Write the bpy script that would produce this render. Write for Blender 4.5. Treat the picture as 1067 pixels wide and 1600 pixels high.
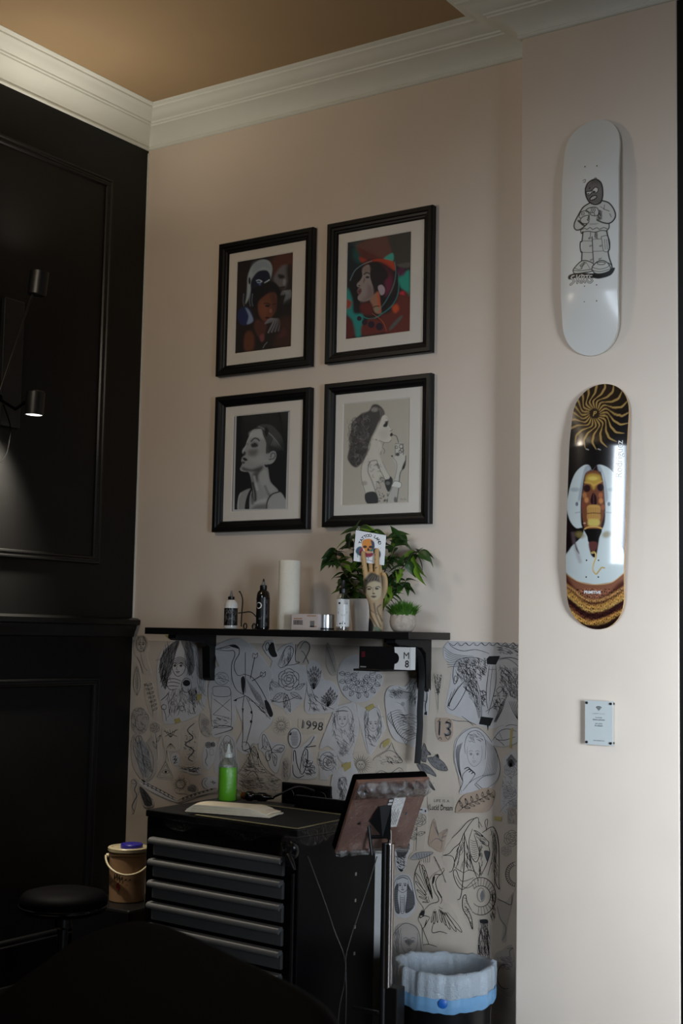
import bpy, bmesh, math, random
import numpy as np
from mathutils import Vector, Matrix
for o in list(bpy.data.objects): bpy.data.objects.remove(o)
random.seed(7)
S = bpy.context.scene
COL = S.collection
# ---------------------------------------------------------------- camera
F_PX, CAM = 2085.9, np.array([3.9248, -4.2525, 1.5258])
YAW, PIT, ROL = 0.5926, 0.0924, 0.0193
_fw = np.array([-math.sin(YAW)*math.cos(PIT), math.cos(YAW)*math.cos(PIT), math.sin(PIT)])
_r = np.array([math.cos(YAW), math.sin(YAW), 0.0]); _u = np.cross(_r, _fw)
CR = _r*math.cos(ROL)+_u*math.sin(ROL); CU = -_r*math.sin(ROL)+_u*math.cos(ROL); CF = _fw
cd = bpy.data.cameras.new('camera'); cam = bpy.data.objects.new('camera', cd); COL.objects.link(cam)
cd.sensor_fit = 'VERTICAL'; cd.sensor_height = 36; cd.sensor_width = 24; cd.lens = F_PX*36/1600
cd.clip_start = .05
cd.dof.use_dof = True; cd.dof.focus_distance = 4.75; cd.dof.aperture_fstop = 5.0
cam.matrix_world = Matrix(((CR[0], CU[0], -CF[0], CAM[0]), (CR[1], CU[1], -CF[1], CAM[1]), (CR[2], CU[2], -CF[2], CAM[2]), (0, 0, 0, 1)))
S.camera = cam
# ---------------------------------------------------------------- world, daylight, exposure
w = bpy.data.worlds.new('world'); S.world = w; w.use_nodes = True
bg = w.node_tree.nodes['Background']; bg.inputs[0].default_value = (.62, .78, 1, 1); bg.inputs[1].default_value = .2
def area(name, loc, target, sx, sy, power, col, spread=180):
    l = bpy.data.lights.new(name, 'AREA'); l.shape = 'RECTANGLE'; l.size = sx; l.size_y = sy
    l.energy = power; l.color = col; l.spread = math.radians(spread)
    o = bpy.data.objects.new(name, l); COL.objects.link(o); o.location = loc
    o.rotation_euler = (Vector(target)-Vector(loc)).to_track_quat('-Z', 'Y').to_euler(); return o
area('daylight_window', (3.0, -6.46, 2.2), (3.5, 0, .80), 1.6, 1.6, 27, (.84, .96, 1.10), 54)
area('daylight_side_window', (6.55, -2.9, 1.3), (6.55-3.2, -2.9+3.6, .9), 2.0, 1.7, 58, (.84, .96, 1.10), 52)
S.view_settings.view_transform = 'Standard'; S.view_settings.look = 'None'
S.view_settings.exposure = 0.0; S.view_settings.gamma = 1; S.view_settings.use_curve_mapping = False
# ---------------------------------------------------------------- helpers
def at(px, py, ax, v):
    """point of the photograph's pixel on the world plane axis = v"""
    d = CF+CR*(px-533.5)/F_PX-CU*(py-800)/F_PX
    return CAM+d*((v-CAM[ax])/d[ax])
def project(P):
    d = np.asarray(P, float)-CAM; z = d@CF
    return np.stack([533.5+F_PX*(d@CR)/z, 800-F_PX*(d@CU)/z], -1)
def lin(c):
    c = np.asarray(c, float)/255.; return np.where(c <= .04045, c/12.92, ((c+.055)/1.055)**2.4)
MATS = {}
def pm(name, rgb, rough=.5, metal=0., var=0., vscale=30., bump=0., bscale=200., coat=0., spec=.5, rvar=0., alpha=None):
    """principled material with procedural noise for colour, roughness and relief; rgb is sRGB 0-255"""
    m = bpy.data.materials.new(name); m.use_nodes = True; nt = m.node_tree; N = nt.nodes; L = nt.links
    b = N['Principled BSDF']; c = lin(rgb)
    b.inputs['Roughness'].default_value = rough; b.inputs['Metallic'].default_value = metal
    b.inputs['Coat Weight'].default_value = coat; b.inputs['Specular IOR Level'].default_value = spec
    tc = N.new('ShaderNodeTexCoord')
    n = N.new('ShaderNodeTexNoise'); n.inputs['Scale'].default_value = vscale; n.inputs['Detail'].default_value = 5
    L.new(tc.outputs['Object'], n.inputs['Vector'])
    r = N.new('ShaderNodeValToRGB'); r.color_ramp.elements[0].position = .3; r.color_ramp.elements[1].position = .7
    r.color_ramp.elements[0].color = (*np.clip(c*(1-var), 0, 1), 1); r.color_ramp.elements[1].color = (*np.clip(c*(1+var), 0, 1), 1)
    L.new(n.outputs['Fac'], r.inputs['Fac']); L.new(r.outputs['Color'], b.inputs['Base Color'])
    if rvar:
        mr = N.new('ShaderNodeMapRange'); mr.inputs['To Min'].default_value = max(.02, rough-rvar); mr.inputs['To Max'].default_value = rough+rvar
        L.new(n.outputs['Fac'], mr.inputs['Value']); L.new(mr.outputs['Result'], b.inputs['Roughness'])
    if bump:
        n2 = N.new('ShaderNodeTexNoise'); n2.inputs['Scale'].default_value = bscale; n2.inputs['Detail'].default_value = 4
        L.new(tc.outputs['Object'], n2.inputs['Vector'])
        bp = N.new('ShaderNodeBump'); bp.inputs['Strength'].default_value = bump; bp.inputs['Distance'].default_value = .004
        L.new(n2.outputs['Fac'], bp.inputs['Height']); L.new(bp.outputs['Normal'], b.inputs['Normal'])
    if alpha is not None: b.inputs['Alpha'].default_value = alpha
    MATS[name] = m; return m
def film_mat(name, tint=(1, 1, 1), base=.10, rough=.08, bump=1.0, bscale=25.):
    """thin clear film or glass: transparent with a glossy skin"""
    m = bpy.data.materials.new(name); m.use_nodes = True; nt = m.node_tree; N = nt.nodes; L = nt.links
    N.remove(N['Principled BSDF']); out = N['Material Output']
    t = N.new('ShaderNodeBsdfTransparent'); t.inputs[0].default_value = (*tint, 1)
    g = N.new('ShaderNodeBsdfGlossy'); g.inputs['Roughness'].default_value = rough
    fr = N.new('ShaderNodeLayerWeight'); fr.inputs[0].default_value = .5
    pw = N.new('ShaderNodeMath'); pw.operation = 'POWER'; pw.inputs[1].default_value = 5; L.new(fr.outputs['Facing'], pw.inputs[0])
    ad = N.new('ShaderNodeMath'); ad.operation = 'MULTIPLY_ADD'; ad.use_clamp = True; ad.inputs[1].default_value = .9; ad.inputs[2].default_value = base+.035
    L.new(pw.outputs[0], ad.inputs[0])
    mx = N.new('ShaderNodeMixShader'); L.new(ad.outputs[0], mx.inputs[0]); L.new(t.outputs[0], mx.inputs[1]); L.new(g.outputs[0], mx.inputs[2])
    L.new(mx.outputs[0], out.inputs[0])
    if bump:
        tc = N.new('ShaderNodeTexCoord'); n = N.new('ShaderNodeTexNoise'); n.inputs['Scale'].default_value = bscale
        n.inputs['Detail'].default_value = 6; n.inputs['Distortion'].default_value = 1.5
        L.new(tc.outputs['Object'], n.inputs['Vector'])
        bp = N.new('ShaderNodeBump'); bp.inputs['Strength'].default_value = bump; bp.inputs['Distance'].default_value = .01
        L.new(n.outputs['Fac'], bp.inputs['Height']); L.new(bp.outputs['Normal'], g.inputs['Normal']); L.new(bp.outputs['Normal'], fr.inputs['Normal'])
    MATS[name] = m; return m
def emit_mat(name, rgb, s):
    m = bpy.data.materials.new(name); m.use_nodes = True; N = m.node_tree.nodes; N.remove(N['Principled BSDF'])
    e = N.new('ShaderNodeEmission'); e.inputs[0].default_value = (*lin(rgb), 1); e.inputs[1].default_value = s
    m.node_tree.links.new(e.outputs[0], N['Material Output'].inputs[0]); MATS[name] = m; return m
def print_mat(name, rough=.5, coat=0., spec=.4):
    """ink on a surface: the printed colour is stored on the mesh"""
    m = bpy.data.materials.new(name); m.use_nodes = True; N = m.node_tree.nodes; b = N['Principled BSDF']
    a = N.new('ShaderNodeVertexColor'); a.layer_name = 'print'
    m.node_tree.links.new(a.outputs['Color'], b.inputs['Base Color'])
    b.inputs['Roughness'].default_value = rough; b.inputs['Coat Weight'].default_value = coat; b.inputs['Coat Roughness'].default_value = .16
    b.inputs['Specular IOR Level'].default_value = spec
    b.inputs['Coat IOR'].default_value = 1.5 if coat < .5 else 1.75
    MATS[name] = m; return m

class MB:
    """collects shapes into one mesh"""
    def __init__(s): s.v = []; s.f = []; s.m = []
    def add(s, vs, fs, mi=0):
        o = len(s.v); s.v += [tuple(map(float, p)) for p in vs]
        s.f += [tuple(i+o for i in f) for f in fs]; s.m += [mi]*len(fs); return s
    def box(s, c, d, mi=0, rot=None):
        R = rot if rot is not None else Matrix.Identity(3); h = Vector(d)/2; c = Vector(c)
        vs = [c+R @ Vector((x*h.x, y*h.y, z*h.z)) for x in (-1, 1) for y in (-1, 1) for z in (-1, 1)]
        return s.add(vs, [(0, 1, 3, 2), (4, 6, 7, 5), (0, 4, 5, 1), (2, 3, 7, 6), (0, 2, 6, 4), (1, 5, 7, 3)], mi)
    def lathe(s, prof, n=32, c=(0, 0, 0), R=None, mi=0, cap=True, a0=0., a1=2*math.pi):
        c = Vector(c); R = R if R is not None else Matrix.Identity(3); full = abs(a1-a0-2*math.pi) < 1e-6
        vs = []; fs = []; k = n if full else n+1
        for r, z in prof:
            for i in range(k):
                a = a0+(a1-a0)*i/n; vs.append(c+R @ Vector((r*math.cos(a), r*math.sin(a), z)))
        for j in range(len(prof)-1):
            for i in range(n):
                i2 = (i+1) % k; fs.append((j*k+i, j*k+i2, (j+1)*k+i2, (j+1)*k+i))
        if cap and full:
            if prof[0][0] > 1e-5: fs.append(tuple(reversed(range(k))))
            if prof[-1][0] > 1e-5: fs.append(tuple((len(prof)-1)*k+i for i in range(k)))
        return s.add(vs, fs, mi)
    def tube(s, pts, r, n=8, mi=0, cap=True, flat=1.0, up=None):
        P = [Vector(p) for p in pts]; rr = r if hasattr(r, '__len__') else [r]*len(P)
        t0 = (P[1]-P[0]).normalized(); nrm = Vector(up) if up is not None else t0.orthogonal()
        vs = []; fs = []
        for i, p in enumerate(P):
            t = (P[min(i+1, len(P)-1)]-P[max(i-1, 0)]).normalized()
            nrm = (nrm-t*nrm.dot(t)); nrm = nrm.normalized() if nrm.length > 1e-6 else t.orthogonal().normalized(); b = t.cross(nrm)
            for k in range(n):
                a = 2*math.pi*k/n; vs.append(p+(nrm*math.cos(a)*flat+b*math.sin(a))*rr[i])
        for i in range(len(P)-1):
            for k in range(n):
                k2 = (k+1) % n; fs.append((i*n+k, i*n+k2, (i+1)*n+k2, (i+1)*n+k))
        if cap: fs += [tuple(reversed(range(n))), tuple((len(P)-1)*n+k for k in range(n))]
        return s.add(vs, fs, mi)
    def prism(s, pts, fn, t0, t1, mi=0):
        """polygon extruded: fn(u, v, t) gives the 3D point"""
        n = len(pts); vs = [fn(u, v, t0) for u, v in pts]+[fn(u, v, t1) for u, v in pts]
        fs = [tuple(range(n)), tuple(range(2*n-1, n-1, -1))]+[(i, i+n, (i+1) % n+n, (i+1) % n) for i in range(n)]
        return s.add(vs, fs, mi)
    def build(s, name, mats, parent=None, smooth=None, bevel=0., seg=2, world=False, kind=None):
        me = bpy.data.meshes.new(name)
        V = s.v
        if world and parent is not None:
            q = parent.matrix_basis.inverted(); V = [tuple(q @ Vector(p)) for p in V]
        me.from_pydata(V, [], s.f); me.validate()
        if not isinstance(mats, (list, tuple)): mats = [mats]
        for m in mats: me.materials.append(m if not isinstance(m, str) else MATS[m])
        if len(mats) > 1: me.polygons.foreach_set('material_index', s.m[:len(me.polygons)])
        bm = bmesh.new(); bm.from_mesh(me); bmesh.ops.recalc_face_normals(bm, faces=bm.faces); bm.to_mesh(me); bm.free()
        o = bpy.data.objects.new(name, me); COL.objects.link(o)
        if parent is not None: o.parent = parent
        if bevel:
            b = o.modifiers.new('bevel', 'BEVEL'); b.width = bevel; b.segments = seg; b.limit_method = 'ANGLE'; b.angle_limit = math.radians(40)
        if smooth is not None:
            me.polygons.foreach_set('use_smooth', [True]*len(me.polygons))
            me.set_sharp_from_angle(angle=math.radians(smooth))
        if kind: o['kind'] = kind
        return o
def tag(o, label, cat, group=None):
    o['label'] = label; o['category'] = cat
    if group: o['group'] = group
    return o
def thing(name, loc, label, cat, group=None, rz=0.):
    o = bpy.data.objects.new(name, None); COL.objects.link(o); o.location = loc; o.rotation_euler = (0, 0, rz)
    o.matrix_basis = Matrix.Translation(Vector(loc)) @ Matrix.Rotation(rz, 4, 'Z')
    o.empty_display_size = .05
    return tag(o, label, cat, group)
def struct(o): o['kind'] = 'structure'; return o
def smooth_line(pts, k=6, closed=False):
    """Catmull-Rom through the points"""
    P = [np.asarray(p, float) for p in pts]; n = len(P); out = []
    if n < 3: return P
    rng = range(n) if closed else range(n-1)
    for i in rng:
        p0 = P[(i-1) % n] if closed or i > 0 else P[0]; p1 = P[i]; p2 = P[(i+1) % n]
        p3 = P[(i+2) % n] if closed or i+2 < n else P[-1]
        for j in range(k):
            t = j/k; out.append(.5*((2*p1)+(p2-p0)*t+(2*p0-5*p1+4*p2-p3)*t*t+(3*p1-p0-3*p2+p3)*t**3))
    if not closed: out.append(P[-1])
    return out
RX90 = Matrix.Rotation(math.pi/2, 3, 'X')
# ---------------------------------------------------------------- materials
pm('plaster', (224, 209, 193), .75, var=.025, vscale=4, bump=.10, bscale=35)
pm('tan_ceiling', (170, 144, 110), .85, var=.02, vscale=5, bump=.1, bscale=120)
pm('cornice_white', (226, 228, 220), .55, var=.02, vscale=8, bump=.05, bscale=30)
pm('black_wall', (8, 8, 8), .42, var=.08, vscale=5, bump=.06, bscale=60, rvar=.05, spec=.3)
pm('black_trim', (9, 9, 9), .35, var=.05, bump=.03)
pm('dark_floor', (40, 34, 30), .5, var=.2, vscale=6)
pm('black_wood', (9, 9, 10), .38, var=.1, vscale=40, bump=.05, bscale=90)
pm('frame_black', (7, 7, 8), .42, var=.1, vscale=60, bump=.03, spec=.3)
pm('mat_board', (228, 222, 212), .9, var=.01, vscale=60, bump=.02, bscale=500)
film_mat('picture_glass', (1, 1, 1), .0, .03, 0)
pm('black_metal', (10, 10, 11), .42, .0, var=.1, vscale=60, spec=.5)
pm('black_gloss', (8, 8, 9), .18, 0, var=.1, vscale=60)
pm('drawer_grey', (72, 72, 71), .45, .1, var=.06, vscale=30, rvar=.05)
pm('drawer_handle', (98, 98, 98), .4, .2, var=.05, vscale=60)
pm('chrome', (210, 200, 195), .16, 1, var=.03, vscale=90)
pm('brushed_silver', (200, 200, 200), .3, 1, var=.06, vscale=120)
pm('steel_dark', (60, 58, 58), .3, .9, var=.05)
pm('white_plastic', (225, 225, 222), .35, var=.02, vscale=40)
pm('black_plastic', (10, 10, 11), .35, var=.1, vscale=60)
pm('black_vinyl', (3, 2, 3), .65, var=.1, vscale=30, bump=.06, bscale=160, spec=.04)
pm('paper_white', (236, 234, 228), .9, var=.02, vscale=40, bump=.1, bscale=140)
pm('towel_paper', (240, 233, 216), .95, var=.02, vscale=60, bump=.35, bscale=170)
pm('ink', (14, 13, 14), .7, var=.05, vscale=60)
pm('white_ink', (232, 230, 226), .7, var=.02)
film_mat('clear_film', (.97, .97, .97), -.02, .10, 1.0, 45.)
film_mat('crinkled_film', (.95, .95, .95), .07, .14, 1.0, 60.)
film_mat('gathered_film', (.93, .93, .93), .36, .14, 1.0, 90.)
pm('cord_black', (4, 4, 4), .9, spec=.05)
# ================================================================ the room
ZC, ZB, CW, PX0, PX1, PY = 3.7511, 3.6368, .197, 1.8885, 2.4515, -.1429
RX, RY = 6.6, -6.5
struct(MB().box(((RX)/2, RY/2, -.05), (RX+.4, -RY+.4, .1)).build('floor', 'dark_floor'))
struct(MB().box(((RX)/2, RY/2, ZC+.05), (RX+.4, -RY+.4, .1)).build('ceiling', 'tan_ceiling'))
struct(MB().box((PX1/2-.1, .05, ZC/2), (PX1+.2, .1, ZC)).build('wall_back', 'plaster'))
struct(MB().box(((PX1+RX)/2+.05, -.02, ZC/2), (RX-PX1+.1, .24, ZC)).build('wall_back_black', 'black_wall'))
struct(MB().box(((PX0+PX1)/2, PY/2, ZC/2), (PX1-PX0, -PY, ZC)).build('wall_pilaster', 'plaster', bevel=.004))
# front wall behind the viewer, with a tall window
def window(n, ax, c0, u0, u1, z0, z1):
    """frame and panes in an opening; ax is the axis the wall faces along"""
    P = (lambda u, d, z: (u, c0-d, z)) if ax == 1 else (lambda u, d, z: (c0+d, u, z)); D = (lambda u, d, z: (u, d, z)) if ax == 1 else (lambda u, d, z: (d, u, z))
    wf = struct(thing('window_%d' % n, P((u0+u1)/2, .05, z0), '', ''))
    for k in ('label', 'category'): del wf[k]
    m = MB(); cu_ = (u0+u1)/2; cz = (z0+z1)/2
    for uu in (u0+.03, cu_, u1-.03): m.box(P(uu, .07, cz), D(.06, .05, z1-z0))
    for zz in (z0+.03, z1-.03): m.box(P(cu_, .07, zz), D(u1-u0, .05, .06))
    m.build('window_frame', 'black_trim', wf, world=True)
    for s_ in (-1, 1): MB().box(P(cu_+s_*(u1-u0)/4, .08, cz), D((u1-u0)/2-.08, .006, z1-z0-.1)).build('window_pane', 'picture_glass', wf, world=True)
fx0, fx1, fz0, fz1 = 2.15, 3.85, 1.35, 3.05
m = MB(); m.box((fx0/2, RY-.05, ZC/2), (fx0, .1, ZC)); m.box(((fx1+RX)/2, RY-.05, ZC/2), (RX-fx1, .1, ZC))
m.box(((fx0+fx1)/2, RY-.05, fz0/2), (fx1-fx0, .1, fz0)); m.box(((fx0+fx1)/2, RY-.05, (fz1+ZC)/2), (fx1-fx0, .1, ZC-fz1))
struct(m.build('wall_front', 'plaster')); window(1, 1, RY, fx0, fx1, fz0, fz1)
# right wall with the shop window the daylight comes through
wy0, wy1, wz0, wz1 = -3.95, -1.85, .4, 2.25
m = MB()
m.box((RX+.05, (RY+wy0)/2, ZC/2), (.1, wy0-RY, ZC)); m.box((RX+.05, wy1/2, ZC/2), (.1, -wy1, ZC))
m.box((RX+.05, (wy0+wy1)/2, wz0/2), (.1, wy1-wy0, wz0)); m.box((RX+.05, (wy0+wy1)/2, (wz1+ZC)/2), (.1, wy1-wy0, ZC-wz1))
struct(m.build('wall_right', 'plaster'))
window(2, 0, RX, wy0, wy1, wz0, wz1)
# left wall, black panelling
wl = struct(MB().box((-.05, RY/2, ZC/2), (.1, -RY, ZC)).build('wall_left', 'black_wall'))
def moulding(y0, y1, z0, z1, wd=.034, dp=.016):
    """picture-frame moulding of a wall panel: mitred sweep"""
    prof = [(0, 0), (0, .010), (.004, dp), (.010, dp), (.013, .010), (.020, .009), (.024, .012), (.030, .010), (wd, .003), (wd, 0)]
    m = MB(); vs = []; n = len(prof)
    for (sy, sz) in ((-1, -1), (1, -1), (1, 1), (-1, 1)):
        for a, h in prof:
            vs.append((h, (y1 if sy > 0 else y0)-sy*a, (z1 if sz > 0 else z0)-sz*a))
    fs = [(c*n+i, c*n+i+1, ((c+1) % 4)*n+i+1, ((c+1) % 4)*n+i) for c in range(4) for i in range(n-1)]
    return m.add(vs, fs).build('panel_moulding', 'black_trim', wl)
moulding(-1.75, -.225, 1.80, 3.435); moulding(-1.75, -.20, .32, 1.335); moulding(-3.4, -1.95, 1.80, 3.435); moulding(-3.4, -1.95, .32, 1.335)
prof = [(0, 1.50), (.010, 1.505), (.016, 1.525), (.022, 1.535), (.026, 1.55), (.044, 1.556), (.046, 1.575), (.030, 1.582), (0, 1.586)]
m = MB(); m.prism(prof, lambda u, v, t: (u, t, v), RY, -.004); m.build('chair_rail', 'black_trim', wl, smooth=25)
struct(MB().prism([(0, 0), (.02, 0), (.02, .16), (.012, .18), (0, .185)], lambda u, v, t: (u, t, v), RY, -.002).build('baseboard_left', 'black_trim'))
# cornice: one profile swept along the walls, mitred
CP = [(0, 0), (.009, 0), (.013, .004), (.013, .010), (.010, .014), (.0125, .017), (.016, .024), (.024, .034), (.038, .046), (.056, .056), (.076, .062), (.092, .0645),
      (.094, .070), (.103, .0715), (.105, .0775), (.112, .079), (.124, .081), (.138, .087), (.150, .095), (.160, .0995), (.175, .101), (.177, .107), (.190, .1085), (CW, .1125), (CW, .1143)]
def cornice(name, a, b, na, nb):
    """a, b plan corners, na, nb the mitre directions at each end"""
    m = MB(); n = len(CP); vs = []
    for p, q in ((a, na), (b, nb)):
        for o_, h in CP: vs.append((p[0]+q[0]*o_, p[1]+q[1]*o_, ZB+h))
    m.add(vs, [(i, i+1, n+i+1, n+i) for i in range(n-1)]); o = m.build(name, 'cornice_white', smooth=28); return struct(o)
cornice('trim_1', (0, RY), (0, 0), (1, 0), (1, -1))
cornice('trim_2', (0, 0), (PX0, 0), (1, -1), (0, -1))
cornice('trim_3', (PX0, .0), (PX0, PY), (-1, 0), (-1, -1))
cornice('trim_4', (PX0, PY), (PX1, PY), (-1, -1), (0, -1))
cornice('trim_5', (PX1, -.14), (RX, -.14), (0, -1), (-1, -1))
# white paint line where the black wall meets the plaster
struct(MB().box((.0025, -.003, 2.6), (.005, .006, 2.05)).build('trim_7', 'cornice_white'))
pm('wall_paper', (190, 178, 164), .8, var=.07, vscale=7, bump=.2, bscale=30)
struct(MB().box((PX0/2, -.0004, .745), (PX0, .0008, 1.49)).build('wall_back_paper', 'wall_paper'))
# white cable trunking up the wall behind the tool chest
p0 = at(583, 1400, 1, 0); p1 = at(604, 1400, 1, 0)
struct(MB().box(((p0[0]+p1[0])/2, -.014, .41), (p1[0]-p0[0], .028, .82)).build('trim_8', 'white_plastic', bevel=.003))

# unseen screen added to keep the front window's light off the low wall
fs_ = thing('light_blocker', (1.85, -4.72, 0), 'added black three-panel screen behind the couch, unseen, blocking window light', 'screen')
for i, (xa, ya, xb, yb) in enumerate(((.55, -4.75, 1.42, -4.69), (1.43, -4.69, 2.28, -4.75), (2.29, -4.75, 3.12, -4.69))):
    L_ = math.hypot(xb-xa, yb-ya); R_ = Matrix.Rotation(math.atan2(yb-ya, xb-xa), 3, 'Z')
    pn = MB().box(((xa+xb)/2, (ya+yb)/2, 1.03), (L_-.01, .02, 2.02), rot=R_).build('blocker_panel', 'black_wood', fs_, world=True, bevel=.003)
    for zz in (.05, 2.0): MB().box(((xa+xb)/2, (ya+yb)/2, zz), (L_-.005, .03, .06), rot=R_).build('panel_rail', 'black_trim', fs_, world=True)
# ================================================================ picture frames
FW, FH, FD = .4798, .5603, .03
FRAMES = [(.6763, 2.8641), (1.2246, 2.8626), (.6804, 2.2177), (1.2281, 2.2224)]
FRAMES = [(.6765, 2.8640), (1.2250, 2.8626), (.6795, 2.2177), (1.2275, 2.2224)]
FLAB = ['upper left black picture frame with a painted portrait of a white-haired figure and a woman',
        'black picture frame with the red and teal painted profile portrait, upper right of the four',
        'black picture frame with the black and white portrait of a woman looking up, lower left',
        'black picture frame with a pencil drawing of a woman drinking through a straw']
# opening of the frame, and of the print, in the photograph
OPEN = [[(352.5, 396), (470, 372), (466, 557), (352.5, 573)], [(525, 363.5), (657, 338.5), (656.5, 536), (522.5, 551.5)],
        [(350, 632.5), (468, 621.5), (464, 817), (344.5, 818)], [(520, 613.5), (656, 599), (655, 804.5), (517.5, 809.5)]]
PRINT = [[(370, 410.5), (456, 393.5), (455, 540), (368, 552.5)], [(543, 379), (641.5, 361.5), (639.5, 517), (540, 529.5)],
         [(365.5, 650), (453.5, 643), (447, 796), (362, 798.5)], [(537.5, 632), (638.5, 622), (637.5, 784.5), (534, 788.5)]]
pic = []
for k in range(4):
    x, z = FRAMES[k]
    t = thing('picture_frame', (x, 0, z-FH/2), FLAB[k], 'picture', 'framed portraits above the shelf'); pic.append(t)
    prof = [(0, 0), (0, -.026), (.004, -FD), (.018, -FD), (.022, -.026), (.030, -.024), (.034, -.020), (.040, -.018), (.044, -.012), (.044, -.006)]
    m = MB(); n = len(prof); vs = []
    for sx, sz in ((-1, -1), (1, -1), (1, 1), (-1, 1)):
        for a, h in prof: vs.append((sx*(FW/2-a), h, FH/2+sz*(FH/2-a)))
    m.add(vs, [(c*n+i, c*n+i+1, ((c+1) % 4)*n+i+1, ((c+1) % 4)*n+i) for c in range(4) for i in range(n-1)])
    m.build('frame', 'frame_black', t)
    MB().box((0, -.003, FH/2), (FW-.01, .004, FH-.01)).build('backing', 'black_wood', t)
    # mat with a window for the print
    yp = -.008
    Q = [at(*p, 1, yp)-np.array([x, 0, z-FH/2]) for p in PRINT[k]]
    x0 = (Q[0][0]+Q[3][0])/2; x1 = (Q[1][0]+Q[2][0])/2; z1 = (Q[0][2]+Q[1][2])/2; z0 = (Q[2][2]+Q[3][2])/2
    ox, oz0, oz1 = FW/2-.036, .036, FH-.036; b = .004
    m = MB(); A = [(-ox, yp-.001, oz0), (ox, yp-.001, oz0), (ox, yp-.001, oz1), (-ox, yp-.001, oz1)]
    B = [(x0-b, yp-.001, z0-b), (x1+b, yp-.001, z0-b), (x1+b, yp-.001, z1+b), (x0-b, yp-.001, z1+b)]
    Cc = [(x0, yp+.002, z0), (x1, yp+.002, z0), (x1, yp+.002, z1), (x0, yp+.002, z1)]
    m.add(A+B+Cc, [(i, (i+1) % 4, (i+1) % 4+4, i+4) for i in range(4)]+[(i+4, (i+1) % 4+4, (i+1) % 4+8, i+8) for i in range(4)])
    m.build('mat', 'mat_board', t)
    MB().add([(-ox-.002, yp-.0055, .034), (ox+.002, yp-.0055, .034), (ox+.002, yp-.0055, FH-.034), (-ox-.002, yp-.0055, FH-.034)], [(0, 1, 2, 3)]).build('glazing', 'picture_glass', t)
    t['_pr'] = (x0, x1, z0, z1, yp+.0015)

# ================================================================ shelf
SX0, SX1, SD, SZ0, SZ1 = .331, 1.547, .29, 1.518, 1.544
shelf = thing('wall_shelf', ((SX0+SX1)/2, 0, SZ1), 'black wooden wall shelf below the four pictures', 'shelf')
MB().box(((SX0+SX1)/2, -SD/2, (SZ0+SZ1)/2), (SX1-SX0, SD, SZ1-SZ0)).build('board', 'black_wood', shelf, bevel=.0015, world=True)
for bx in (.439, 1.449):
    m = MB(); m.prism([(0, SZ0), (-.25, SZ0), (-.25, SZ0-.014), (-.235, SZ0-.022), (-.07, SZ0-.03), (-.04, SZ0-.05), (-.032, 1.345), (-.02, 1.335), (0, 1.335)],
                      lambda u, v, t: (t, u, v), bx-.021, bx+.021)
    m.build('bracket', 'black_metal', shelf, bevel=.002, world=True)
# ================================================================ tool chest
pm('rubber_mat', (10, 10, 11), .8, var=.1, vscale=80, bump=.1)
pm('masking_tape', (150, 142, 104), .6, var=.08, vscale=50)
pm('chest_black', (5, 5, 6), .32, var=.08, vscale=25, rvar=.06, spec=.25)
CHW, CHD, CHH = .728, .435, .88
RZ = math.radians(-4.66)
fl = np.array([.581, -.529]); fr = np.array([1.307, -.589]); nb = np.array([math.sin(-RZ), math.cos(RZ)])
cc = (fl+fr)/2+nb*CHD/2
chest = thing('tool_chest', (cc[0], cc[1], 0), 'black tool chest with grey drawers against the drawing-covered wall', 'tool chest', rz=RZ)
hw, hd = CHW/2, CHD/2
m = MB(); m.box((0, .004, .09+(CHH-.09)/2-.012), (CHW, CHD-.008, CHH-.09-.024))
m.build('body', 'chest_black', chest, bevel=.006)
# top tray, its back a little higher
m = MB(); zt = CHH-.024
def top_z(y): return CHH+(.016 if y > 0 else 0.)
m.add([(-hw, -hd, zt), (hw, -hd, zt), (hw, hd, zt), (-hw, hd, zt), (-hw, -hd, CHH), (hw, -hd, CHH), (hw, hd, CHH+.014), (-hw, hd, CHH+.014)],
      [(0, 3, 2, 1), (4, 5, 6, 7), (0, 1, 5, 4), (1, 2, 6, 5), (2, 3, 7, 6), (3, 0, 4, 7)])
m.build('top', 'chest_black', chest, bevel=.004)
def tz(y): return CHH+.014*(y+hd)/(2*hd)
m = MB(); m.box((.19, hd-.03, tz(hd)+.018), (.36, .02, .045)); m.build('back_rim', 'chest_black', chest, bevel=.004)
mx0, mx1, my0, my1 = -.12, hw-.012, -hd+.012, hd-.10
m = MB(); vs = [(x, y, tz(y)+.0005+dz) for dz in (0, .003) for x, y in ((mx0, my0), (mx1, my0), (mx1, my1), (mx0, my1))]
m.add(vs, [(3, 2, 1, 0), (4, 5, 6, 7), (0, 1, 5, 4), (1, 2, 6, 5), (2, 3, 7, 6), (3, 0, 4, 7)]); m.build('work_mat', 'rubber_mat', chest)
for a, b_ in (((mx0, my0), (mx1, my0)), ((mx1, my0), (mx1, my1)), ((mx0, my1), (mx1, my1))):
    m = MB(); d = Vector((b_[0]-a[0], b_[1]-a[1], 0)).normalized(); n_ = Vector((-d.y, d.x, 0))*.0055
    P = [(a[0]+n_.x, a[1]+n_.y), (b_[0]+n_.x, b_[1]+n_.y), (b_[0]-n_.x, b_[1]-n_.y), (a[0]-n_.x, a[1]-n_.y)]
    m.add([(x, y, tz(y)+h) for h in (.0036, .0048) for x, y in P], [(3, 2, 1, 0), (4, 5, 6, 7), (0, 1, 5, 4), (1, 2, 6, 5), (2, 3, 7, 6), (3, 0, 4, 7)])
    m.build('tape_edge', 'masking_tape', chest)
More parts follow.
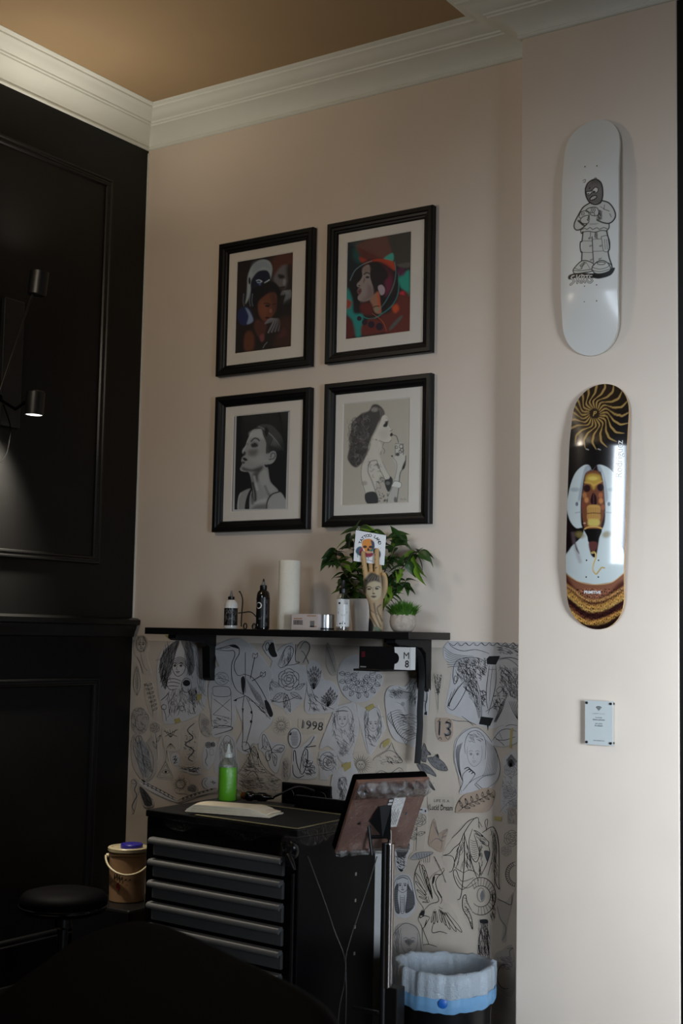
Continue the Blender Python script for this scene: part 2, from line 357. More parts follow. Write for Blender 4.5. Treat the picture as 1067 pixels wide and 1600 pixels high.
# drawers, from the photograph: seven fronts with a full-width rolled handle
dz0, pitch = .790, .0757
for i in range(9):
    zt_ = dz0-i*pitch
    dr = MB().box((.002, -hd-.004, zt_-.036), (CHW-.108, .012, .056)).build('drawer', 'drawer_grey', chest, bevel=.002)
    pr = [(0, zt_), (-.016, zt_-.001), (-.024, zt_-.007), (-.026, zt_-.015), (-.023, zt_-.021), (-.017, zt_-.023), (-.017, zt_-.019), (-.009, zt_-.015), (0, zt_-.012)]
    mm = MB(); mm.prism(pr, lambda u, v, t: (t, -hd-.009+u, v), .002-(CHW-.10)/2, .002+(CHW-.10)/2)
    h = mm.build('handle', 'drawer_handle', dr, smooth=50)
for z_ in (.765, .43, .17):
    MB().lathe([(.0, .0), (.004, .001), (.005, .004), (0, .006)], 10, (-hw+.022, -hd+.001, z_), RX90).build('rivet', 'brushed_silver', chest, smooth=60)
for z_ in (.70, .61, .52, .43):
    MB().box((hw+.001, .10, z_), (.003, .008, .011)).build('side_slot', 'brushed_silver', chest)
m = MB(); m.tube([(hw-.012, -hd-.003, .74), (hw-.012, -hd-.003, .2)], .006, 8); m.build('corner_strip', 'steel_dark', chest)
for sx in (-1, 1):
    for sy in (-1, 1):
        m = MB(); m.lathe([(.012, -.014), (.04, -.012), (.045, 0), (.04, .012), (.012, .014)], 20, (sx*(hw-.07), sy*(hd-.07), .045), Matrix.Rotation(math.pi/2, 3, 'Y'))
        m.box((sx*(hw-.07), sy*(hd-.07), .08), (.06, .06, .02)); m.build('castor', 'black_plastic', chest, smooth=40)
# clear film pulled over the top and the right corner
rng = np.random.default_rng(3)
m = MB(); nx, ny = 46, 14; vs = []
for j in range(ny):
    for i in range(nx):
        s_ = i/(nx-1)*1.16; d_ = j/(ny-1)
        if s_ < .72: x, y, ox, oy = -hw+.1+s_*.87, -hd, 0, -1
        else: x, y, ox, oy = hw, -hd+(s_-.72)*.9, 1, 0
        off = .004+.007*abs(math.sin(i*1.7)+.6*math.sin(i*.73+j*.6))*d_
        vs.append((min(x, hw+.002)+ox*off, y+oy*off, CHH+.006+.014*max(0, y+hd)/(2*hd)-d_*(.045+.02*math.sin(i*.45))))
m.add(vs, [(j*nx+i, j*nx+i+1, (j+1)*nx+i+1, (j+1)*nx+i) for j in range(ny-1) for i in range(nx-1)])
m.build('film_skirt', 'clear_film', chest, smooth=180)
# ---- power unit strapped in film on the front right corner
k0 = Vector((hw-.018, -hd-.03, .815))
pu = thing('foot_pedal_plug', chest.matrix_basis @ k0, 'round black plug in clear film on the front right corner of the tool chest', 'plug', rz=RZ)
m = MB(); m.lathe([(.0, .0), (.03, .0), (.034, .006), (.034, .02), (.026, .026), (.012, .027), (0, .024)], 28, (0, .026, 0), RX90); m.build('plug_body', 'black_gloss', pu, smooth=40)
m = MB(); m.tube([(.01, -.004, -.012), (.03, -.012, -.03), (.045, -.012, -.055)], [.012, .010, .006], 12); m.build('cord_neck', 'black_plastic', pu, smooth=50)
m = MB(); vs = []; na, nr = 30, 9
for j in range(nr):
    for i in range(na):
        a = 2*math.pi*i/na; r = .004+.047*j/(nr-1)
        vs.append((r*math.cos(a)+.006*math.sin(3*a+j), -.006-.008*math.sin(a*5+j*.9)*j/nr+.02*(j/nr)**2, r*math.sin(a)+.006*math.sin(4*a)))
m.add(vs, [(j*na+i, j*na+(i+1) % na, (j+1)*na+(i+1) % na, (j+1)*na+i) for j in range(nr-1) for i in range(na)]); m.build('film_wrap', 'clear_film', pu, smooth=180)
# ---- cables hanging down the side of the chest
def cable(px_pts, plane, r, mat, label, k=6):
    P = [at(a, b, plane[0], plane[1]) if len(p) == 2 else at(a, b, plane[0], p[2]) for p in px_pts for a, b in [p[:2]]]
    P = smooth_line(P, k)
    o = MB().tube(P, r, 6).build('cable', mat, smooth=60); tag(o, label, 'cable', 'thin cables by the tool chest'); return o
pm('cable_grey', (44, 41, 38), .45, var=.1)
cable([(481, 1338, -.70), (490, 1362, -.70), (507, 1408, -.69), (523, 1455, -.67), (535, 1485, -.66), (539, 1505, -.65), (538, 1535, -.65), (531, 1570, -.66), (528, 1600, -.66)], (1, -.68), .0021, 'cable_grey',
      'thin grey cable running from the plug on the chest corner down to the floor')
cable([(589, 1338, -.52), (578, 1375, -.55), (563, 1420, -.59), (548, 1465, -.63), (541, 1492, -.645), (540, 1512, -.655), (541, 1550, -.66), (540, 1600, -.66)], (1, -.6), .0019, 'cable_grey',
      'thin grey cable dropping slantwise from the armrest stand beside the chest')

# ---- things on the chest
def on_chest(px, py, dz=0.):
    z = CHH+.006
    for _ in range(4):
        p = at(px, py, 2, z+dz); q = chest.matrix_basis.inverted() @ Vector(p); z = tz(q.y)
    return Vector((p[0], p[1], z+.005))
pm('green_soap', (118, 206, 48), .12, var=.05, vscale=30, coat=.5, spec=.6)
film_mat('bottle_clear', (.93, .96, .95), .10, .1, .5, 60)
p = on_chest(355, 1254)
gb = thing('squeeze_bottle', p, 'clear squeeze bottle of bright green soap on the tool chest', 'bottle')
h0 = .128; r0 = .0365
MB().lathe([(0, .002), (r0-.006, .002), (r0-.0025, .006), (r0-.0025, h0), (0, h0)], 32).build('green_soap', 'green_soap', gb, smooth=40)
MB().lathe([(r0-.004, 0), (r0, .005), (r0, h0), (r0-.002, h0+.012), (r0-.012, h0+.026), (.014, h0+.034), (.013, h0+.040)], 32, cap=False).build('bottle_body', 'bottle_clear', gb, smooth=40)
pm('cap_clear', (205, 212, 208), .3, var=.03)
MB().lathe([(0, h0+.036), (.0165, h0+.036), (.0165, h0+.050), (.011, h0+.053), (.008, h0+.058), (.0055, h0+.078), (.003, h0+.086), (0, h0+.086)], 24).build('nozzle', 'cap_clear', gb, smooth=40)
# folded paper towels: each sheet a part
pm('napkin', (238, 228, 204), .95, var=.02, vscale=40, bump=.15, bscale=200)
pa = on_chest(289, 1272); pb = on_chest(421, 1281); pc_ = on_chest(300, 1256)
ux = Vector((pb-pa)); L_ = ux.length; ux.normalize(); uy = Vector((-ux.y, ux.x, 0)); uy.normalize()
nap = thing('paper_towels', pa, 'small stack of folded cream paper towels on the front of the tool chest', 'paper towels')
for i in range(7):
    m = MB(); nu, nv = 14, 6; vs = []
    ln = L_-.006*i+.006*math.sin(i*2.1); wd = .115-.003*(i % 3)
    for lay in (0, 1):
        for a in range(nu+1):
            for b_ in range(nv+1):
                s_ = a/nu; t_ = b_/nv
                curl = .010*max(0, (s_-.78)/.22)**2*(i/3.)*0.6
                edge = .002*math.sin(i*1.3+t_*5)
                hgt = .004+i*.0042+lay*.003+.003*math.sin(t_*math.pi)-.004*max(0, (.10-s_)/.1)**2*i*.6-curl*.25*i
                q = ux*(.002*i+s_*ln+edge)+uy*(t_*wd+.002*math.sin(i*3.))
                vs.append((q.x, q.y, max(.003, hgt)))
    n1 = (nu+1)*(nv+1); fs = []
    for a in range(nu):
        for b_ in range(nv):
            k = a*(nv+1)+b_; fs += [(k, k+1, k+nv+2, k+nv+1), (n1+k, n1+k+nv+1, n1+k+nv+2, n1+k+1)]
    rim = [a*(nv+1) for a in range(nu+1)]+[nu*(nv+1)+b_ for b_ in range(1, nv+1)]+[a*(nv+1)+nv for a in range(nu-1, -1, -1)]+[b_ for b_ in range(nv-1, 0, -1)]
    fs += [(rim[k], rim[(k+1) % len(rim)], rim[(k+1) % len(rim)]+n1, rim[k]+n1) for k in range(len(rim))]
    m.add(vs, fs).build('towel_sheet', 'napkin', nap, smooth=60)
# tattoo machine lying behind the towels
p = on_chest(366, 1253); q2 = on_chest(432, 1258)
dv = (q2-p).normalized(); Rm = dv.to_track_quat('Z', 'Y').to_matrix()
tm = thing('tattoo_machine', p, 'black and copper tattoo machine with a glass end cap lying behind the paper towels', 'tattoo machine')
pm('copper', (150, 74, 50), .3, .9, var=.1); pm('olive_glass', (96, 92, 60), .12, var=.2, vscale=60, coat=.6)
up_ = Vector((0, 0, .0215))
MB().lathe([(0, -.006), (.010, -.006), (.019, .0), (.0205, .012), (.018, .026), (.012, .034), (0, .035)], 24, up_, Rm).build('end_cap', 'olive_glass', tm, smooth=60)
MB().lathe([(.019, .002), (.0212, .006), (.0205, .014), (.017, .017)], 24, up_, Rm, cap=False).build('cap_rim', 'black_gloss', tm, smooth=50)
MB().lathe([(.0, .034), (.013, .034), (.0145, .040), (.0145, .052), (.0, .053)], 20, up_, Rm).build('copper_ring', 'copper', tm, smooth=50)
MB().lathe([(0, .052), (.016, .053), (.019, .06), (.019, .075), (.014, .082), (.013, .1), (.017, .106), (.0165, .135), (.010, .145), (.006, .17), (0, .171)], 22, up_, Rm).build('machine_body', 'black_gloss', tm, smooth=40)
m = MB(); m.tube(smooth_line([up_+Rm @ Vector((0, 0, .165)), up_+Rm @ Vector((0, .02, .2))+Vector((0, 0, -.004)), up_+Rm @ Vector((.0, .05, .26))+Vector((0, .02, -.006)), up_+Rm @ Vector((0, .04, .32))+Vector((0, .03, -.008))]), .004, 8)
m.build('cord', 'black_plastic', tm, smooth=60)

# ================================================================ black double socket on the wall
s0 = at(443, 1221, 1, 0); s1 = at(520, 1229, 1, 0)
sk = thing('power_socket', ((s0[0]+s1[0])/2, 0, .865), 'black triple power socket plate on the wall behind the tool chest', 'socket')
wd = s1[0]-s0[0]; hh = .092
MB().box((0, -.006, hh/2), (wd, .012, hh)).build('plate', 'black_plastic', sk, bevel=.003)
for i in range(3):
    xx = (i-1)*wd/3.1
    MB().box((xx, -.0135, hh/2), (wd/3.5, .003, hh*.78)).build('insert', 'black_gloss', sk, bevel=.001)
    if i != 1:
        MB().lathe([(.021, 0), (.023, .002), (.021, .003), (.019, -.004), (0, -.004)], 28, (xx, -.0145, hh/2), RX90, cap=False).build('outlet_ring', 'black_plastic', sk, smooth=40)
    else:
        for s_ in (-.006, .006): MB().box((xx+s_, -.0155, hh/2), (.004, .001, .018)).build('port', 'steel_dark', sk)

# ================================================================ armrest on its stand
pm('plywood', (126, 92, 78), .55, var=.16, vscale=14, bump=.05, bscale=60)
def cp(px, py, depth):
    return Vector(CAM+(CF+CR*(px-533.5)/F_PX-CU*(py-800)/F_PX)*depth)
dep0 = float((np.array([1.60, -.5, .95])-CAM)@CF)
TL = cp(557, 1222, dep0-.118); TR = cp(668, 1218, dep0-.005); BR_ = cp(640, 1326, dep0+.118); BL = cp(527, 1335, dep0+.005)
cen = (TL+TR+BR_+BL)/4; e1 = ((TR-TL)+(BR_-BL)).normalized(); e2 = ((TL-BL)+(TR-BR_)); e2 = (e2-e1*e2.dot(e1)).normalized(); nn = e1.cross(e2)
if nn.dot(Vector(CAM)-cen) < 0: nn = -nn
W2 = ((TR-TL).length+(BR_-BL).length)/4; H2 = ((TL-BL).length+(TR-BR_).length)/4
pole_top = Vector(at(606, 1312, 1, -.5)); pole_low = Vector(at(605, 1540, 1, -.5)); px_, py_ = pole_low.x, pole_low.y
st = thing('armrest_stand', (px_, py_, 0), 'chrome pole stand with a film-wrapped wooden armrest pad, right of the tool chest', 'armrest')
def board(m, u0, u1, v0, v1, t0, t1, jit=0.):
    vs = [cen+e1*u+e2*v+nn*t for t in (t0, t1) for u, v in ((u0, v0), (u1, v0), (u1, v1), (u0, v1))]
    m.add(vs, [(0, 1, 2, 3), (7, 6, 5, 4), (0, 4, 5, 1), (1, 5, 6, 2), (2, 6, 7, 3), (3, 7, 4, 0)]); return m
bo = board(MB(), -W2, W2, -H2, H2, -.014, 0).build('wooden_board', 'plywood', st, world=True, bevel=.002)
board(MB(), -W2-.002, W2+.002, -H2-.002, H2+.002, -.046, -.0145).build('cushion', 'black_vinyl', st, world=True, bevel=.010, seg=4)
for u, v in ((-.7, .72), (.62, .78), (-.62, -.15), (.62, .05), (.55, -.82)):
    m = MB(); Rb = nn.to_track_quat('Z', 'Y').to_matrix()
    m.lathe([(0, .0025), (.004, .002), (.0062, 0), (.0062, -.001)], 12, cen+e1*u*W2+e2*v*H2+nn*.0006, Rb, cap=False).build('screw', 'steel_dark', st, world=True, smooth=60)
# sticker with black box
m = board(MB(), .02, .062, -.045, .075, .0004, .0010); m.build('sticker', 'paper_white', st, world=True)
m = board(MB(), .0, .0195, .015, .075, .0004, .0010); m.build('sticker_dark', 'ink', st, world=True)
for k in range(4): board(MB(), .003, .0165, .02+k*.0135, .029+k*.0135, .0012, .0015).build('sticker_bar', 'paper_white', st, world=True)
for k in range(5): board(MB(), .028+k*.006, .0295+k*.006, -.035, .02+.01*(k % 2), .0012, .0015).build('sticker_print', 'ink', st, world=True)
# crinkled film over the board
m = MB(); nu, nv = 80, 80; vs = []
rg = np.random.default_rng(5); ph = rg.uniform(0, 6.28, 24); ku = rg.uniform(-170, 170, 24); kv = rg.uniform(-110, 110, 24)
for j in range(nv):
    for i in range(nu):
        u = (-1.03+2.06*i/(nu-1))*W2; v = (-1.03+2.06*j/(nv-1))*H2
        amp = .0012+.010*max(0, (v/H2-.25)/.75)**1.2+.006*max(0, (-v/H2-.7)/.3)
        hgt = .0025+amp*(1+sum(math.sin(ku[q]*u+kv[q]*v+ph[q]) for q in range(24))/5)
        if abs(u) > W2 or abs(v) > H2: hgt -= .01
        vs.append(cen+e1*u+e2*v+nn*max(hgt, .0018 if abs(u) < W2 and abs(v) < H2 else -.02))
m.add(vs, [(j*nu+i, j*nu+i+1, (j+1)*nu+i+1, (j+1)*nu+i) for j in range(nv-1) for i in range(nu-1)])
m.build('film_wrap', 'crinkled_film', st, world=True, smooth=180)
for v0_, v1_, am_ in ((.55, 1.03, .017), (-1.03, -.86, .006)):
    m = MB(); nu, nv = 90, 22; vs = []
    for j in range(nv):
        for i in range(nu):
            u = (-1.02+2.04*i/(nu-1))*W2; v = (v0_+(v1_-v0_)*j/(nv-1))*H2
            e_ = min(1., (v/H2-v0_)/(v1_-v0_)*2.5) if v0_ > 0 else 1.
            hgt = .006+am_*.5*e_*(1+sum(math.sin(1.6*ku[q]*u+1.4*kv[q]*v+ph[q]) for q in range(0, 24, 2))/3.2)
            vs.append(cen+e1*u+e2*v+nn*max(hgt, .004))
    m.add(vs, [(j*nu+i, j*nu+i+1, (j+1)*nu+i+1, (j+1)*nu+i) for j in range(nv-1) for i in range(nu-1)])
    m.build('film_gather', 'gathered_film', st, world=True, smooth=180)
# bracket plate, hinge, clamp rods, pole and base
a0 = Vector(at(600, 1262, 1, -.47)); plate_pts = [cen+nn*.006+e1*(-.03)+e2*.05, cen+nn*.006+e1*.012+e2*.052, Vector(at(609, 1312, 1, -.53)), Vector(at(597, 1308, 1, -.53)), cen+nn*.006+e1*(-.05)+e2*(-.01)]
m = MB(); n5 = len(plate_pts); off = Vector((.004, -.004, 0))
m.add([p_ for p_ in plate_pts]+[p_+off for p_ in plate_pts], [tuple(range(n5)), tuple(range(2*n5-1, n5-1, -1))]+[(i, i+n5, (i+1) % n5+n5, (i+1) % n5) for i in range(n5)])
m.build('hinge_plate', 'black_metal', st, world=True)
R1 = .0165
zp = float(at(605, 1318, 1, -.5)[2])
m = MB(); m.tube([(px_, py_, .405), (px_, py_, zp)], R1, 24); m.build('chrome_pole', 'chrome', st, world=True, smooth=40)
pd = Vector((math.cos(YAW), math.sin(YAW), 0))
m = MB(); m.tube([Vector((px_, py_, .28))-pd*.013, Vector((px_, py_, zp+.003))-pd*.013], R1*.75, 12); m.build('pole_shade_tube', 'black_metal', st, world=True, smooth=40)  # black tube added as the shaded left side of the chrome pole
m = MB(); m.tube([(px_, py_, zp-.002), (px_, py_, zp+.03), Vector(at(608, 1300, 1, -.505)), Vector(at(606, 1292, 1, -.5))], [.008, .008, .009, .006], 14); m.build('hinge_pin', 'chrome', st, world=True, smooth=50)
b0 = Vector(at(577, 1308, 1, -.53)); b1 = Vector(at(607, 1307, 1, -.52))
MB().tube([b0, b1], .0065, 12).build('clamp_bar', 'black_metal', st, world=True, smooth=50)
MB().tube([Vector(at(575, 1283, 1, -.53)), Vector(at(581, 1336, 1, -.535))], .0055, 12).build('clamp_rod', 'black_metal', st, world=True, smooth=50)
MB().box((px_+.02, py_+.012, .2), (.05, .05, .42)).build('lower_tube', 'black_metal', st, world=True, bevel=.004)
MB().box((px_-.06, py_-.03, .33), (.10, .012, .012)).build('height_knob', 'steel_dark', st, world=True, bevel=.003)
for a in (0, 90, 180, 270):
    d_ = Vector((math.cos(math.radians(a+30)), math.sin(math.radians(a+30)), 0))
    MB().tube([Vector((px_, py_, .03)), Vector((px_, py_, .02))+d_*.19], [.016, .012], 10).build('base_leg', 'black_metal', st, world=True, smooth=50)

# ================================================================ waste bin with liner
bc = at(695, 1506, 1, -.25); zr = bc[2]
wb = thing('waste_bin', (bc[0], bc[1], 0), 'black round waste bin with a pale blue plastic liner beside the white pilaster', 'waste bin')
rb = .158
pm('bin_black', (12, 12, 13), .35, var=.1, vscale=30)
MB().lathe([(0, 0), (rb-.016, 0), (rb-.012, .008), (rb-.004, zr-.03), (rb, zr-.02), (rb, zr-.004), (rb-.006, zr-.004), (rb-.012, zr-.03), (rb-.022, .02), (0, .02)], 48).build('bin_body', 'bin_black', wb, smooth=40)
m = bpy.data.materials.new('liner'); m.use_nodes = True; b = m.node_tree.nodes['Principled BSDF']
b.inputs['Base Color'].default_value = (*lin((172, 182, 190)), 1); b.inputs['Roughness'].default_value = .28; b.inputs['Transmission Weight'].default_value = .0
b.inputs['Subsurface Weight'].default_value = .0; b.inputs['Alpha'].default_value = .88; MATS['liner'] = m
nz = m.node_tree.nodes.new('ShaderNodeTexNoise'); nz.inputs['Scale'].default_value = 28; nz.inputs['Detail'].default_value = 6; nz.inputs['Distortion'].default_value = 1.2
bpn = m.node_tree.nodes.new('ShaderNodeBump'); bpn.inputs['Strength'].default_value = .45; bpn.inputs['Distance'].default_value = .01
m.node_tree.links.new(nz.outputs['Fac'], bpn.inputs['Height']); m.node_tree.links.new(bpn.outputs['Normal'], b.inputs['Normal'])
pm('liner_band', (112, 158, 196), .35, var=.08, vscale=30, bump=.2, bscale=40)
pm('liner_dot', (22, 92, 178), .4, var=.05)
def wr(a, k): return .0035*math.sin(9*a+k)+.0025*math.sin(17*a+2*k)+.002*math.sin(31*a)
m = MB(); na = 144; rows = []
for kk, (r, z) in enumerate([(rb-.03, zr-.30), (rb-.026, zr-.2), (rb-.02, zr-.10), (rb-.014, zr-.03), (rb-.011, zr+.003), (rb+.001, zr+.009), (rb+.009, zr+.002), (rb+.011, zr-.03), (rb+.010, zr-.06), (rb+.008, zr-.085)]):
    for i in range(na):
        a = 2*math.pi*i/na; ww = wr(a, kk*.25); rr = r+ww*(.35 if 3 < kk < 6 else 1.)
        if kk >= 6: rr = max(rr, rb+.003)
        elif kk <= 3: rr = min(rr, rb-.014)
        rows.append((rr*math.cos(a), rr*math.sin(a), z+.005*math.sin(2*a+.6)*(kk > 3)+ww*.5))
fs = [(k*na+i, k*na+(i+1) % na, (k+1)*na+(i+1) % na, (k+1)*na+i) for k in range(9) for i in range(na)]
m.add(rows, fs); ln_ = m.build('liner', 'liner', wb, smooth=180)
m = MB(); rows = []
for kk, (r, z) in enumerate([(rb+.0125, zr-.066), (rb+.013, zr-.085), (rb+.0125, zr-.106), (rb+.0095, zr-.112)]):
    for i in range(na):
        a = 2*math.pi*i/na; rows.append(((r+.4*wr(a, 2.))*math.cos(a), (r+.4*wr(a, 2.))*math.sin(a), z+.006*math.sin(2*a+.6)+.5*wr(a, 1)))
m.add(rows, [(k*na+i, k*na+(i+1) % na, (k+1)*na+(i+1) % na, (k+1)*na+i) for k in range(3) for i in range(na)]); m.build('liner_band', 'liner_band', ln_, smooth=180)
aa = math.atan2(CAM[1]-bc[1], CAM[0]-bc[0])-.03
dn = Vector((math.cos(aa), math.sin(aa), 0)); Rd = dn.to_track_quat('Z', 'Y').to_matrix()
MB().lathe([(0, .0015), (.0135, .001), (.015, 0)], 24, dn*(rb+.0175)+Vector((0, 0, zr-.084)), Rd, cap=False).build('liner_dot', 'liner_dot', ln_, smooth=60)

# ================================================================ bucket on a low black box
BY = -.24
bb = at(198, 1404, 1, BY); bt = at(198, 1322, 1, BY)
pm('bucket_plastic', (150, 118, 88), .4, var=.05, vscale=12); pm('bucket_lid', (196, 184, 150), .35, var=.04, vscale=30); pm('blue_cap', (40, 34, 150), .35, var=.05)
bxz = bb[2]-.006
box_ = thing('storage_cube', (bb[0], BY, 0), 'low black cube under the wipes bucket beside the tool chest', 'cube stool')
MB().box((bb[0], BY, bxz/2), (.30, .30, bxz)).build('cube_body', 'black_wood', box_, bevel=.01, world=True)
bk = thing('wipes_bucket', (bb[0], BY, bxz), 'beige plastic wipes bucket with a blue cap and white handle beside the tool chest', 'bucket')
hb = bt[2]-bxz; rk = .0735
MB().lathe([(0, 0), (rk-.008, 0), (rk-.004, .004), (rk, hb-.03), (rk+.003, hb-.028), (rk+.003, hb-.022), (rk, hb-.02), (rk, hb-.012), (0, hb-.012)], 40).build('bucket_body', 'bucket_plastic', bk, smooth=35)
ld = MB().lathe([(rk+.001, hb-.016), (rk+.006, hb-.015), (rk+.007, hb-.003), (rk+.004, hb), (rk-.006, hb), (rk-.010, hb-.005), (0, hb-.004)], 40, cap=False).build('lid', 'bucket_lid', bk, smooth=35)
MB().lathe([(.044, hb-.004), (.044, hb+.008), (.041, hb+.012), (.006, hb+.011), (0, hb+.009)], 32, (.012, .006, 0), cap=False).build('cap', 'blue_cap', ld, smooth=35)
ca = math.atan2(CAM[1]-BY, CAM[0]-bb[0]); hx = Vector((-math.sin(ca), math.cos(ca), 0)); hf = Vector((math.cos(ca), math.sin(ca), 0))
P = []
for i in range(25):
    t = math.pi*i/24; P.append(-hx*math.cos(t)*(rk+.014)+hf*(.002+math.sin(t)*.082)+Vector((0, 0, hb-.035-math.sin(t)*.062)))
m = MB(); m.tube(P, .0042, 10); m.build('handle', 'bucket_lid', bk, smooth=60)
for s_ in (-1, 1):
    MB().lathe([(0, .012), (.008, .011), (.009, 0)], 14, hx*s_*(rk+.001)+Vector((0, 0, hb-.035)), (hx*s_).to_track_quat('Z', 'Y').to_matrix(), cap=False).build('handle_lug', 'bucket_lid', bk, smooth=50)
pm('bucket_print', (30, 18, 14), .6); pm('bucket_red', (120, 30, 24), .6)
def wrap(m, a, z, r): return (r*math.cos(a), r*math.sin(a), z)
for i, (a, z0, z1, wd) in enumerate([(-.75, .09, .115, .05), (-.6, .095, .12, .05), (-.45, .09, .112, .05), (-.3, .088, .105, .06), (-.12, .086, .096, .09), (.08, .085, .094, .1)]):
    m = MB(); r = rk+.0006
    m.add([wrap(0, ca+a-wd, z0, r), wrap(0, ca+a+wd, z0+.004, r), wrap(0, ca+a+wd*.8, z1, r), wrap(0, ca+a-wd*.3, z1-.006, r)], [(0, 1, 2, 3)]).build('leaf_print', 'bucket_print', bk)
m = MB(); r = rk+.0006; m.add([wrap(0, ca-.5+.12*math.cos(t), .065+.014*math.sin(t), r) for t in np.linspace(0, 6.28, 13)[:-1]], [tuple(range(12))]).build('round_print', 'bucket_red', bk)

# ================================================================ round stool and tattoo couch in the dark foreground
sc_ = at(100, 1396, 2, .62)
so = thing('round_stool', (sc_[0], sc_[1], 0), 'black round vinyl stool in the dark corner left of the bucket', 'stool')
rs = .15
MB().lathe([(0, .555), (rs-.03, .555), (rs-.008, .562), (rs, .58), (rs, .605), (rs-.012, .622), (rs-.05, .632), (0, .636)], 48).build('seat', 'black_vinyl', so, smooth=50)
MB().lathe([(rs-.002, .572), (rs+.004, .576), (rs+.004, .582), (rs-.002, .586)], 48, cap=False).build('seat_piping', 'black_gloss', so, smooth=50)
MB().lathe([(.0, .3), (.018, .3), (.018, .5), (.03, .51), (.03, .556), (0, .556)], 20).build('gas_lift', 'steel_dark', so, smooth=40)
MB().lathe([(0, .06), (.028, .06), (.028, .3), (0, .3)], 20).build('column', 'black_metal', so, smooth=40)
for a in range(5):
    d_ = Vector((math.cos(a*1.2566), math.sin(a*1.2566), 0))
    MB().tube([Vector((0, 0, .1)), d_*.22+Vector((0, 0, .06))], [.02, .013], 10).build('base_leg', 'black_metal', so, smooth=50)
    MB().lathe([(.01, -.012), (.024, -.010), (.026, 0), (.024, .010), (.01, .012)], 16, d_*.22+Vector((0, 0, .026)), Matrix.Rotation(a*1.2566, 3, 'Z') @ RX90).build('castor', 'black_plastic', so, smooth=40)
# couch: back rest end towards the chest
ca_, cb_ = Vector((2.187, -2.293, 1.0))-Vector((.909, -.417, 0))*.13, Vector((2.98, -2.655, 1.0))
ex = (cb_-ca_); Lc = ex.length; ex.normalize(); ey = Vector((-.417, -.909, 0)); ey = (ey-ex*ey.dot(ex)).normalized()
co = thing('tattoo_couch', (ca_+cb_)/2*1+ey*.5-Vector((0, 0, 1.0)), 'black padded tattoo couch in the dark foreground, lower left', 'couch')
def pad(name, o0, d1, l1, d2, l2, th, rad):
    n_ = d1.cross(d2).normalized()
    if n_.z < 0: n_ = -n_
    vs = [o0+d1*a*l1+d2*b_*l2-n_*c*th for c in (0, 1) for a, b_ in ((0, 0), (1, 0), (1, 1), (0, 1))]
    return MB().add(vs, [(0, 1, 2, 3), (7, 6, 5, 4), (0, 4, 5, 1), (1, 5, 6, 2), (2, 6, 7, 3), (3, 7, 4, 0)]).build(name, 'black_vinyl', co, world=True, bevel=rad, seg=5, smooth=60)
e2_ = (ey*.84-Vector((0, 0, .5))).normalized()
# rounded head end
m = MB(); out = []
for i in range(33):
    t = i/32; s_ = -1+2*t
    out.append((Lc/2+s_*Lc/2, .0+.2*abs(s_)**5 if s_ > 0 else .0+.12*abs(s_)**7))
out += [(Lc, .8), (0, .8)]
n_ = ex.cross(e2_).normalized(); n_ = n_ if n_.z > 0 else -n_
m.prism(out, lambda u, v, t: ca_+ex*u+e2_*v-n_*t, 0, .10); m.build('back_rest', 'black_vinyl', co, world=True, bevel=.03, seg=5, smooth=60)
o1 = ca_+e2_*.82; pad('seat_pad', o1, ex, Lc, ey, .55, .1, .03)
o2 = o1+ey*.57; pad('leg_rest', o2, ex, Lc, (ey-Vector((0, 0, .12))).normalized(), .5, .1, .03)
MB().box((ca_+ex*Lc/2+ey*.85)-Vector((0, 0, .69)), (.4, .4, .34), rot=Matrix.Rotation(math.atan2(ex.y, ex.x), 3, 'Z')).build('pedestal', 'black_metal', co, world=True, bevel=.02)
MB().box((ca_+ex*Lc/2+ey*.85)-Vector((0, 0, .96)), (.6, .9, .08), rot=Matrix.Rotation(math.atan2(ex.y, ex.x), 3, 'Z')).build('foot_plate', 'black_metal', co, world=True, bevel=.02)

# ================================================================ black wall lamp on the panelling
lx = .15
emit_mat('lamp_glow', (255, 247, 232), 3.0)
def shade_lamp(name, P, updir, power, ang, root, lean=(0, 0)):
    up3 = Vector(updir).normalized(); Rq = up3.to_track_quat('Z', 'Y').to_matrix(); P = Vector(P)
    s_ = MB().lathe([(.031, .006), (.0345, .0), (.036, .0), (.036, .088), (.030, .094), (0, .094)], 32, P, Rq, cap=False).build('lamp_shade', 'black_metal', root, world=True, smooth=40)
    MB().lathe([(0, .002), (.031, .003)], 32, P, Rq, cap=False).build('bulb_disc', 'lamp_glow', s_, world=False)
    s_.children[0].data.transform(root.matrix_basis.inverted())
    l = bpy.data.lights.new('lamp_light', 'SPOT'); l.energy = power; l.color = (1, .91, .76); l.spot_size = math.radians(ang); l.spot_blend = 1.; l.shadow_soft_size = .033
    lo = bpy.data.objects.new('lamp_light', l); COL.objects.link(lo); lo.parent = root
    lo.matrix_basis = root.matrix_basis.inverted() @ (Matrix.Translation(P-up3*.004) @ (up3-Vector((lean[0], lean[1], 0))).to_track_quat('Z', 'Y').to_matrix().to_4x4())
    return s_
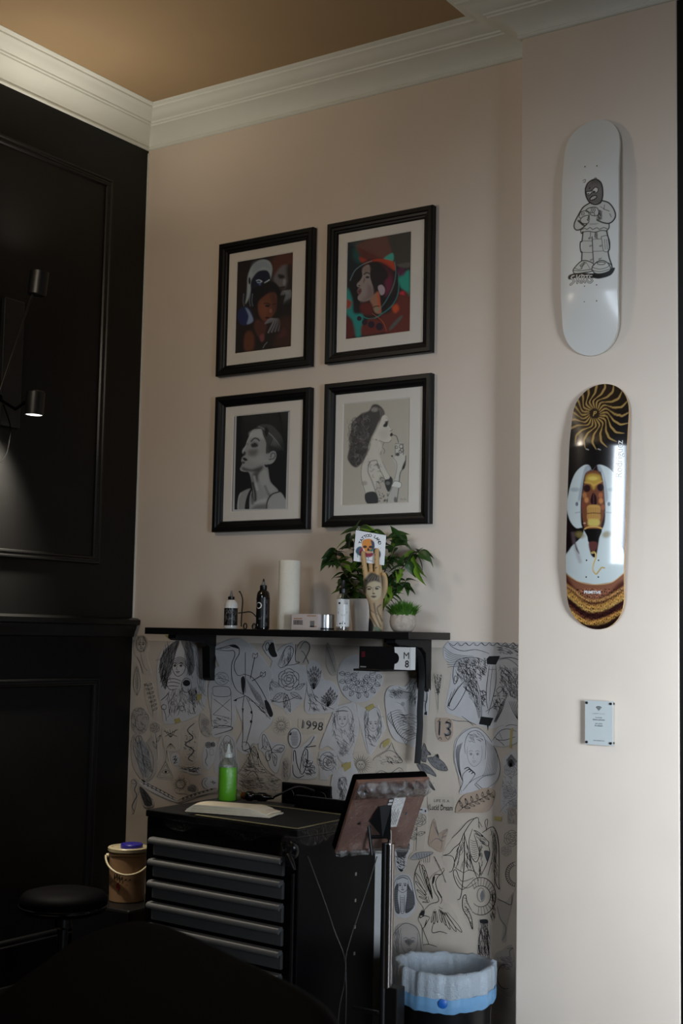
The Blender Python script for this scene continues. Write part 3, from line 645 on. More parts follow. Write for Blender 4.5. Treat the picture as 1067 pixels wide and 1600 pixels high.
def wall_lamp(dy, label, DOWN_W, UP_W):
    lo_ = Vector(at(53, 649, 0, lx))+Vector((0, dy, 0)); hi_ = Vector(at(62, 424, 0, lx))+Vector((0, dy, 0))
    base = Vector((0, float(at(20, 545, 0, .02)[1])+dy, 2.55))
    wl_ = thing('wall_lamp', base, label, 'lamp', 'black wall lamps on the panelling')
    MB().box(base+Vector((.012, 0, .0)), (.024, .10, .50)).build('back_plate', 'black_metal', wl_, world=True, bevel=.004)
    shade_lamp('lamp_shade', lo_, (.02, .03, 1), DOWN_W, 104, wl_, (-.10, -.34))
    shade_lamp('lamp_shade', hi_, (-.12, .0, -1), UP_W, 140, wl_)
    j1 = Vector(at(47, 470, 0, .14))+Vector((0, dy, 0)); j2 = Vector(at(-4, 622, 0, .14))+Vector((0, dy, 0))
    MB().tube([j1, j2], .0042, 10).build('arm', 'steel_dark', wl_, world=True, smooth=60)
    MB().tube([j2, j2+Vector((.01, .08, -.03)), lo_+Vector((-.03, -.02, .05))], .006, 10).build('lower_arm', 'cord_black', wl_, world=True, smooth=60)
    MB().tube([j1, hi_+Vector((-.01, -.0, -.05))], .006, 10).build('upper_arm', 'black_metal', wl_, world=True, smooth=60)
    MB().tube([j2, Vector((.02, j2.y, j2.z))], .009, 12).build('wall_pivot', 'cord_black', wl_, world=True, smooth=60)
    MB().lathe([(0, -.014), (.014, -.012), (.016, 0), (.014, .012), (0, .014)], 20, j2, Matrix.Rotation(math.pi/2, 3, 'Y')).build('joint', 'cord_black', wl_, world=True, smooth=50)
    P = smooth_line([j2+Vector((0, .03, -.02)), Vector(at(16, 665, 0, .06))+Vector((0, dy, 0)), Vector(at(14, 690, 0, .05))+Vector((0, dy, 0)), Vector(at(8, 712, 0, .04))+Vector((0, dy, 0)), Vector(at(-6, 724, 0, .03))+Vector((0, dy, 0)), Vector(at(-20, 700, 0, .01))+Vector((0, dy, 0))])
    MB().tube(P, .0026, 8).build('cord', 'cord_black', wl_, world=True, smooth=60)
wall_lamp(0., 'black two-armed wall lamp on the black panelling, partly cut by the left edge', 200., 16.)
wall_lamp(-2.6, 'added copy of the black wall lamp, unseen beyond the left edge, for warm bounce light', 14., 75.)  # unseen copy added to bounce warm light off the ceiling
# unseen globe added as warm fill for the left of the back wall
emit_mat('fill_glow', (255, 226, 188), 3.0)
gp = thing('fill_pendant', (.6, -1.75, 3.15), 'added opal fill globe on a cord, unseen left of the view', 'lamp')
MB().lathe([(0, -.13)]+[(.13*math.sin(t), -.13*math.cos(t)) for t in np.linspace(.15, 2.95, 18)]+[(0, .13)], 32, cap=False).build('globe', 'fill_glow', gp, smooth=180)
MB().tube([(0, 0, .125), (0, 0, ZC-3.15)], .006, 8).build('cord', 'black_plastic', gp)
MB().lathe([(.0, .115), (.045, .115), (.045, .16), (0, .17)], 20).build('cap', 'black_metal', gp, smooth=40)
pl = bpy.data.lights.new('fill_globe_light', 'POINT'); pl.energy = 14; pl.color = (1, .87, .70); pl.shadow_soft_size = .14
po = bpy.data.objects.new('fill_globe_light', pl); COL.objects.link(po); po.parent = gp; po.location = (-.0, 0, -.3)
# ================================================================ painting and lettering helpers
class Paint:
    """colours for the vertices of a print; X, Y are positions in a traced sketch of it"""
    def __init__(s, P, org, sc, base, ref, white=.8):
        q = (project(P)-np.array(org))*sc; s.X = q[:, 0]; s.Y = q[:, 1]; s.ref = lin(ref); s.white = white
        s.c = np.tile(s.k(base), (len(s.X), 1))
    def k(s, c): return np.clip(lin(c)/s.ref*np.asarray(s.white), 0, .95)
    def mix(s, idx, a, c):
        s.c[idx] = s.c[idx]*(1-a[:, None])+s.k(c)*a[:, None]
    def poly(s, pts, c, soft=3., alpha=1., sm=True):
        P = np.array(smooth_line(pts, 4, True) if sm else pts, float)
        lo = P.min(0)-soft*1.5; hi = P.max(0)+soft*1.5
        idx = np.where((s.X > lo[0]) & (s.X < hi[0]) & (s.Y > lo[1]) & (s.Y < hi[1]))[0]
        if not len(idx): return s
        x = s.X[idx]; y = s.Y[idx]; d2 = np.full(len(idx), 1e12); ins = np.zeros(len(idx), bool)
        for a, b in zip(P, np.roll(P, -1, 0)):
            e = b-a; t = np.clip(((x-a[0])*e[0]+(y-a[1])*e[1])/(e@e+1e-9), 0, 1)
            d2 = np.minimum(d2, (x-a[0]-t*e[0])**2+(y-a[1]-t*e[1])**2)
            cr = (a[1] > y) != (b[1] > y)
            ins ^= cr & (x < (b[0]-a[0])*(y-a[1])/(b[1]-a[1]+1e-12)+a[0])
        sd = np.where(ins, 1, -1)*np.sqrt(d2); al = np.clip(sd/max(soft, .1)*.5+.5, 0, 1); al = al*al*(3-2*al)*alpha
        s.mix(idx, al, c); return s
    def line(s, pts, w, c, soft=1.5, alpha=1., sm=True, taper=False):
        P = np.array(smooth_line(pts, 5) if sm else pts, float)
        lo = P.min(0)-w-soft*2; hi = P.max(0)+w+soft*2
        idx = np.where((s.X > lo[0]) & (s.X < hi[0]) & (s.Y > lo[1]) & (s.Y < hi[1]))[0]
        if not len(idx): return s
        x = s.X[idx]; y = s.Y[idx]; best = np.full(len(idx), -1e9); n = len(P)-1
        for i in range(n):
            a = P[i]; e = P[i+1]-a; t = np.clip(((x-a[0])*e[0]+(y-a[1])*e[1])/(e@e+1e-9), 0, 1)
            d = np.sqrt((x-a[0]-t*e[0])**2+(y-a[1]-t*e[1])**2)
            ww = w/2*(1 if not taper else np.sin(np.pi*np.clip((i+t)/n*.92+.06, 0, 1))**.7)
            best = np.maximum(best, ww-d)
        al = np.clip(best/max(soft, .1)*.5+.5, 0, 1)*alpha; s.mix(idx, al, c); return s
    def ell(s, cx, cy, rx, ry, c, soft=.3, alpha=1., ang=0.):
        a = math.radians(ang); dx = s.X-cx; dy = s.Y-cy
        u = (dx*math.cos(a)+dy*math.sin(a))/rx; v = (-dx*math.sin(a)+dy*math.cos(a))/ry
        r = np.sqrt(u*u+v*v); al = np.clip((1+soft/2-r)/soft, 0, 1); al = al*al*(3-2*al)*alpha
        idx = np.where(al > 0)[0]; s.mix(idx, al[idx], c); return s
    def noise(s, amp, sc, seed=0, lo=0.):
        rg_ = np.random.default_rng(seed); v = np.zeros(len(s.X))
        for _ in range(14):
            a = rg_.uniform(0, 6.28); f = sc*rg_.uniform(.5, 2); v += np.sin((s.X*math.cos(a)+s.Y*math.sin(a))*f+rg_.uniform(0, 6.28))
        s.c *= (1+amp*v/3)[:, None]; s.c = np.clip(s.c, 0, .95); return s
def set_print(o, cols):
    me = o.data; a = me.color_attributes.new('print', 'FLOAT_COLOR', 'POINT')
    full = np.ones((len(me.vertices), 4), np.float32); full[:len(cols), :3] = cols
    a.data.foreach_set('color', full.ravel())
def grid_faces(nx, ny):
    i, j = np.meshgrid(np.arange(nx-1), np.arange(ny-1)); k = (j*nx+i).ravel()
    return np.stack([k, k+1, k+nx+1, k+nx], 1)
def fast_mesh(name, V, Fq, mat, parent=None):
    me = bpy.data.meshes.new(name); me.from_pydata(V.tolist(), [], Fq.tolist()); me.materials.append(MATS[mat])
    me.polygons.foreach_set('use_smooth', [True]*len(me.polygons))
    o = bpy.data.objects.new(name, me); COL.objects.link(o)
    if parent is not None: o.parent = parent
    return o
def text_mesh(string, size, fn, align='CENTER', bold=0., xs=1.):
    """lettering as flat faces; fn(u, v) maps the text plane to 3D; returns an MB"""
    cu = bpy.data.curves.new('t', 'FONT'); cu.body = string; cu.size = size; cu.align_x = align; cu.align_y = 'CENTER'; cu.resolution_u = 3; cu.offset = bold
    ob = bpy.data.objects.new('t', cu); COL.objects.link(ob); dg = bpy.context.evaluated_depsgraph_get(); dg.update()
    me = bpy.data.meshes.new_from_object(ob.evaluated_get(dg)); m = MB()
    if len(me.vertices): m.add([fn(v.co.x*xs, v.co.y) for v in me.vertices], [tuple(p.vertices) for p in me.polygons])
    bpy.data.objects.remove(ob); bpy.data.curves.remove(cu); bpy.data.meshes.remove(me); return m

# ================================================================ the four prints
print_mat('print_matte', .6)
def art1(p):
    p.ell(250, 700, 260, 500, (30, 16, 12), .8, .5).ell(760, 260, 190, 200, (62, 30, 20), .8, .9).ell(700, 480, 160, 200, (40, 30, 28), .7)
    p.poly([(620, 200), (740, 130), (880, 120), (870, 300), (720, 330), (640, 420), (600, 330)], (70, 30, 22), 40, .8)
    p.poly([(720, 290), (820, 270), (850, 380), (840, 470), (800, 540), (770, 600), (700, 580), (640, 520), (620, 440)], (84, 72, 68), 26)
    p.poly([(680, 400), (760, 410), (770, 450), (700, 460)], (24, 18, 18), 20).poly([(760, 470), (790, 480), (780, 550), (750, 540)], (112, 98, 92), 14)
    p.poly([(800, 300), (870, 280), (870, 560), (820, 520)], (30, 18, 16), 40).poly([(700, 580), (780, 570), (770, 600), (720, 610)], (40, 26, 24), 10)
    for i in range(4): p.line([(720+i*34, 690-i*6), (760+i*30, 640-i*4), (800+i*20, 680), (760+i*26, 830-i*10)], 20, (104, 96, 92), 10, .8)
    p.poly([(640, 660), (720, 640), (700, 820), (880, 740), (880, 960), (640, 950)], (14, 11, 11), 30, .9)
    p.poly([(250, 420), (300, 290), (380, 215), (470, 188), (555, 215), (595, 300), (588, 400), (565, 470), (540, 380), (470, 345), (380, 380), (320, 480), (295, 600), (270, 720), (215, 820), (232, 700), (240, 560)], (128, 124, 120), 14)
    p.poly([(320, 250), (460, 200), (560, 250), (570, 340), (460, 300), (330, 400)], (104, 102, 102), 40, .6)
    p.poly([(370, 380), (440, 345), (520, 345), (562, 400), (568, 500), (480, 660), (360, 720), (300, 640), (292, 500)], (14, 15, 30), 14)
    p.line([(372, 490), (410, 480), (450, 500)], 12, (160, 160, 172), 6).line([(385, 515), (430, 515), (440, 500)], 12, (140, 140, 158), 6).line([(490, 520), (530, 495), (555, 478)], 13, (165, 165, 178), 6).poly([(400, 530), (430, 530), (430, 570)], (70, 72, 100), 16)
    p.ell(272, 490, 16, 52, (26, 22, 24), .4)
    p.poly([(310, 620), (420, 560), (560, 500), (660, 540), (710, 640), (700, 800), (640, 1000), (420, 780), (330, 900), (290, 760)], (9, 8, 12), 14)
    p.poly([(400, 800), (470, 720), (560, 665), (650, 680), (660, 800), (640, 930), (580, 1020), (510, 1080), (450, 1050), (400, 940)], (86, 44, 28), 18)
    p.poly([(560, 665), (650, 690), (660, 900), (600, 960), (590, 800)], (60, 28, 22), 40, .8).ell(470, 900, 60, 110, (104, 54, 34), 1., .7)
    p.line([(480, 815), (540, 815), (560, 830)], 14, (22, 10, 8), 8).ell(528, 850, 34, 16, (20, 10, 10), .6).line([(600, 830), (640, 820)], 12, (24, 10, 10), 8).ell(575, 920, 22, 30, (118, 70, 52), .9, .8).ell(530, 1020, 34, 16, (46, 12, 12), .6)
    p.poly([(360, 1050), (440, 1060), (520, 1110), (480, 1300), (440, 1350), (340, 1180)], (64, 30, 24), 24)
    p.poly([(130, 900), (220, 860), (300, 930), (330, 1060), (250, 1110), (150, 1120), (100, 1000)], (22, 28, 58), 20).poly([(215, 880), (270, 920), (325, 1060), (235, 1110), (260, 1000)], (104, 106, 118), 14)
    for x in (190, 280, 315): p.line([(x, 680), (x-8, 780), (x+4, 850)], 10, (98, 96, 102), 8, .7)
    p.poly([(210, 1250), (290, 1210), (340, 1300), (330, 1460), (250, 1500), (190, 1440)], (78, 38, 22), 30).poly([(420, 1280), (470, 1250), (480, 1330), (440, 1360)], (98, 48, 46), 20)
    for i in range(4): p.line([(500+i*30, 1100-i*8), (560+i*36, 1040-i*2), (620+i*28, 1060+i*10), (540+i*48, 1230-i*8)], 19, (112-i*8, 100-i*8, 98-i*8), 9, .85)
    p.poly([(690, 1060), (860, 1020), (870, 1400), (620, 1430), (650, 1260), (740, 1240)], (50, 24, 14), 50, .8).poly([(720, 1200), (780, 1170), (800, 1260), (700, 1300)], (70, 30, 30), 40, .7)
    p.line([(465, 1450), (495, 1400), (525, 1370)], 6, (120, 116, 110), 4)
def art2(p):
    p.poly([(110, 200), (400, 150), (420, 420), (250, 560), (100, 700)], (10, 22, 24), 60)
    p.poly([(210, 300), (280, 250), (340, 420), (290, 500), (200, 420)], (14, 62, 54), 50, .7)
    p.poly([(250, 250), (480, 150), (680, 130), (740, 350), (640, 440), (460, 460), (330, 480), (280, 380)], (72, 30, 24), 40)
    p.poly([(690, 120), (990, 70), (985, 460), (800, 520), (740, 360)], (28, 24, 20), 30)
    p.poly([(620, 440), (740, 360), (745, 470)], (28, 112, 92), 16).poly([(280, 420), (400, 470), (340, 520)], (132, 34, 18), 24)
    p.ell(480, 830, 340, 380, (12, 10, 14), .15)
    p.poly([(350, 520), (480, 450), (640, 445), (760, 490), (770, 600), (700, 560), (560, 480), (440, 480)], (140, 40, 18), 18)
    p.poly([(560, 500), (700, 560), (760, 700), (740, 860), (680, 900), (600, 700)], (56, 16, 24), 50).poly([(640, 700), (720, 700), (730, 840), (640, 960)], (84, 18, 40), 40, .8)
    p.poly([(400, 540), (520, 500), (620, 560), (680, 680), (620, 760), (640, 860), (560, 920), (480, 880), (430, 760), (400, 640)], (18, 13, 15), 24)
    p.poly([(335, 560), (400, 520), (425, 560), (430, 700), (470, 840), (470, 960), (420, 1010), (330, 1035), (265, 1010), (258, 965), (275, 935), (252, 900), (262, 855), (285, 840), (250, 825), (248, 785), (290, 740), (320, 680), (318, 610)], (116, 94, 84), 10)
    p.poly([(400, 800), (470, 860), (470, 970), (360, 1030), (300, 1030), (380, 930)], (92, 66, 60), 40, .7).poly([(330, 560), (420, 540), (420, 620), (340, 640)], (100, 74, 62), 30, .6)
    p.line([(345, 655), (380, 632), (420, 645)], 16, (20, 12, 12), 8).ell(392, 695, 26, 16, (28, 26, 34), .6).ell(345, 740, 12, 40, (86, 58, 50), .9, .7, 15)
    p.poly([(255, 870), (300, 850), (310, 880), (290, 930), (262, 930)], (84, 44, 42), 10).line([(256, 898), (310, 890)], 6, (40, 18, 18), 4).ell(278, 812, 16, 8, (64, 36, 32), .6)
    p.poly([(430, 1000), (540, 900), (570, 1060), (580, 1190), (500, 1190), (455, 1090)], (122, 78, 58), 14).poly([(520, 900), (560, 960), (575, 1190), (540, 1100)], (150, 54, 26), 18, .8)
    p.line([(475, 1110), (510, 1098), (550, 1096)], 12, (18, 14, 14), 5).ell(522, 1140, 36, 30, (86, 96, 70), .8, .6)
    p.poly([(540, 820), (590, 800), (632, 850), (625, 920), (580, 945), (545, 880)], (132, 106, 104), 8)
    p.poly([(290, 1080), (430, 1050), (470, 1150), (440, 1220), (320, 1200)], (74, 20, 18), 30).poly([(110, 850), (180, 1000), (200, 1190), (320, 1210), (330, 1330), (330, 1440), (270, 1530), (210, 1480), (180, 1300), (100, 1180)], (22, 96, 84), 26)
    p.poly([(105, 1010), (170, 1040), (150, 1110), (100, 1130)], (120, 36, 26), 26).poly([(95, 1250), (180, 1320), (220, 1500), (95, 1550)], (70, 18, 18), 40)
    p.line([(150, 740), (220, 600), (340, 510), (450, 470)], 9, (92, 110, 106), 5, .8).line([(770, 480), (785, 640), (750, 820), (650, 1020), (560, 1140)], 9, (60, 100, 92), 5, .8).line([(825, 640), (820, 900), (740, 1080), (600, 1200), (470, 1280)], 12, (28, 92, 84), 6).line([(280, 1215), (400, 1270), (520, 1250), (600, 1190)], 10, (28, 100, 88), 6)
    p.poly([(830, 700), (960, 600), (980, 700), (970, 960), (900, 880), (850, 820)], (24, 104, 84), 24).poly([(800, 520), (980, 490), (960, 560), (860, 560)], (60, 52, 46), 20).ell(860, 620, 60, 60, (70, 18, 44), .8, .8)
    p.poly([(840, 900), (890, 880), (980, 970), (970, 1440), (640, 1470), (560, 1250), (700, 1180), (780, 1060)], (76, 24, 18), 30).poly([(735, 1110), (800, 1070), (830, 1140), (770, 1190)], (150, 52, 22), 24).poly([(840, 920), (890, 890), (900, 940)], (160, 24, 40), 20)
    p.poly([(690, 1430), (740, 1340), (860, 1230), (870, 1260), (760, 1390)], (64, 60, 54), 18).poly([(320, 1350), (470, 1260), (600, 1330), (660, 1440), (330, 1500)], (78, 24, 20), 26)
    for x, y, r in ((278, 1268, 32), (352, 1322, 38), (445, 1352, 46), (560, 1382, 50)): p.ell(x, y, r, r*1.05, (26, 14, 24), .25)
    p.line([(460, 1200), (560, 1270), (620, 1340), (655, 1440)], 8, (140, 56, 34), 5)
def art3(p):
    p.poly([(250, 960), (300, 1000), (350, 1240), (380, 1440), (600, 1400), (750, 1280), (620, 1120), (580, 900), (480, 900)], (96, 88, 82), 12)
    p.poly([(115, 1570), (120, 1400), (160, 1300), (310, 1235), (330, 1330), (290, 1570)], (92, 84, 78), 12)
    p.poly([(300, 1570), (310, 1330), (380, 1440), (480, 1420), (600, 1380), (750, 1285), (840, 1370), (880, 1560)], (104, 95, 88), 12)
    p.poly([(345, 320), (440, 300), (510, 320), (560, 520), (560, 640), (600, 690), (580, 850), (540, 900), (460, 960), (300, 960), (240, 968), (170, 955), (150, 925), (165, 890), (185, 840), (170, 800), (185, 745), (225, 705), (185, 680), (192, 620), (240, 560), (252, 510), (290, 420)], (98, 89, 83), 10)
    p.poly([(300, 360), (440, 310), (500, 340), (520, 460), (440, 440), (330, 450)], (118, 108, 101), 30, .8)
    p.poly([(280, 640), (420, 620), (400, 740), (300, 720)], (62, 55, 50), 40, .8).poly([(300, 760), (500, 700), (560, 780), (420, 840)], (112, 103, 96), 50, .5)
    p.poly([(190, 900), (330, 930), (500, 880), (470, 970), (300, 965), (200, 950)], (40, 35, 33), 30, .9).poly([(350, 1000), (470, 960), (440, 1100), (360, 1150)], (34, 30, 28), 40, .8)
    p.poly([(430, 1050), (480, 960), (560, 960), (620, 1140), (700, 1260), (560, 1300), (480, 1150)], (108, 99, 92), 26, .7).line([(350, 1150), (385, 1300), (390, 1430)], 34, (20, 17, 17), 16).line([(370, 1050), (400, 1180), (420, 1250)], 30, (124, 115, 108), 18, .7).line([(540, 1200), (580, 1290), (620, 1350)], 26, (56, 50, 46), 20, .8)
    p.poly([(390, 300), (450, 245), (540, 228), (650, 250), (760, 360), (820, 480), (835, 600), (810, 640), (700, 640), (620, 660), (560, 690), (555, 600), (560, 520), (510, 400), (480, 300)], (40, 37, 35), 10)
    for i in range(16):
        t = i/15; p.line([(430+60*t, 262+14*t), (560+150*t-60, 290+120*t), (660+120*t, 420+150*t), (700+120*t-80*(1-t), 560+70*t)], 9, (92, 86, 80) if i % 2 else (22, 20, 20), 6, .7)
    p.poly([(700, 660), (760, 560), (850, 480), (870, 760), (720, 760)], (9, 9, 10), 90, .9)
    p.poly([(550, 270), (600, 330), (560, 420), (530, 350)], (14, 12, 12), 16).poly([(600, 560), (760, 600), (740, 650), (620, 660)], (24, 22, 21), 30, .8)
    p.poly([(600, 690), (650, 650), (700, 655), (718, 720), (690, 800), (640, 845), (580, 850), (560, 790), (590, 760)], (98, 90, 84), 8).line([(630, 740), (640, 690), (680, 680), (700, 720), (670, 770)], 14, (40, 35, 33), 8).line([(610, 780), (650, 770)], 16, (46, 40, 38), 10)
    p.poly([(530, 860), (600, 870), (560, 905)], (20, 18, 18), 8)
    p.line([(325, 495), (370, 450), (420, 455), (450, 485)], 20, (16, 14, 14), 8).poly([(320, 545), (370, 505), (430, 530), (420, 580), (340, 590)], (30, 27, 26), 16).line([(345, 530), (385, 512), (430, 545)], 8, (92, 84, 78), 5).line([(245, 520), (262, 540)], 16, (20, 18, 18), 8)
    p.poly([(195, 690), (225, 650), (240, 690), (215, 720)], (34, 30, 28), 10).poly([(190, 760), (225, 750), (270, 790), (220, 800)], (22, 18, 18), 8).poly([(180, 810), (230, 820), (200, 850)], (40, 32, 30), 10)
    p.line([(195, 650), (240, 570), (265, 500), (330, 370)], 8, (132, 124, 116), 6, .8).line([(155, 925), (175, 955), (240, 968)], 6, (124, 114, 108), 5, .7)
    p.line([(120, 1560), (125, 1400), (165, 1300)], 7, (140, 130, 124), 6, .7).poly([(225, 1570), (245, 1400), (300, 1260), (340, 1235), (310, 1340), (295, 1570)], (9, 9, 10), 6).line([(560, 1570), (575, 1440), (640, 1330), (760, 1285)], 18, (9, 9, 10), 6)
    p.poly([(380, 1440), (480, 1400), (560, 1380), (520, 1480), (400, 1490)], (116, 106, 98), 20, .7).poly([(310, 1330), (345, 1300), (370, 1440), (330, 1480)], (40, 36, 34), 20, .7).poly([(400, 1490), (560, 1470), (555, 1570), (330, 1570)], (50, 45, 42), 40, .7)
    p.line([(300, 1560), (302, 1400), (330, 1290)], 7, (120, 112, 106), 5, .7).poly([(60, 1540), (60, 1575), (900, 1555), (900, 1520)], (96, 88, 82), 10, .0)
def art4(p):
    g = (44, 38, 34); d_ = (26, 22, 21); l_ = (134, 120, 106)
    p.poly([(415, 190), (460, 115), (530, 105), (600, 160), (630, 240), (560, 330), (500, 460), (440, 580), (400, 700), (370, 820), (310, 920), (240, 980), (170, 950), (115, 860), (125, 780), (150, 660), (130, 590), (160, 480), (170, 370), (260, 270), (340, 222)], g, 14)
    rg_ = np.random.default_rng(4)
    for i in range(210):
        cx, cy = rg_.uniform(140, 430), rg_.uniform(260, 930)
        if abs(cx-(300-(cy-260)*.08)) > 170: continue
        a = rg_.uniform(0, 6.28); r = rg_.uniform(18, 50)
        pts = [(cx+r*math.cos(a+t)*(1-.1*t), cy+r*math.sin(a+t)) for t in (0, .7, 1.4, 2.1, 2.8)]
        p.line(pts, rg_.uniform(4, 9), [(20, 17, 17), (84, 74, 67), (66, 57, 52), (24, 20, 19)][i % 4], 5, .7, taper=True)
    for i in range(9): p.line([(430+i*18, 190-i*3), (470+i*14, 140+i*4), (540+i*9, 150+i*12), (590-i*6, 240+i*26)], 10, [(30, 26, 25), (86, 75, 68), (60, 52, 48)][i % 3], 8, .8)
    p.ell(490, 180, 46, 30, (104, 92, 82), 1., .7)
    p.poly([(600, 270), (650, 260), (680, 320), (690, 400), (730, 450), (710, 480), (745, 520), (715, 555), (720, 590), (690, 630), (620, 635), (540, 605), (490, 590), (470, 560), (520, 470), (560, 370)], l_, 8)
    p.poly([(540, 480), (680, 440), (690, 560), (600, 600)], (120, 106, 94), 50, .6)
    p.line([(650, 290), (680, 330), (688, 395), (722, 450)], 5, (96, 82, 72), 4).poly([(610, 400), (640, 360), (672, 345), (676, 375), (660, 415), (620, 418)], d_, 8).line([(640, 350), (675, 340)], 14, d_, 6).line([(705, 475), (725, 470), (735, 455)], 7, g, 4)
    p.poly([(705, 525), (725, 498), (745, 520), (735, 545), (710, 548)], d_, 7).line([(560, 605), (620, 632), (690, 632), (722, 600)], 6, g, 4).line([(745, 530), (795, 550), (825, 645)], 9, d_, 4)
    p.ell(512, 600, 16, 12, d_, .5)
    for a, b, c_ in (((545, 610), (520, 660), (525, 705)), ((620, 640), (590, 720), (575, 800)), ((590, 700), (630, 740), (620, 790)), ((560, 700), (545, 760), (555, 800))): p.line([a, b, c_], 7, g, 4, .9)
    p.poly([(460, 600), (560, 620), (600, 720), (560, 800), (620, 960), (700, 1110), (640, 1150), (560, 1100), (480, 1400), (360, 1340), (310, 1160), (310, 960), (420, 740)], l_, 14, .8)
    p.line([(430, 640), (410, 740), (330, 900), (305, 1010), (310, 1150), (360, 1330)], 7, (70, 60, 54), 6).line([(520, 880), (560, 1000), (620, 1120), (690, 1290)], 7, g, 5).line([(600, 900), (660, 1030), (710, 1110)], 6, (90, 78, 70), 5)
    p.line([(400, 960), (430, 900), (510, 880)], 8, g, 5)
    for i in range(46):
        cx, cy = rg_.uniform(390, 600), rg_.uniform(890, 1440)
        if cx < 390+(cy-890)*.28 or cx > 540+(cy-890)*.32: continue
        a = rg_.uniform(0, 6.28); r = rg_.uniform(10, 34); p.line([(cx+r*math.cos(a+t), cy+r*math.sin(a+t)) for t in (0, .8, 1.6, 2.4)], 7, [(38, 33, 31), (60, 52, 48)][i % 2], 4, .7)
    p.line([(410, 940), (400, 1040), (450, 1160), (500, 1300), (540, 1440)], 12, (60, 52, 48), 9, .8).ell(350, 1200, 40, 30, (92, 78, 68), .9, .6)
    p.poly([(360, 1345), (500, 1325), (540, 1470), (385, 1480)], (34, 32, 30), 8).poly([(630, 1160), (690, 1140), (710, 1105), (745, 1160), (720, 1270), (680, 1320), (640, 1240)], (34, 32, 30), 8).ell(675, 1200, 30, 26, (80, 74, 68), .6, .7)
    p.poly([(770, 1150), (790, 960), (740, 850), (735, 820), (770, 840), (790, 660), (890, 650), (895, 780), (925, 820), (910, 960), (850, 1050), (830, 1180)], (128, 115, 103), 8)
    p.line([(740, 840), (790, 900), (800, 990), (770, 1140)], 5, g, 4).line([(925, 820), (912, 960), (850, 1050), (832, 1180)], 11, d_, 5).poly([(880, 960), (920, 880), (905, 990), (870, 1010)], d_, 10)
    for x, y, r in ((860, 690, 26), (870, 740, 24), (850, 760, 22), (795, 700, 18)): p.line([(x+r*math.cos(t), y+r*math.sin(t)) for t in np.linspace(0, 5.5, 8)], 8, d_, 4)
    p.ell(810, 800, 28, 24, (52, 46, 42), .5).ell(733, 824, 12, 12, d_, .5).line([(885, 660), (890, 800)], 10, d_, 5).line([(780, 650), (890, 655)], 7, g, 4).line([(775, 680), (780, 820)], 6, g, 4)
    p.poly([(735, 1220), (770, 1170), (850, 1190), (862, 1240), (830, 1270), (740, 1250)], (140, 128, 116), 6).line([(735, 1220), (770, 1170), (850, 1190), (862, 1240), (830, 1268), (742, 1250)], 6, g, 4)
    p.poly([(700, 1330), (740, 1260), (825, 1275), (800, 1465), (680, 1470)], (118, 106, 96), 8).line([(825, 1275), (800, 1465)], 9, d_, 5).line([(735, 1262), (690, 1350), (660, 1470)], 6, g, 4).ell(780, 1430, 22, 40, (50, 44, 41), .7, .8)
    for i in range(22):
        cx, cy = rg_.uniform(540, 700), rg_.uniform(1320, 1460); p.ell(cx, cy, rg_.uniform(6, 18), rg_.uniform(6, 14), [(40, 35, 33), (72, 63, 57), (120, 108, 97)][i % 3], .5, .8)
    for i in range(5): p.line([(850+i*16, 1432-(i % 2)*16), (858+i*16, 1412+(i % 3)*8), (866+i*16, 1430)], 4, (70, 60, 54), 3)
ARTS = [(art1, (360, 385), 9.145, (20, 13, 12), (128, 111, 97)), (art2, (530, 355), 8.892, (20, 16, 18), (130, 112, 98)),
        (art3, (360, 640), 10., (9, 9, 10), (124, 109, 97)), (art4, (530, 620), 8.892, (118, 104, 90), (134, 119, 107))]
for k, (fn, org, sc_, base, ref) in enumerate(ARTS):
    x0, x1, z0, z1, yp = pic[k]['_pr']; del pic[k]['_pr']; ox_, _, oz_ = pic[k].location
    nx, nz = 150, 232; gx, gz = np.meshgrid(np.linspace(x0, x1, nx), np.linspace(z1, z0, nz))
    V = np.stack([gx.ravel(), np.full(gx.size, yp), gz.ravel()], 1)
    o = fast_mesh('print', V, grid_faces(nx, nz), 'print_matte', pic[k])
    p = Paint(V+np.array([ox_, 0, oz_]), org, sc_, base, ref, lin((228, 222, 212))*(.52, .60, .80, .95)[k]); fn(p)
    if k == 2: p.poly([(30, 1610), (70, 90), (95, 110), (62, 1560), (860, 1545), (905, 40), (960, 20), (900, 1620)], (122, 110, 104), 3, 1., False)
    set_print(o, p.c)
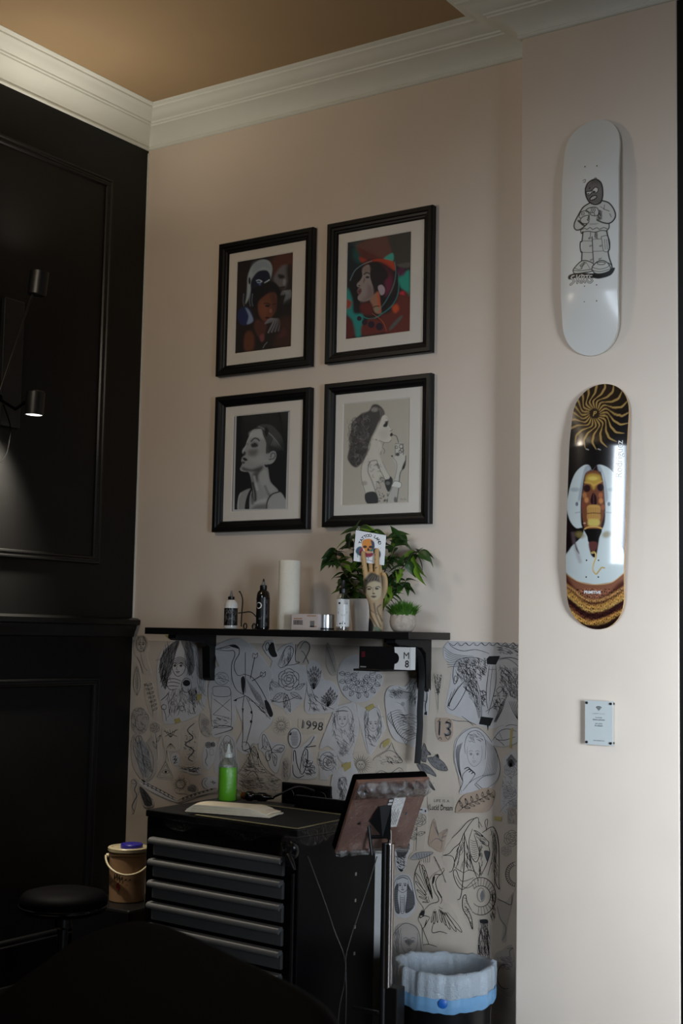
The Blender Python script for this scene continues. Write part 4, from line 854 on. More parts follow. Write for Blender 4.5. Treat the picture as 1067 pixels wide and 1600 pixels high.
# ================================================================ skateboard decks on the pilaster
pm('deck_wood', (196, 160, 116), .45, var=.12, vscale=40); pm('deck_edge_white', (214, 210, 196), .45, var=.03)
print_mat('deck_gloss', .22, 1., .5); print_mat('deck_satin', .32, .25, .4)
DL, DW = .405, .1025
def deck_half(z):
    a = abs(z); s = .285
    return DW*(1-.03*(a/s)**2) if a <= s else DW*.97*math.sqrt(max(0., 1-((a-s)/(DL-s))**2.35))
def deck_y(u, z):
    a = abs(z); k = max(0., a-.19); kick = .30*k*k/(k+.06) if k > 0 else 0.
    q = min(1., max(0., (a-.20)/.2)); q = 1-q*q*(3-2*q)
    return -.060+kick+.016*(abs(u)/DW)**2.2*q
def make_deck(name, cx, cz, rot, label, edge, mat, paint):
    t = thing(name, (cx, PY, cz-DL), label, 'skateboard deck', 'skateboard decks hung on the pilaster')
    nx, nz = 170, 590
    zz = np.concatenate([np.linspace(DL, .285, 60)**1., np.linspace(.285, -.285, nz-118)[1:-1], np.linspace(-.285, -DL, 60)])
    tt = np.linspace(0, 1, 60); e_ = DL-(DL-.285)*(tt**1.8); zz[:60] = e_; zz[-60:] = -e_[::-1]
    V = []
    c_, s_ = math.cos(rot), math.sin(rot)
    for z in zz:
        h = max(deck_half(z), .0004)
        for i in range(nx):
            u = (-1+2*i/(nx-1)); u = h*math.copysign(abs(u)**.9, u); V.append((u*c_+z*s_, deck_y(u, z), DL-u*s_+z*c_))
    V = np.array(V); Fq = grid_faces(nx, nz)
    g = fast_mesh('graphic', V, Fq[:, ::-1], mat, t)
    # ply body behind the graphic
    m = MB(); ring = [j*nx for j in range(nz)]+[(nz-1)*nx+i for i in range(1, nx)]+[j*nx+nx-1 for j in range(nz-2, -1, -1)]+[i for i in range(nx-2, 0, -1)]
    A = V[ring]; n = len(ring)
    vs = [tuple(p+np.array([0, .0003, 0])) for p in A]+[tuple(p+np.array([0, .0105, 0])) for p in A]
    m.add(vs, [(i, (i+1) % n, (i+1) % n+n, i+n) for i in range(n)])
    sub = np.arange(0, nz, 6).tolist()+[nz-1]; bx = np.arange(0, nx, 5).tolist()
    vb = [tuple(V[j*nx+i]+np.array([0, .0105, 0])) for j in sub for i in bx]
    m.add(vb, [(a*len(bx)+b, a*len(bx)+b+1, (a+1)*len(bx)+b+1, (a+1)*len(bx)+b) for a in range(len(sub)-1) for b in range(len(bx)-1)])
    m.build('ply', edge, t)
    for zc in (.17, -.17):
        MB().box((zc*s_, -.024, DL+zc*c_), (.05, .046, .03)).build('wall_mount', 'black_metal', t)
    p = paint(V+np.array([cx, PY, cz-DL])); set_print(g, p.c); return t
K = (17, 16, 17)
class BoldPaint(Paint):
    def line(s, pts, w, c, *a, **k): return Paint.line(s, pts, w*1.3 if w < 20 else w, c, *a, **k)
def deck1(P):
    p = BoldPaint(P, (880, 265), 7.62, (176, 176, 170), (176, 176, 170), (.74, .725, .68)); G = (120, 116, 108); g2 = (82, 78, 74)
    p.poly([(55, 1290), (80, 1250), (200, 1225), (350, 1235), (520, 1190), (600, 1165), (612, 1190), (560, 1260), (430, 1298), (340, 1290), (150, 1290), (80, 1310)], K, 6)
    # trousers, shoes, jumper
    W = (158, 158, 150)
    p.poly([(235, 730), (520, 720), (525, 800), (550, 900), (540, 1000), (560, 1090), (580, 1160), (540, 1130), (360, 1110), (215, 1090), (220, 900), (230, 800)], W, 4)
    for L_, w_ in (([(235, 735), (222, 850), (205, 860), (200, 920), (210, 980), (222, 985), (218, 1085)], 11), ([(515, 730), (530, 790), (550, 860), (550, 940), (535, 980), (550, 1060), (575, 1130), (580, 1165)], 12), ([(343, 800), (348, 900), (352, 1000), (360, 1105)], 8),
                   ([(225, 848), (340, 850)], 4), ([(222, 985), (345, 988)], 4), ([(350, 975), (480, 968)], 4), ([(350, 830), (450, 825)], 4), ([(450, 800), (520, 785), (535, 830), (545, 960), (480, 968), (460, 850), (450, 800)], 5), ([(490, 830), (500, 950)], 4), ([(515, 830), (525, 950)], 4), ([(325, 745), (320, 800), (300, 815)], 5), ([(380, 745), (375, 800), (410, 820)], 5)):
        p.line(L_, w_, K, 2)
    for i in range(8): p.line([(376+i*4, 745), (380+i*4, 815)], 3, g2, 2)
    for a, b in ((300, 815), (310, 905), (430, 905), (420, 1060), (320, 1070)): 
        for i in range(4): p.line([(a, b+i*5), (a+40-i*6, b-10+i*7)], 3, g2, 2)
    p.poly([(118, 1215), (125, 1180), (200, 1100), (260, 1082), (345, 1110), (370, 1150), (350, 1200), (240, 1225), (140, 1235)], W, 4).line([(118, 1215), (125, 1180), (200, 1100), (260, 1082), (345, 1110), (368, 1150), (350, 1205), (240, 1228), (140, 1238), (118, 1215)], 9, K, 3)
    p.line([(120, 1200), (200, 1205), (345, 1185)], 6, K, 2).line([(130, 1170), (180, 1190), (215, 1180), (205, 1150)], 5, K, 2).line([(250, 1100), (220, 1180)], 5, K, 2).line([(265, 1095), (320, 1180)], 4, K, 2)
    for i in range(5): p.line([(195+i*12, 1140-i*11), (225+i*10, 1155-i*10)], 6, K, 2)
    p.poly([(340, 1190), (350, 1150), (400, 1100), (460, 1082), (520, 1105), (560, 1160), (550, 1205), (460, 1235), (380, 1235)], W, 4).line([(340, 1190), (350, 1150), (400, 1100), (460, 1082), (520, 1105), (560, 1160), (550, 1205), (460, 1238), (380, 1236), (340, 1190)], 9, K, 3)
    p.line([(350, 1165), (430, 1185), (520, 1165), (545, 1140)], 5, K, 2).line([(345, 1200), (440, 1215), (550, 1185)], 5, K, 2).line([(400, 1110), (450, 1100), (500, 1110), (480, 1130), (420, 1130), (400, 1110)], 6, K, 2).line([(540, 1110), (575, 1140), (575, 1165)], 7, K, 2)
    p.poly([(310, 400), (220, 470), (160, 570), (128, 660), (140, 710), (200, 715), (215, 740), (380, 740), (525, 725), (545, 640), (600, 600), (622, 545), (590, 450), (540, 395), (460, 370)], W, 4)
    p.line([(310, 400), (235, 450), (180, 540), (135, 630), (130, 690), (160, 720), (215, 705), (280, 650)], 11, K, 3).line([(465, 370), (540, 395), (595, 460), (622, 540), (600, 600), (545, 640), (470, 630), (400, 600)], 12, K, 3).line([(545, 645), (545, 690), (520, 725)], 10, K, 3).line([(205, 720), (215, 760), (235, 740)], 9, K, 3)
    p.line([(215, 715), (260, 700), (280, 712), (320, 690), (350, 712), (400, 692), (430, 710), (480, 690), (520, 705)], 6, K, 2).line([(225, 745), (300, 735), (380, 745), (450, 725), (520, 730)], 7, K, 2)
    p.line([(310, 645), (420, 640)], 3, g2, 2).line([(315, 655), (400, 652)], 3, g2, 2).line([(480, 470), (550, 495)], 5, K, 2).line([(490, 420), (485, 465)], 5, K, 2).line([(440, 440), (480, 465)], 4, K, 2)
    for i in range(5): p.line([(545+i*5, 520+i*4), (575-i*2, 565)], 3, g2, 2)
    for i in range(26):
        a = i*.24; p.line([(420+math.sin(i*2.2)*24, 480+i*4.2), (440+math.cos(i*1.7)*24, 500+i*4)], 5, K, 2)
    for i in range(22): p.line([(175+math.sin(i*2.)*14+i*3, 600+i*3), (190+math.cos(i*1.6)*14+i*3, 620+i*2.4)], 5, K, 2)
    # hands and the small box they hold
    p.poly([(200, 600), (230, 560), (290, 545), (305, 600), (300, 640), (230, 640)], W, 3).line([(200, 610), (215, 575), (260, 550), (295, 548), (300, 575), (290, 600), (305, 615), (290, 640), (230, 640), (200, 610)], 7, K, 2)
    p.line([(285, 575), (300, 578)], 5, K, 2).line([(280, 598), (300, 600)], 5, K, 2)
    p.poly([(275, 490), (320, 450), (390, 450), (420, 490), (415, 540), (380, 560), (330, 540)], W, 3).line([(270, 480), (300, 460), (345, 448), (395, 452), (420, 490), (415, 535), (385, 550), (330, 540), (315, 510), (275, 500), (270, 480)], 7, K, 2)
    for x in (330, 350, 372): p.line([(x, 455), (x+6, 480), (x-4, 505)], 6, K, 2)
    p.line([(330, 515), (365, 515), (375, 545)], 6, K, 2).line([(190, 550), (205, 510), (260, 490), (300, 505), (310, 600)], 7, K, 2).line([(215, 520), (250, 515), (245, 535), (220, 540), (215, 520)], 5, K, 2).line([(185, 560), (205, 580)], 6, K, 2)
    # head in a knitted mask
    p.poly([(262, 230), (290, 165), (350, 122), (410, 122), (455, 170), (470, 260), (465, 340), (440, 395), (380, 415), (320, 395), (285, 350), (265, 290)], (112, 108, 102), 4)
    for i in range(26):
        t = i/25; x = 272+190*t; p.line([(350+70*t, 130), (x, 220), (x+4-6*t, 300), (310+130*t, 395)], 3.2, (58, 55, 53), 2, .8)
    p.line([(262, 230), (290, 165), (350, 122), (410, 122), (455, 170), (470, 260), (465, 340), (440, 395), (380, 415), (320, 395), (285, 350), (265, 290), (262, 230)], 12, K, 3)
    p.poly([(272, 262), (320, 262), (350, 240), (380, 212), (408, 222), (412, 252), (390, 275), (340, 268), (310, 300), (285, 300)], (170, 168, 160), 3).line([(272, 262), (320, 258), (350, 238), (380, 210), (410, 222), (412, 252), (390, 276), (350, 268), (312, 302), (285, 300), (272, 262)], 7, K, 2)
    p.line([(330, 255), (375, 258)], 7, K, 2).ell(300, 288, 12, 8, K, .4).ell(372, 262, 12, 7, K, .4)
    p.poly([(310, 350), (340, 312), (390, 302), (402, 330), (370, 360), (330, 370)], K, 3).poly([(325, 348), (350, 322), (385, 314), (388, 332), (360, 350), (332, 358)], (170, 168, 160), 3)
    for i in range(4): p.line([(340+i*13, 325-i*3), (343+i*13, 352-i*4)], 3, K, 1.5)
    p.line([(308, 225), (318, 215)], 9, K, 3).line([(235, 130), (262, 118), (258, 150), (240, 150)], 6, g2, 2).line([(365, 112), (385, 98), (400, 112)], 8, g2, 2)
    for x, y, r in ((252, 1388, 7), (396, 1373, 8), (250, 1573, 6), (396, 1563, 8), (258, -35, 8), (400, -45, 8)): p.ell(x, y, r, r, K, .5)
    # lettering S K R T S in ribbon-like strokes
    for L_ in ([(130, 1262), (105, 1268), (92, 1290), (118, 1310), (130, 1330), (110, 1352), (85, 1370)], [(160, 1255), (165, 1350)], [(200, 1258), (170, 1300), (205, 1345)], [(220, 1250), (222, 1345)], [(222, 1255), (250, 1262), (245, 1290), (225, 1300), (258, 1342)],
               [(265, 1262), (305, 1255)], [(285, 1258), (280, 1320), (300, 1342)], [(340, 1262), (318, 1262), (310, 1285), (335, 1300), (345, 1325), (325, 1345), (305, 1340)]):
        p.line(L_, 24, K, 2, 1., False); 
    for L_ in ([(130, 1262), (105, 1268), (92, 1290), (118, 1310), (130, 1330), (110, 1352), (85, 1370)], [(160, 1255), (165, 1350)], [(200, 1258), (170, 1300), (205, 1345)], [(220, 1250), (222, 1345)], [(222, 1255), (250, 1262), (245, 1290), (225, 1300), (258, 1342)],
               [(265, 1262), (305, 1255)], [(285, 1258), (280, 1320), (300, 1342)], [(340, 1262), (318, 1262), (310, 1285), (335, 1300), (345, 1325), (325, 1345), (305, 1340)]):
        p.line(L_, 9, (164, 163, 156), 2, 1., False)
    return p
GOLD = (176, 146, 84); WH = (188, 198, 200)
def deck2(P):
    p = Paint(P, (870, 590), 8., (13, 11, 13), (205, 205, 205), (.72, .70, .67))
    # spiral rays
    for i in range(20):
        a = 2*math.pi*i/20+.1; pts = []
        for j in range(9):
            r = 62+j*49; b = a+math.radians(float(np.interp(r, [62, 110, 150, 208, 260, 350, 455], [0, -11, -14, 4, 14, 17, 9])))
            pts.append((470+r*math.cos(b)*.98, 450+r*math.sin(b)))
        P_ = np.array(smooth_line(pts, 4)); n = len(P_)
        L1 = []; L2 = []
        for j in range(n):
            t = j/(n-1); tg = P_[min(j+1, n-1)]-P_[max(j-1, 0)]; tg = tg/np.linalg.norm(tg); nr = np.array([-tg[1], tg[0]])
            wd = (8.5*math.sin(min(1, t/.36)*math.pi)**.8 if t < .34 else 12*math.sin(min(1, (t-.30)/.70)*math.pi)**.8)+1.5
            L1.append(P_[j]+nr*wd); L2.append(P_[j]-nr*wd)
        p.poly(L1+L2[::-1], (150, 122, 72), 4, 1., False)
    for L_ in ([(455, 480), (465, 425)], [(465, 425), (490, 420), (492, 440), (462, 455)]): p.line(L_, 9, GOLD, 3, 1., False)
    for x in (380, 528): p.line([(x-14, 892), (x+14, 902)], 12, (150, 150, 150), 5)
    # white marble bust split open
    p.poly([(100, 2190), (300, 2000), (330, 1880), (240, 1880), (160, 1780), (120, 1600), (140, 1480), (180, 1310), (240, 1180), (330, 1100), (400, 1096), (440, 1160), (500, 1100), (560, 1092), (660, 1140), (740, 1240), (800, 1400), (820, 1560), (800, 1720), (740, 1860), (700, 1900), (710, 2010), (850, 2180), (850, 2430), (700, 2560), (480, 2590), (250, 2550), (90, 2400)], WH, 8)
    p.poly([(395, 1100), (440, 1160), (500, 1096), (560, 1210), (600, 1500), (600, 1800), (540, 1960), (500, 2200), (470, 2250), (420, 2200), (390, 2000), (330, 1900), (300, 1800), (300, 1500), (340, 1230)], (30, 18, 20), 10)
    p.poly([(350, 1120), (395, 1100), (420, 1150), (340, 1230), (300, 1500), (265, 1520), (320, 1230)], (150, 158, 166), 14).poly([(510, 1100), (545, 1110), (600, 1260), (640, 1500), (600, 1540), (580, 1230), (520, 1160)], (150, 158, 166), 14)
    # skull
    p.poly([(360, 1200), (420, 1165), (500, 1165), (545, 1210), (580, 1330), (590, 1500), (590, 1700), (560, 1820), (530, 1890), (370, 1890), (330, 1820), (310, 1650), (315, 1500), (340, 1330)], (110, 66, 46), 10)
    p.poly([(370, 1230), (440, 1200), (540, 1225), (550, 1300), (500, 1330), (460, 1400), (420, 1330), (360, 1310)], (172, 140, 62), 22).ell(450, 1260, 60, 26, (206, 184, 96), 1., .8).line([(350, 1310), (420, 1320), (460, 1345), (510, 1320), (560, 1295)], 16, (196, 160, 84), 10, .8)
    p.ell(375, 1385, 44, 46, (40, 18, 22), .5).ell(545, 1375, 40, 46, (30, 14, 24), .5).poly([(420, 1560), (430, 1480), (455, 1440), (490, 1480), (500, 1570), (460, 1600)], (34, 14, 20), 10).line([(458, 1450), (458, 1590)], 8, (90, 50, 50), 6)
    for x, y, c_ in ((345, 1470, (170, 110, 70)), (370, 1530, (190, 130, 84)), (545, 1470, (170, 100, 66)), (550, 1540, (196, 130, 80)), (340, 1600, (120, 60, 50)), (575, 1620, (150, 90, 60))): p.ell(x, y, 26, 34, c_, .9, .8)
    p.poly([(390, 1600), (530, 1600), (540, 1690), (530, 1780), (390, 1780), (380, 1690)], (182, 140, 78), 12)
    for i in range(7):
        x = 392+i*22; p.line([(x, 1625), (x, 1760)], 4, (92, 50, 36), 3, .9)
    p.line([(380, 1700), (450, 1692), (545, 1698)], 9, (70, 36, 30), 5).poly([(390, 1780), (440, 1765), (530, 1780), (520, 1850), (400, 1850)], (188, 168, 92), 16).line([(350, 1890), (400, 1868), (500, 1866), (560, 1886)], 16, (200, 160, 92), 7).ell(345, 1820, 16, 10, (180, 150, 130), .8)
    p.poly([(360, 1900), (555, 1900), (520, 2010), (500, 2060), (400, 2060), (380, 1990)], (14, 12, 12), 8).poly([(400, 2060), (500, 2060), (490, 2150), (420, 2170)], (90, 50, 48), 14)
    # marble shading and features
    for x, y, rx_, ry_ in ((225, 1400, 60, 26), (700, 1400, 60, 26)): p.ell(x, y, rx_, ry_, (132, 146, 154), 1., .6)
    p.ell(250, 1580, 18, 26, (84, 96, 108), .8, .9).ell(650, 1580, 18, 26, (84, 96, 108), .8, .9).line([(230, 1690), (295, 1680)], 9, (138, 150, 158), 8).line([(605, 1682), (680, 1690)], 9, (138, 150, 158), 8)
    p.poly([(100, 1700), (150, 1790), (220, 1910), (230, 2060), (280, 2200), (240, 2150), (210, 2080), (90, 2200), (90, 1700)], (20, 10, 14), 12).line([(200, 1950), (225, 2100), (290, 2300)], 26, (120, 100, 106), 26, .6)
    p.ell(290, 1965, 60, 40, (128, 114, 70), 1.1, .75, 15).ell(625, 1960, 60, 40, (128, 114, 70), 1.1, .75, -15).poly([(820, 1800), (860, 1780), (860, 2180), (830, 2150)], (60, 56, 70), 14)
    p.line([(430, 2190), (470, 2180), (490, 2230), (460, 2320), (450, 2400), (490, 2455), (530, 2410), (560, 2375), (595, 2380)], 17, (176, 150, 86), 4).line([(440, 2200), (475, 2195), (480, 2240), (455, 2320), (452, 2400), (490, 2450)], 6, (214, 196, 140), 3)
    for x, y in ((370, 2284), (520, 2284), (366, 2493), (517, 2493)): p.ell(x, y, 10, 10, (24, 24, 26), .4)
    # bronze drapery
    p.poly([(60, 2380), (110, 2440), (250, 2545), (480, 2588), (700, 2555), (850, 2430), (870, 3300), (60, 3300)], (126, 82, 62), 6, 1., False).line([(80, 2400), (150, 2480), (300, 2560), (480, 2586), (680, 2560), (840, 2440)], 9, (196, 166, 120), 5)
    p.poly([(60, 2450), (200, 2600), (330, 2720), (480, 2770), (640, 2700), (860, 2560), (870, 3300), (60, 3300)], (72, 36, 26), 30)
    for k_, (dy, w_, c_) in enumerate(((0, 26, (186, 140, 86)), (45, 16, (60, 28, 22)), (80, 56, (176, 132, 70)), (130, 20, (206, 168, 96)), (190, 60, (34, 14, 16)), (250, 30, (96, 54, 36)), (300, 44, (190, 146, 80)), (350, 30, (60, 30, 22)))):
        p.line([(70, 2560+dy*.9), (200, 2650+dy), (340, 2760+dy), (480, 2790+dy), (640, 2745+dy), (860, 2610+dy)], w_, c_, 16, .85)
    p.poly([(60, 2880), (200, 3010), (420, 3080), (640, 3040), (860, 2900), (870, 3400), (60, 3400)], (30, 14, 12), 40).line([(150, 2960), (300, 3030), (450, 3060), (640, 3010), (820, 2920)], 40, (178, 132, 66), 18, .8)
    p.poly([(200, 3110), (480, 3150), (760, 3080), (700, 3400), (300, 3400)], (22, 10, 9), 40)
    q = p.Y > 2640; nz_ = np.zeros(len(p.X)); rg_ = np.random.default_rng(2)
    for _ in range(20):
        a = rg_.uniform(0, 6.28); f = rg_.uniform(.08, .3); nz_ += np.sin((p.X*math.cos(a)+p.Y*math.sin(a))*f+rg_.uniform(0, 6))
    p.c[q] *= (1+.14*nz_[q])[:, None]; p.c = np.clip(p.c, 0, .95); return p
d1 = make_deck('skateboard_deck', 2.1644, 2.8771, .008, 'white skateboard deck with a cartoon masked figure, upper of the two', 'deck_edge_white', 'deck_satin', deck1)
d2 = make_deck('skateboard_deck', 2.190, 1.9679, .028, 'glossy black skateboard deck with a split marble head and golden skull, lower of the two', 'deck_wood', 'deck_gloss', deck2)
# lettering on the lower deck
def on_deck(cx, cz, rot, lx_, lz_, off=.0012):
    c_, s_ = math.cos(rot), math.sin(rot); return Vector((lx_*c_+lz_*s_, deck_y(lx_, lz_)-off, DL-lx_*s_+lz_*c_))
def deck_uv(px, py, cx, cz, rot):
    q = at(px, py, 1, PY-.055); dx, dz = q[0]-cx, q[2]-cz; c_, s_ = math.cos(rot), math.sin(rot); return dx*c_-dz*s_, dx*s_+dz*c_
a_ = deck_uv(967, 717, 2.190, 1.9679, .028)
m = text_mesh('Rodriguez', .030, lambda u, v: on_deck(0, 0, .028, min(a_[0]-v, .099), a_[1]+u)); m.build('lettering', 'white_ink', d2)
b_ = deck_uv(923, 925.5, 2.190, 1.9679, .028)
m = text_mesh('PRIMITIVE', .0135, lambda u, v: on_deck(0, 0, .028, b_[0]+u, b_[1]+v), bold=.0004); m.build('lettering', 'white_ink', d2)

# ================================================================ wireless sign on the pilaster
film_mat('acrylic', (.90, .95, .96), .04, .05, 0)
pm('sign_white', (196, 201, 199), .25, var=.01, coat=.3); pm('sign_grey', (96, 104, 106), .6)
sg = thing('wifi_sign', (2.1905, PY, 1.19), 'small white acrylic wireless network sign on black standoffs, under the decks', 'sign')
MB().box((0, -.020, .071), (.097, .003, .142)).build('acrylic_plate', 'sign_white', sg, bevel=.0008)
for sx in (-1, 1):
    for sz in (-1, 1): MB().lathe([(0, .026), (.0038, .0255), (.0042, .022), (.0042, 0), (0, 0)], 18, (sx*.0415, 0, .071+sz*.063), RX90).build('standoff', 'black_metal', sg, smooth=40)
yS = -.0219
m = MB()
for r, w_ in ((.0135, .0028), (.0092, .0026), (.0052, .0026)):
    n = 18; A = [math.radians(45+90*i/n) for i in range(n+1)]
    vs = [(rr*math.cos(a), yS, .110+rr*math.sin(a)) for rr in (r-w_/2, r+w_/2) for a in A]
    m.add(vs, [(i, i+1, n+2+i, n+1+i) for i in range(n)])
m.add([(.0014*math.cos(t), yS, .1115+.0014*math.sin(t)) for t in np.linspace(0, 6.28, 13)[:-1]], [tuple(range(12))]); m.build('wifi_symbol', 'ink', sg)
for s_, z_, sz_, mt in (('CONNECT TO WI-FI', .1005, .0046, 'sign_grey'),):
    m = text_mesh(s_, sz_, lambda u, v: (u, yS, z_+v)); m.build('lettering', mt, sg)
for z_, n_ in ((.0875, 8), (.0805, 15), (.068, 9), (.0615, 10), (.014, 14)):
    m = MB(); rg_ = np.random.default_rng(n_)
    for i in range(n_):
        h_ = rg_.choice([.0022, .003, .0034]); x_ = (i-(n_-1)/2)*.0028
        m.add([(x_-.0009, yS, z_-.0012), (x_+.0009, yS, z_-.0012), (x_+.0009, yS, z_-.0012+h_), (x_-.0009, yS, z_-.0012+h_)], [(0, 1, 2, 3)])
    m.build('printed_line', 'ink' if z_ in (.0805, .0615) else 'sign_grey', sg)
# ================================================================ things on the shelf
SY = -.15
def shelf_pt(px, y=SY): 
    q = at(px, 985, 1, y); return Vector((q[0], y, SZ1))
def ppm(px, y=SY):
    p = shelf_pt(px, y); return F_PX/float((np.array(p)-CAM)@CF)
CANG = math.atan2(CAM[1]-SY, CAM[0]-1.0)           # the way to the viewer, for where labels face
def wrapfn(r, a0, z0, off=.0006):
    """u along the girth, v up"""
    return lambda u, v: ((r+off)*math.cos(a0+u/r), (r+off)*math.sin(a0+u/r), z0+v)
def wrap_panel(r, a0, half, z0, z1, off=.0005, n=20):
    m = MB(); vs = [((r+off)*math.cos(a0-half+2*half*i/n), (r+off)*math.sin(a0-half+2*half*i/n), z) for z in (z0, z1) for i in range(n+1)]
    return m.add(vs, [(i, i+1, n+2+i, n+1+i) for i in range(n)])
film_mat('clear_plastic', (.94, .95, .95), .06, .08, 0)
pm('white_lotion', (232, 230, 224), .4, var=.02, coat=.3); pm('label_black', (12, 12, 13), .35, var=.1, vscale=40); pm('cap_grey', (120, 118, 116), .35)
pm('print_grey', (120, 118, 116), .6); pm('brown_bottle', (24, 20, 16), .12, var=.1, coat=.5)
# white bottle with black label and pointed tip
k = ppm(360); H = 60/k; R = 10.5/k
t = thing('squeeze_bottle', shelf_pt(360), 'small white squeeze bottle with a black label and clear tip, leftmost on the shelf', 'bottle')
MB().lathe([(0, 0), (R-.003, 0), (R, .003), (R, H*.60), (R-.002, H*.67), (R*.62, H*.745), (.0115, H*.76), (.0115, H*.78), (0, H*.78)], 32).build('bottle_body', 'white_lotion', t, smooth=35)
wrap_panel(R, CANG, 2.2, H*.09, H*.54, n=32).build('label', 'label_black', t, smooth=60)
MB().lathe([(.0125, H*.755), (.0128, H*.76), (.0128, H*.835), (.0105, H*.845), (0, H*.845)], 24, cap=False).build('cap', 'black_plastic', t, smooth=40)
MB().lathe([(.0075, H*.845), (.006, H*.89), (.0032, H*.96), (.0025, H), (0, H)], 16, cap=False).build('tip', 'cap_grey', t, smooth=40)
rg = np.random.default_rng(1); m = MB()
for i in range(60):
    a = rg.uniform(-.9, .9); z = rg.uniform(.14, .50)*H; l = rg.uniform(.003, .010); f = wrapfn(R, CANG+a, z, .0011); d = rg.uniform(0, 6.28); c_, s_ = math.cos(d), math.sin(d)
    m.add([f(-l*c_-.0006*s_, -l*s_+.0006*c_), f(l*c_-.0006*s_, l*s_+.0006*c_), f(l*c_+.0006*s_, l*s_-.0006*c_), f(-l*c_+.0006*s_, -l*s_-.0006*c_)], [(0, 1, 2, 3)])
m.build('label_print', 'print_grey', t)
# dark bottle with an eclipse on its label
k = ppm(410); H = 79/k; R = 10.4/k
t = thing('ink_bottle', shelf_pt(410), 'tall dark bottle with an eclipse label and pointed cap, left of the paper roll', 'bottle')
MB().lathe([(0, 0), (R-.003, 0), (R, .003), (R, H*.66), (R-.002, H*.72), (R*.7, H*.765), (.0125, H*.775), (.0125, H*.79), (0, H*.79)], 32).build('bottle_body', 'brown_bottle', t, smooth=35)
wrap_panel(R, CANG, 2.4, H*.03, H*.63, n=32).build('label', 'label_black', t, smooth=60)
MB().lathe([(.0135, H*.775), (.014, H*.78), (.014, H*.865), (.0115, H*.875), (0, H*.875)], 24, cap=False).build('cap', 'black_plastic', t, smooth=40)
MB().lathe([(.0085, H*.875), (.006, H*.93), (.004, H*.945), (0, H*.945)], 16, cap=False).build('tip', 'cap_grey', t, smooth=40)
MB().lathe([(.0042, H*.935), (.0036, H*.98), (.002, H), (0, H)], 16, cap=False).build('tip_cover', 'black_plastic', t, smooth=40)
f = wrapfn(R, CANG-.62, H*.47, .0011); m = MB(); rr = .0125; n = 28
m.add([f(rr*math.cos(2*math.pi*i/n), rr*math.sin(2*math.pi*i/n)) for i in range(n)]+[f(-.002+rr*.78*math.cos(2*math.pi*i/n), rr*.78*math.sin(2*math.pi*i/n)) for i in range(n)], [(i, (i+1) % n, (i+1) % n+n, i+n) for i in range(n)]); m.build('eclipse_ring', 'white_lotion', t)
for i, (z, w_) in enumerate(((.58, .012), (.50, .014), (.44, .013), (.36, .014), (.29, .012), (.13, .01))):
    f = wrapfn(R, CANG+.62, H*z, .0011); m = MB(); 
    for j in range(4): m.add([f(-w_/2, -.0035*j), f(w_/2*(1-.2*(j % 2)), -.0035*j), f(w_/2*(1-.2*(j % 2)), -.0035*j-.0012), f(-w_/2, -.0035*j-.0012)], [(0, 1, 2, 3)])
    m.build('label_print', 'print_grey', t)
f = wrapfn(R, CANG-.35, H*.22, .0011); text_mesh('of', .016, f).build('label_print', 'print_grey', t)
f = wrapfn(R, CANG-.25, H*.085, .0011); MB().add([f(-.014, -.003), f(.012, -.003), f(.012, .003), f(-.014, .003)], [(0, 1, 2, 3)]).build('label_bar', 'white_ink', t)
# eyeglasses standing on their lenses between the bottles
g0 = shelf_pt(383, -.13)
t = thing('eyeglasses', g0, 'black eyeglasses with raised temples between the two bottles', 'eyeglasses')
def gpt(px, py, y): return Vector(at(px, py, 1, y))-g0
m = MB(); m.tube(smooth_line([gpt(374, 924, -.10), gpt(377, 929, -.10), gpt(379, 938, -.105), gpt(378, 955, -.115), gpt(377, 970, -.125), gpt(377, 979, -.13)]), [.0042, .0038]+[.0026]*29, 8); m.build('temple', 'black_plastic', t, smooth=60)
m = MB(); m.tube(smooth_line([gpt(372, 958, -.20), gpt(380, 957, -.19), gpt(390, 956, -.175), gpt(396, 959, -.165), gpt(402, 966, -.155)]), .0024, 8); m.build('temple', 'black_plastic', t, smooth=60)
for c_ in (gpt(383, 978.5, -.125), gpt(397, 979, -.165)):
    n = 24; ring = [c_+Vector((.021*math.cos(a)*math.cos(.9), -.021*math.cos(a)*math.sin(.9)*.4, .011*math.sin(a))) for a in np.linspace(0, 2*math.pi, n, endpoint=False)]
    mm = MB(); mm.tube(ring+[ring[0]], .0026, 8, cap=False); mm.build('rim', 'black_plastic', t, smooth=60)
    MB().add([p_ for p_ in ring], [tuple(range(n))]).build('lens', 'clear_plastic', t)
# paper roll
k = ppm(450); H = 108/k; R = 17/k
t = thing('paper_roll', shelf_pt(450, -.16), 'tall white paper towel roll standing on the shelf', 'paper roll')
MB().lathe([(.02, 0), (R-.001, 0), (R, .002), (R, H-.002), (R-.001, H), (.0205, H), (.0205, H-.03), (.019, H-.03), (.019, 0)], 48, cap=False).build('roll', 'towel_paper', t, smooth=40)
a = CANG-1.05; vs = []
for i in range(10):
    b_ = a-.35+i*.04; rr = R+.0004+.0012*(i/9)**2
    for z in (0.001, H-.001): vs.append((rr*math.cos(b_), rr*math.sin(b_), z))
MB().add(vs, [(2*i, 2*i+2, 2*i+3, 2*i+1) for i in range(9)]).build('loose_edge', 'towel_paper', t, smooth=60)
